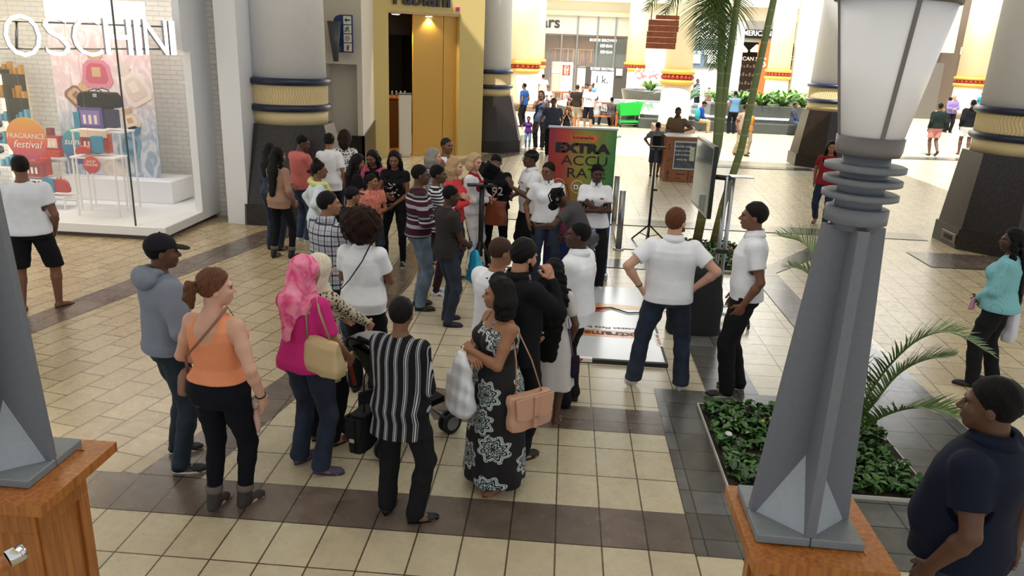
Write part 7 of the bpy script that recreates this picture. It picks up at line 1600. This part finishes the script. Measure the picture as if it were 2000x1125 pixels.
E=F(-1.86,10.95,-75,'woman with silver wavy hair in grey striped vest over white, arms crossed',h=1.68,sex='f',skin='light',head=(-5,2),arms=('cross','crossb'),top=('long',stripes('grey_stripes',[(0,'#d5d5d8'),(.5,'#77777e')],.03,2,.003),{'hem':-.04}),bottom=('jeans',MJ),shoes=('flat',SB,SB),hair=('bob','#a5a09a',{'len':.13}))
E=F(-1.78,11.7,-110,'man with moustache and short grey-black hair in white vest',h=1.76,w=1.08,skin='brown',head=(-20,0),arms=('downf','front'),top=('tank',WHT,{'scoop':1}),bottom=('trousers',BLK),shoes=('sneaker',SB,SB),hair=('crop','#2a2524'),extra=[facial('#17110f')])
RL=F(-1.43,10.08,-98,'blonde woman in coral red jersey with arms crossed',h=1.68,sex='f',w=1.04,skin='light',head=(0,2),arms=('cross','crossb'),top=('long',cloth_mat('#d23f45',nm='coral_knit'),{'hem':-.08,'sleeve':1.75}),bottom=('jeans',DJ),shoes=('flat',SB,SB),hair=('bob','#c9a77c',{'len':.16}))
E=F(-1.22,10.62,-105,'blonde woman in white jacket over a red blouse and white trousers',h=1.68,sex='f',skin='light',head=(-20,2),arms=('front','front'),top=('long',cloth_mat('#a3202c',nm='red_blouse'),{'vest':WHT,'hem':-.05}),bottom=('jeans',WHT,{'pockets':0}),shoes=('flat',mat('flat_tan','#b08a68',.5),SB),hair=('bob','#d8b98c',{'len':.08}))
bag(E,'tote_bag','brown leather tote bag carried by the blonde woman in white trousers',(-.02,.33,.88),(.30,.13,.34),mat('brown_tote','#7d3d22',.4,bump=.1),[[(-.1,.33,1.03),(-.1,.30,1.24),(.03,.24,1.28)],[(.1,.33,1.03),(.08,.30,1.24),(.03,.24,1.28)]],rz=1.57,kind='tote')
DK=F(-1.25,8.36,-52,'young man in dark grey t-shirt and rolled jeans holding a blue carrier bag',h=1.62,w=.94,skin='dark',head=(-14,12),feet=[(-.10,.06,-15,0),(.12,-.04,-32,0)],arms=('frontlow',((.08,.26,.06),(.8,-.7,-.3))),top=('tee',cloth_mat('#302d2d',nm='charcoal_cotton'),{'hem':-.08}),bottom=('jeans',DJ),shoes=('sneaker',mat('shoe_charcoal','#2a2a2c',.7),SB),hair=('crop','#0c0a0a'),curl=1.2)
bag(DK,'carrier_bag','bright blue plastic carrier bag held by the young man in dark grey',(.06,.34,.66),(.24,.16,.40),mat('blue_plastic','#1f9bc4',.35),[(.06,.34,.84),(.05,.30,.94)],kind='plastic')
E=F(-1.26,10.95,-120,'boy in grey jacket and spotted shirt beside the camera stand',h=1.38,skin='deep',head=(-20,4),arms=('front','front'),top=('long',animal_mat('spot_shirt','#8d8f96','#3a3b40',26),{}),bottom=('skinny',animal_mat('spot_leggings','#2a2a2e','#7a7a80',30)),shoes=('sneaker',SB,SW),hair=('short','#0f0c0b'))
S92=F(-.93,10.92,-170,'young woman in black sweater with number 92, braided hair, looking down',h=1.68,sex='f',skin='brown',head=(-18,26),arms=('frontlow','frontlow'),top=('long',BLK,{'hem':-.04,'sleeve':1.7,'text':[('92',.17,.24,True,mat('pale_outline','#c9c9cc',.7))]}),bottom=('skinny',BLK),shoes=('sneaker',SB,SB),hair=('crop','#0e0b0b',{}))
bag(S92,'satchel_bag','dusty pink satchel held by the young woman in the 92 sweater',(.10,.27,.86),(.27,.09,.19),mat('dusty_pink_leather','#a98484',.45),[(.2,.22,.95),(.17,.16,1.2),(.12,.08,1.40),(.08,-.08,1.38)],kind='satchel',rz=PI)
E=F(-.44,10.72,-100,'man in glasses and headband in white polo, gesturing with one hand',h=1.76,w=.95,skin='deep',head=(100,0),arms=(((.06,.30,.30),(.6,-.2,-1),{'dir':(-.3,.3,.9),'palm':(-.7,.2,0)}),'front'),top=('polo',WHT,{'logo':1}),bottom=('trousers',BLK2),shoes=('shoe',SB,SB),hair=('short','#110d0c',{'band':1}),extra=[glasses,facial('#0e0b0a')]) if 0 else F(-.44,10.72,115,'man in glasses and headband in white polo, gesturing with one hand',h=1.76,w=.95,skin='deep',head=(0,0),arms=(((.06,.30,.30),(.6,-.2,-1),{'dir':(-.3,.3,.9),'palm':(-.7,.2,0)}),'front'),top=('polo',WHT,{'logo':1}),bottom=('trousers',BLK2),shoes=('shoe',SB,SB),hair=('short','#110d0c',{'band':1}),extra=[glasses,facial('#0e0b0a')])
E=F(-.18,10.15,-172,'young woman with glasses in white polo and jeans in front of the banner',h=1.68,w=1.08,sex='f',skin='brown',head=(-38,2),feet=[(-.11,0,10,0),(.12,.05,-10,0)],arms=(((.10,.19,.02),(.9,-.6,0)),((.24,.06,-.02),(.6,-.8,0))),top=('polo',WHT,{'hem':-.02}),bottom=('jeans',denim('#233048','blue_denim')),shoes=('flat',SB,SB),hair=('short','#120e0d'),extra=[glasses])
VR=F(-.03,8.95,-8,'man in charcoal t-shirt bent forward wearing a headset',h=1.68,w=.98,skin='deep',lean=0,head=(-2,0),arms=('down','down')) if 0 else F(.32,9.1,62,'man in charcoal t-shirt leaning forward wearing a black headset and headphones',h=1.64,w=.98,skin='dark',lean=28,twist=12,head=(0,34),feet=[(-.12,.02,10,0),(.12,-.05,-10,0)],arms=(((.28,.40,.42),(1,-.2,-.4)),'front'),top=('tee',cloth_mat('#4a464a',nm='charcoal_grey_tee'),{'hem':-.06}),bottom=('jeans',LJ),shoes=('sneaker',SB,SW),hair=('crop','#0d0a0a'))
# headset
e=empty('headset',tuple(VR['world'](VR['HP']((0,.08,0)))),0,'black virtual reality headset with headphones on the leaning man','headset'); o0=wloc(e); VW=lambda v: VR['world'](VR['HP'](v))
Rw=rotm(0,0,math.radians(62))@VR['HF'].R
k=MB(); k.box(VW((0,.125,.01)),(.18,.085,.10),Rw,0,.025); W_(k,'visor',m_blk,e)
k=MB(); k.tube([VW((sg*.095*1,.09-.0*0,.01)) if 0 else VW((.105*math.cos(t),-.0+.125*math.sin(t),.03)) for t in np.linspace(-.2,PI+.2,14)],.012,6); k.tube([VW((.105*math.cos(t),-.0-.125*math.sin(t),.03)) for t in np.linspace(0,PI,14)],.012,6); k.tube([VW((0,.11,.06)),VW((0,.05,.135)),VW((0,-.05,.135)),VW((0,-.12,.05))],.01,6); W_(k,'head_strap',m_blk,e)
for sg in(-1,1):
    k=MB(); k.lathe([(.02,.0),(.042,.004),(.045,.022),(.03,.03)],VW((sg*.085,-.01,-.01)),20,R=Rw@rotm(0,sg*PI/2,0)); k.lathe([(.02,.03),(.02,.034),(.014,.034)],VW((sg*.085,-.01,-.01)),16,1,R=Rw@rotm(0,sg*PI/2,0)); W_(k,'ear_cup',[m_blk,mat('cup_ring','#6d6d70',.4)],e)
k=MB(); p=VW((0,-.1,.05)); k.tube([p,p+[.03,.05,.06],p+[.08,.12,.04],p+[.12,.16,-.1],p+[.14,.16,-.5],p+[.2,.1,-1.1],[.3,9.2,.06]],.005,6); thing(k,'headset_cable',m_iron,tuple(p),'thin black cable looping from the headset down to the platform','cable')
k=MB(); hp=VR['world'](VR['arm'][0]['hand']); k.ball(hp,(.03,.03,.05)); k.tube([hp,hp+[0,0,-.09]],.018,8); o=thing(k,'hand_controller',m_blk,tuple(hp),'small black hand controller in the raised hand of the headset wearer','controller')
E=F(.45,10.06,-178,'young woman in white polo and black trousers with arms crossed in front of the banner',h=1.70,w=1.02,sex='f',skin='dark',head=(6,8),feet=[(-.13,.0,10,0),(.15,.08,-20,0)],arms=('cross','crossb'),top=('polo',WHT,{'hem':-.05,'logo':1}),bottom=('trousers',BLK2),shoes=('sneaker',SW,SW),hair=('short','#0c0909'))
E=F(-.28,5.42,-42,'bearded man in black shirt with swept black hair, hand raised to his ear',h=1.76,w=1.05,skin='tan',head=(-6,14),arms=('frontlow',((.15,.18,.50),(.3,.7,-1),{'dir':(-.4,-.1,.9),'palm':(-.9,.1,0)})),top=('shirt',BLK,{'hem':-.12,'sleeve':1.9,'se':.014}),bottom=('trousers',BLK),shoes=('sneaker',SB,SB),hair=('tuft','#0f0c0c'),extra=[facial('#0f0c0c','beard')],curl=1.1)
hL=E['world'](E['arm'][0]['hand']); b0=Gp(902,716); k=MB(); k.tube([b0+[0,0,.012],b0*.55+hL*.45,hL],[.014,.02,.014],10); thing(k,'walking_stick',m_iron,(float(b0[0]),float(b0[1]),0),'long black stick slanting down to the floor beside the bearded man','stick')
E=F(-.46,5.78,-38,'bald man in white t-shirt with a small black neck emblem, back turned',h=1.68,w=1.08,skin='mid',head=(-20,6),arms=('front','front'),top=('tee',WHT,{'hem':-.05}),bottom=('jeans',DJ),shoes=('sneaker',animal_mat('mono_sneaker','#1a1a1a','#d0d0d0',30),SW),hair=('crop','#4a3428')); k=MB(); k.box(E['T'].p((0,-.118,.455)),(.022,.012,.028),E['T'].R,0,.003); k.build('emblem',m_blk,E['root'])
E=F(-.02,6.02,-6,'girl with very long black hair in white lace skirt and white top, back turned',h=1.46,sex='f',skin='deep',head=(-6,4),arms=('downf','downf'),bottom=('dress',cloth_mat('#c9c6c4',nm='white_lace'),{'len':.5,'flare':.07,'sleeve':.55}),shoes=('sandal',mat('sandal_gold','#a07a50',.4),mat('sandal_gold','#a07a50',.4)),hair=('long','#08080a',{'len':.66,'wd':1.55}))
bag(E,'wristlet_bag','small dark bag with purple strap at the side of the white lace skirt',(.22,.0,.56),(.08,.12,.18),cloth_mat('#221c30',nm='dark_violet'),[(.2,.0,.64),(.17,-.02,.8),(.14,-.02,.98)],mstrap=cloth_mat('#8a6fb0',nm='purple_strap'),kind='hand')
# ---- right side
E=F(2.0,3.28,45,'man in dark navy polo cut off by the lower right corner, facing left',h=1.75,w=1.32,skin='deep',hs=1.1,head=(12,4),arms=('down','behind'),top=('polo',cloth_mat('#141a2c',nm='navy_pique'),{'hem':-.08}),bottom=('jeans',denim('#26324a','navy_denim')),shoes=('sneaker',SB,SB),hair=('short','#0f0c0c'))
k=MB(); k.box(E['T'].p((-.09,.165,.33)),(.06,.01,.035),E['T'].R,0,.003); k.build('chest_logo',mat('logo_blue','#26418a',.6),E['root'])
E=F(4.36,7.50,52,'woman in turquoise ribbed sweater with waist-long black hair and black trousers',h=1.62,w=1.15,sex='f',skin='dark',head=(20,2),feet=[(-.14,.06,10,0),(.13,-.08,-10,0)],arms=('frontlow','downf'),top=('long',stripes('turquoise_rib',[(0,'#86c0c8'),(.7,'#78b3bc')],.014,0,.0),{'hem':-.06,'boxy':.8}),bottom=('trousers',BLK2),shoes=('shoe',SB,SB),hair=('long','#0a090a',{'len':.55,'wd':.75}))
bag(E,'pouch_bag','small pink and yellow pouch on a silver strap of the turquoise sweater woman',(-.17,.20,.86),(.10,.05,.11),mat('pink_pouch','#b07a92',.5),[(-.13,.2,.9),(.0,-.165,1.08),(.12,-.12,1.25),(.13,.0,1.36)],mstrap=mat('silver_strap','#8b8f96',.4,.5),kind='hand')
bag(E,'shopping_bag','white paper shopping bag with red lettering at the right edge',(.34,-.1,.62),(.30,.12,.36),mat('bag_white','#cfd0dc',.5),[(.28,-.1,.8),(.24,.0,.92)],kind='tote')
E=F(5.08,15.15,158,'woman in red blouse and blue jeans walking with a phone, beside the lamp shade',h=1.68,w=1.05,sex='f',skin='mid',head=(6,4),feet=[(-.10,.22,6,0),(.12,-.30,-8,.05,-25)],hipz=.90,arms=('swingf','swingb'),top=('tee',cloth_mat('#8c2428',nm='deep_red_blouse'),{'hem':-.06}),bottom=('jeans',denim('#1d2a4c','indigo_denim')),shoes=('flat',SB,SB),hair=('long','#17100f',{'len':.2,'front':1}))
hp=E['world'](E['arm'][0]['hand']); k=MB(); k.box(hp,(.04,.09,.15),None,0,.01); thing(k,'smartphone',m_blk,tuple(hp),'black phone in the hand of the woman in the red blouse','phone')
# ---- far figures
g=lambda px,py: g2(px,py)
x,y=g(1076,306); F(x,y,176,'heavyset boy in slate grey t-shirt holding the little girl by the hand',h=1.74,w=1.2,skin='brown',arms=('downf',((.4,.1,-.0),(.5,-1,0))),feet=[(-.12,.1,8,0),(.13,-.12,-8,0)],top=('tee',cloth_mat('#3c4150',nm='slate_tee'),{'hem':-.1}),bottom=('trousers',BLK),shoes=('sneaker',SB,SW),hair=('short','#100d0c'))
x,y=g(1052,291); F(x,y,172,'woman in blue-grey sleeveless top touching her cheek, behind the slate t-shirt',h=1.86,w=1.08,sex='f',skin='brown',arms=('down','chin'),top=('tank',cloth_mat('#46506b',nm='bluegrey_top'),{'hem':-.12}),bottom=('trousers',BLK),shoes=('flat',SB,SB),hair=('short','#100d0c'))
x,y=g(1030,289); F(x,y,180,'little girl in purple t-shirt and pale blue jeans with two plaits',h=1.0,sex='f',skin='brown',arms=('down',((.35,.1,.2),(.5,-1,0))),top=('tee',cloth_mat('#5a2f7a',nm='purple_tee'),{'hem':-.08}),bottom=('jeans',denim('#5f7fb0','pale_denim')),shoes=('flat',SG,SW),hair=('bun','#120e0d'))
x,y=g(1012,262); F(x,y+3,60,'person in blue shirt partly hidden by the grey column',h=1.78,skin='brown',top=('tee',cloth_mat('#274f8c',nm='royal_blue'),{}),bottom=('trousers',BLK),shoes=('sneaker',SB,SB),hair=('crop','#100d0c'))
x,y=g(1058,212); F(x,y,10,'man in white shirt walking away beside the cream column, back turned',h=1.85,w=1.1,skin='tan',arms=('downf','downf'),top=('tee',WHT,{'hem':-.08}),bottom=('jeans',MJ),shoes=('sneaker',SB,SW),hair=('short','#26201d'))
SEAT=dict(seat=1,hipz=.50,feet=[(-.12,.42,5,0),(.12,.44,-5,0)])
def sit(x,y,f,label,**k): 
    d=dict(SEAT); d.update(k); return F(x,y,f,label,**d)
sit(-1.0,42.65,205,'seated woman in white top and dark trousers on the wooden bench',sex='f',h=1.72,skin='brown',arms=('lap','lap'),top=('tee',WHT),bottom=('trousers',DJ),shoes=('flat',SB,SB),hair=('short','#120e0d'))
sit(.15,43.1,200,'small child in mauve shirt seated on the bench',h=1.3,skin='brown',hipz=.62,arms=('lap','lap'),top=('tee',cloth_mat('#8b6a80',nm='mauve')),bottom=('trousers',DJ),shoes=('flat',SB,SB),hair=('short','#120e0d'))
sit(.85,43.2,190,'seated man in dark shirt with white bag strap on the far bench',h=1.75,skin='mid',arms=('lap','lap'),top=('tee',cloth_mat('#3a3f52',nm='dark_blue_tee')),bottom=('trousers',DJ),shoes=('flat',SB,SB),hair=('short','#2a201a'))
x,y=g(1123,252); F(x,y,-2,'man in dark brown t-shirt and pale shorts walking away, back turned',h=1.80,w=1.1,skin='tan',arms=('down','down'),top=('tee',cloth_mat('#2b2521',nm='brown_tee'),{'hem':-.06}),bottom=('bermuda',cloth_mat('#b5ab98',nm='stone_shorts')),shoes=('sneaker',SB,SW),hair=('short','#3a2a20'))
x,y=g(1147,254); F(x,y,168,'bearded man in white t-shirt lettered NYC and black shorts',h=1.84,w=1.12,skin='tan',head=(25,0),arms=('down','down'),feet=[(-.13,.1,8,0),(.13,-.1,-8,0)],top=('tee',WHT,{'hem':-.06,'text':[('NYC',.13,.26,True,mdk)]}),bottom=('bermuda',BLK),shoes=('sneaker',SB,SW),hair=('crop','#2a211c'),extra=[facial('#3a2418','beard')])
x,y=g(1108,268); F(x,y,175,'girl with long dark hair in a patterned dark dress behind the banner',h=1.4,sex='f',skin='mid',arms=('chin','down'),bottom=('dress',animal_mat('brown_pattern','#3a2a26','#8a6a55',12),{'len':.4}),shoes=('flat',SB,SB),hair=('long','#1b1210',{'len':.3,'front':1}))
x,y=g(1104,280); F(x,y,178,'small girl with brown hair standing just behind the banner top',h=1.18,sex='f',skin='mid',arms=('chin','chin'),top=('tee',BLK),bottom=('skinny',DJ),shoes=('flat',SB,SB),hair=('wavy','#3a2820',{'len':.2,'front':1}))
sit(1.5,46.5,150,'man in bright blue shirt and jeans seated by the fountain rim',h=1.72,skin='dark',hipz=.62,arms=('lap','lap'),top=('tee',cloth_mat('#5f87cc',nm='sky_blue')),bottom=('jeans',denim('#4a78b8','bright_denim')),shoes=('sneaker',SW,SW),hair=('crop','#0e0b0b'))
sit(1.1,45.2,160,'woman in pale top with dark scarf seated beside the blue shirt',sex='f',h=1.68,skin='brown',hipz=.62,arms=('front','lap'),top=('tee',cloth_mat('#d8d0c8',nm='pale_top')),bottom=('trousers',BLK),shoes=('flat',SB,SB),hair=('curly','#1b1417'))
sit(1.32,35.0,-8,'person in blue cap and pale shirt seated on the wooden bench, back turned',h=1.70,skin='mid',feet=[(-.12,.42,5,0),(.12,.44,-5,0)],arms=('lap','rest'),top=('tee',cloth_mat('#a9b4bd',nm='pale_grey_tee')),bottom=('trousers',DJ),shoes=('flat',SB,SB),hair=('crop','#1a1412'),extra=[cap_hat(cloth_mat('#3c5f92',nm='cap_blue'))])
sit(1.98,34.75,-14,'woman in black dress seated at the end of the wooden bench, back turned',sex='f',h=1.68,w=1.1,skin='brown',arms=('lap','lap'),top=('long',animal_mat('black_floral','#17161a','#4a3f44',14),{'sleeve':1.4}),bottom=('trousers',BLK),shoes=('flat',SB,SB),hair=('bun','#120e0e'))
x,y=g(1307,330); F(3.0,21.35,150,'security guard in khaki shirt leaning behind the kiosk',h=1.78,w=1.12,skin='deep',head=(25,10),arms=('table','front'),top=('shirt',cloth_mat('#6b5c4a',nm='khaki_uniform'),{'hem':-.05}),bottom=('trousers',cloth_mat('#3f382f',nm='khaki_dark')),shoes=('shoe',SB,SB),hair=('crop','#2b2320'))
F(2.42,20.6,-12,'boy in grey t-shirt and denim shorts leaning at the kiosk, back turned',h=1.42,w=1.1,skin='brown',head=(-20,0),arms=('hips',((.38,.16,.30),(1,-.5,-.2))),top=('tee',cloth_mat('#6a6e74',nm='grey_tee'),{'hem':-.08}),bottom=('bermuda',denim('#2a3550','short_denim'),{'upto':.58}),shoes=('sandal',SB,SB),hair=('crop','#0f0c0b'))
sit(5.65,33.9,-98,'man in blue jacket, black cap and khaki trousers seated on the granite step',h=1.74,skin='brown',hipz=.52,lean=12,head=(0,10),arms=('lap','lap'),top=('long',cloth_mat('#1f3f9a',nm='cobalt_jacket'),{'ease':.03,'se':.025}),bottom=('trousers',cloth_mat('#b5a27a',nm='khaki_chino')),shoes=('sneaker',mat('shoe_red','#a04038',.5),SW),hair=('crop','#0f0c0b'),extra=[cap_hat(cloth_mat('#17171a',nm='cap_dark'))])
k=MB(); k.ball((5.55,33.62,.78),(.12,.1,.24)); thing(k,'turquoise_bag',cloth_mat('#2f9a9a',nm='turquoise_bag'),(5.55,33.62,.6),'turquoise soft bag at the side of the man in the blue jacket','bag')
F(5.85,26.2,-150,'man in beige patterned shirt and beige trousers walking behind the palm trunk',h=1.66,w=1.1,skin='brown',head=(40,4),feet=[(-.12,.14,5,0),(.13,-.16,-5,.03,-15)],arms=('front','down'),top=('tee',scarf_mat('beige_pattern','#9a7f70','#b59a88',60),{'hem':-.08}),bottom=('trousers',cloth_mat('#a39274',nm='beige_trousers')),shoes=('sneaker',SB,SB),hair=('short','#1b1512')) 
F(6.15,26.9,-165,'child in orange top half hidden behind the beige patterned shirt and palm trunk',h=1.5,skin='brown',top=('tee',cloth_mat('#d88a2f',nm='amber_tee')),bottom=('trousers',cloth_mat('#8f8068',nm='dull_khaki')),shoes=('sneaker',SB,SB),hair=('short','#15110f'))
F(7.1,34.0,5,'man in sleeveless blue top beside the long planter, back turned',h=1.78,w=1.05,skin='brown',arms=('down','front'),top=('tee',cloth_mat('#5f87a8',nm='steel_blue'),{'sleeve':.25,'hem':-.06}),bottom=('trousers',BLK),shoes=('sneaker',SB,SB),hair=('crop','#17120f'))
x,y=g(1369,190); F(7.8,48.5,-140,'man in dark blue t-shirt standing by the poster hoarding',h=1.82,skin='deep',top=('tee',cloth_mat('#2a3448',nm='ink_tee')),bottom=('trousers',BLK),shoes=('sneaker',SB,SB),hair=('crop','#0f0c0b'))
sit(8.4,47.8,170,'seated person in brown top by the poster hoarding',h=1.7,skin='brown',hipz=.6,arms=('lap','lap'),top=('tee',cloth_mat('#6b4f3f',nm='brown_top')),bottom=('trousers',DJ),shoes=('flat',SB,SB),hair=('short','#15110f'))
sit(9.7,34.3,-120,'person in dark clothes seated beside the right grey column',h=1.72,skin='deep',hipz=.6,arms=('lap','lap'),top=('long',cloth_mat('#3a4050',nm='slate_long')),bottom=('jeans',MJ),shoes=('sneaker',SW,SW),hair=('crop','#0f0c0b'))
x,y=g(1818,304); F(x,y,4,'person in dark green jacket and pink shorts walking away',h=1.86,w=1.08,skin='deep',feet=[(-.06,.02,0,0),(.04,-.26,0,.10,-35)],arms=('down','down'),top=('long',cloth_mat('#1c2622',nm='dark_green_jacket'),{'ease':.03,'se':.02,'hem':-.03}),bottom=('shorts',cloth_mat('#c98a80',nm='pink_shorts')),shoes=('flat',SB,SB),hair=('crop','#120e0d'))
x,y=g(1880,303); F(x,y,-6,'person in black hoodie and white shorts walking away behind the granite column',h=2.0,w=1.08,skin='deep',feet=[(-.1,.1,0,0),(.08,-.12,0,0)],arms=('down','down'),top=('hoodie',BLK,{'hem':-.05}),bottom=('shorts',WHT),shoes=('sandal',SG,SG),hair=('crop','#0e0b0b'))
x,y=g(1850,259); F(x,y,175,'bald man in lilac shirt and dark trousers pushing a green trolley',h=1.82,w=1.1,skin='tan',head=(30,0),arms=('front','front'),top=('long',cloth_mat('#7a6a9a',nm='lilac_shirt'),{}),bottom=('trousers',BLK),shoes=('shoe',SB,SB)) 
x,y=g(1838,256); F(x+.0,y-.3,60,'woman in black robe and head covering beside the lilac shirt',h=1.66,sex='f',skin='mid',arms=('front','front'),bottom=('dress',BLK,{'len':.85,'sleeve':.9,'boxy':1}),shoes=('flat',SB,SB),extra=[hijab(BLK,.25)])
F(26.5,55,30,'woman in turquoise top far off on the stairs, rear of the pair',h=1.7,sex='f',skin='deep',top=('tee',cloth_mat('#1f9aa8',nm='turquoise_tee')),bottom=('trousers',BLK),shoes=('flat',SB,SB),hair=('short','#0f0c0c'))
F(25.2,50,-20,'woman in teal top standing by the far cream column, back turned',h=1.7,sex='f',w=1.1,skin='deep',top=('tee',cloth_mat('#1b7f93',nm='teal_tee')),bottom=('trousers',BLK),shoes=('flat',SB,SB),hair=('bun','#0f0c0c'))
F(22.3,47,170,'child in pink hat and white top far off at the right',h=1.3,skin='mid',top=('tee',WHT),bottom=('jeans',MJ),shoes=('flat',SB,SB),hair=('crop','#0f0c0c'),extra=[cap_hat(cloth_mat('#d84a78',nm='cap_pink'))])
F(9.3,17.8,20,'person mostly hidden behind the right granite column, arm showing',h=1.75,skin='deep',arms=('wide','down'),top=('tee',BLK),bottom=('shorts',cloth_mat('#6d6a63',nm='stone_grey')),shoes=('sneaker',SB,SB),hair=('crop','#0f0c0c'))

# ---------------------------------------------------------------- shared group phrases for repeats
from collections import defaultdict
cnt_=defaultdict(list)
for o in COL.objects:
    if o.parent is None and 'label' in o: cnt_[o.name.split('.')[0]].append(o)
GN={'person':None,'column':'columns of the mall hall','gift_box':'gift boxes in the left shop window','price_card':'price cards in the left shop window','display_table':'white tables in the left shop window','display_shelf':'white shelves in the left shop window','round_sign':'round hanging signs in the left shop window','pouch':'pouches in the left shop window','planting_bed':'planting beds in the floor','lamp_post':'grey lamp posts on pedestals','pedestal':'timber pedestals','palm_tree':'palm trunks by the screen','bench':'wooden benches by the fountain','shopping_trolley':'green shopping trolleys','barrier_post':'steel posts of the glass barrier','clothes_rail':'clothes rails in the glass storefront','poster_stand':'poster stands outside the clothing store','display_stand':'dark display stands outside the clothing store','display_cabinet':'cabinets in the jewellery store','pendant_lamp':'pendant lamps in the jewellery store','downlight':'downlights over the gold entrance','fascia_sign':'shop fascia signs','planter_box':'granite planters at the fountain','crossbody_bag':'crossbody bags in the crowd','satchel_bag':'satchels in the crowd','smartphone':'phones held in hands','cable':'cables at the platform'}
for nm,L in cnt_.items():
    if len(L)<2: continue
    for o in L:
        if o.get('group'): continue
        if nm=='person': o['group']='people crowding around the demonstration' if o.location[1]<16 else 'people in the far hall'
        elif GN.get(nm): o['group']=GN[nm]
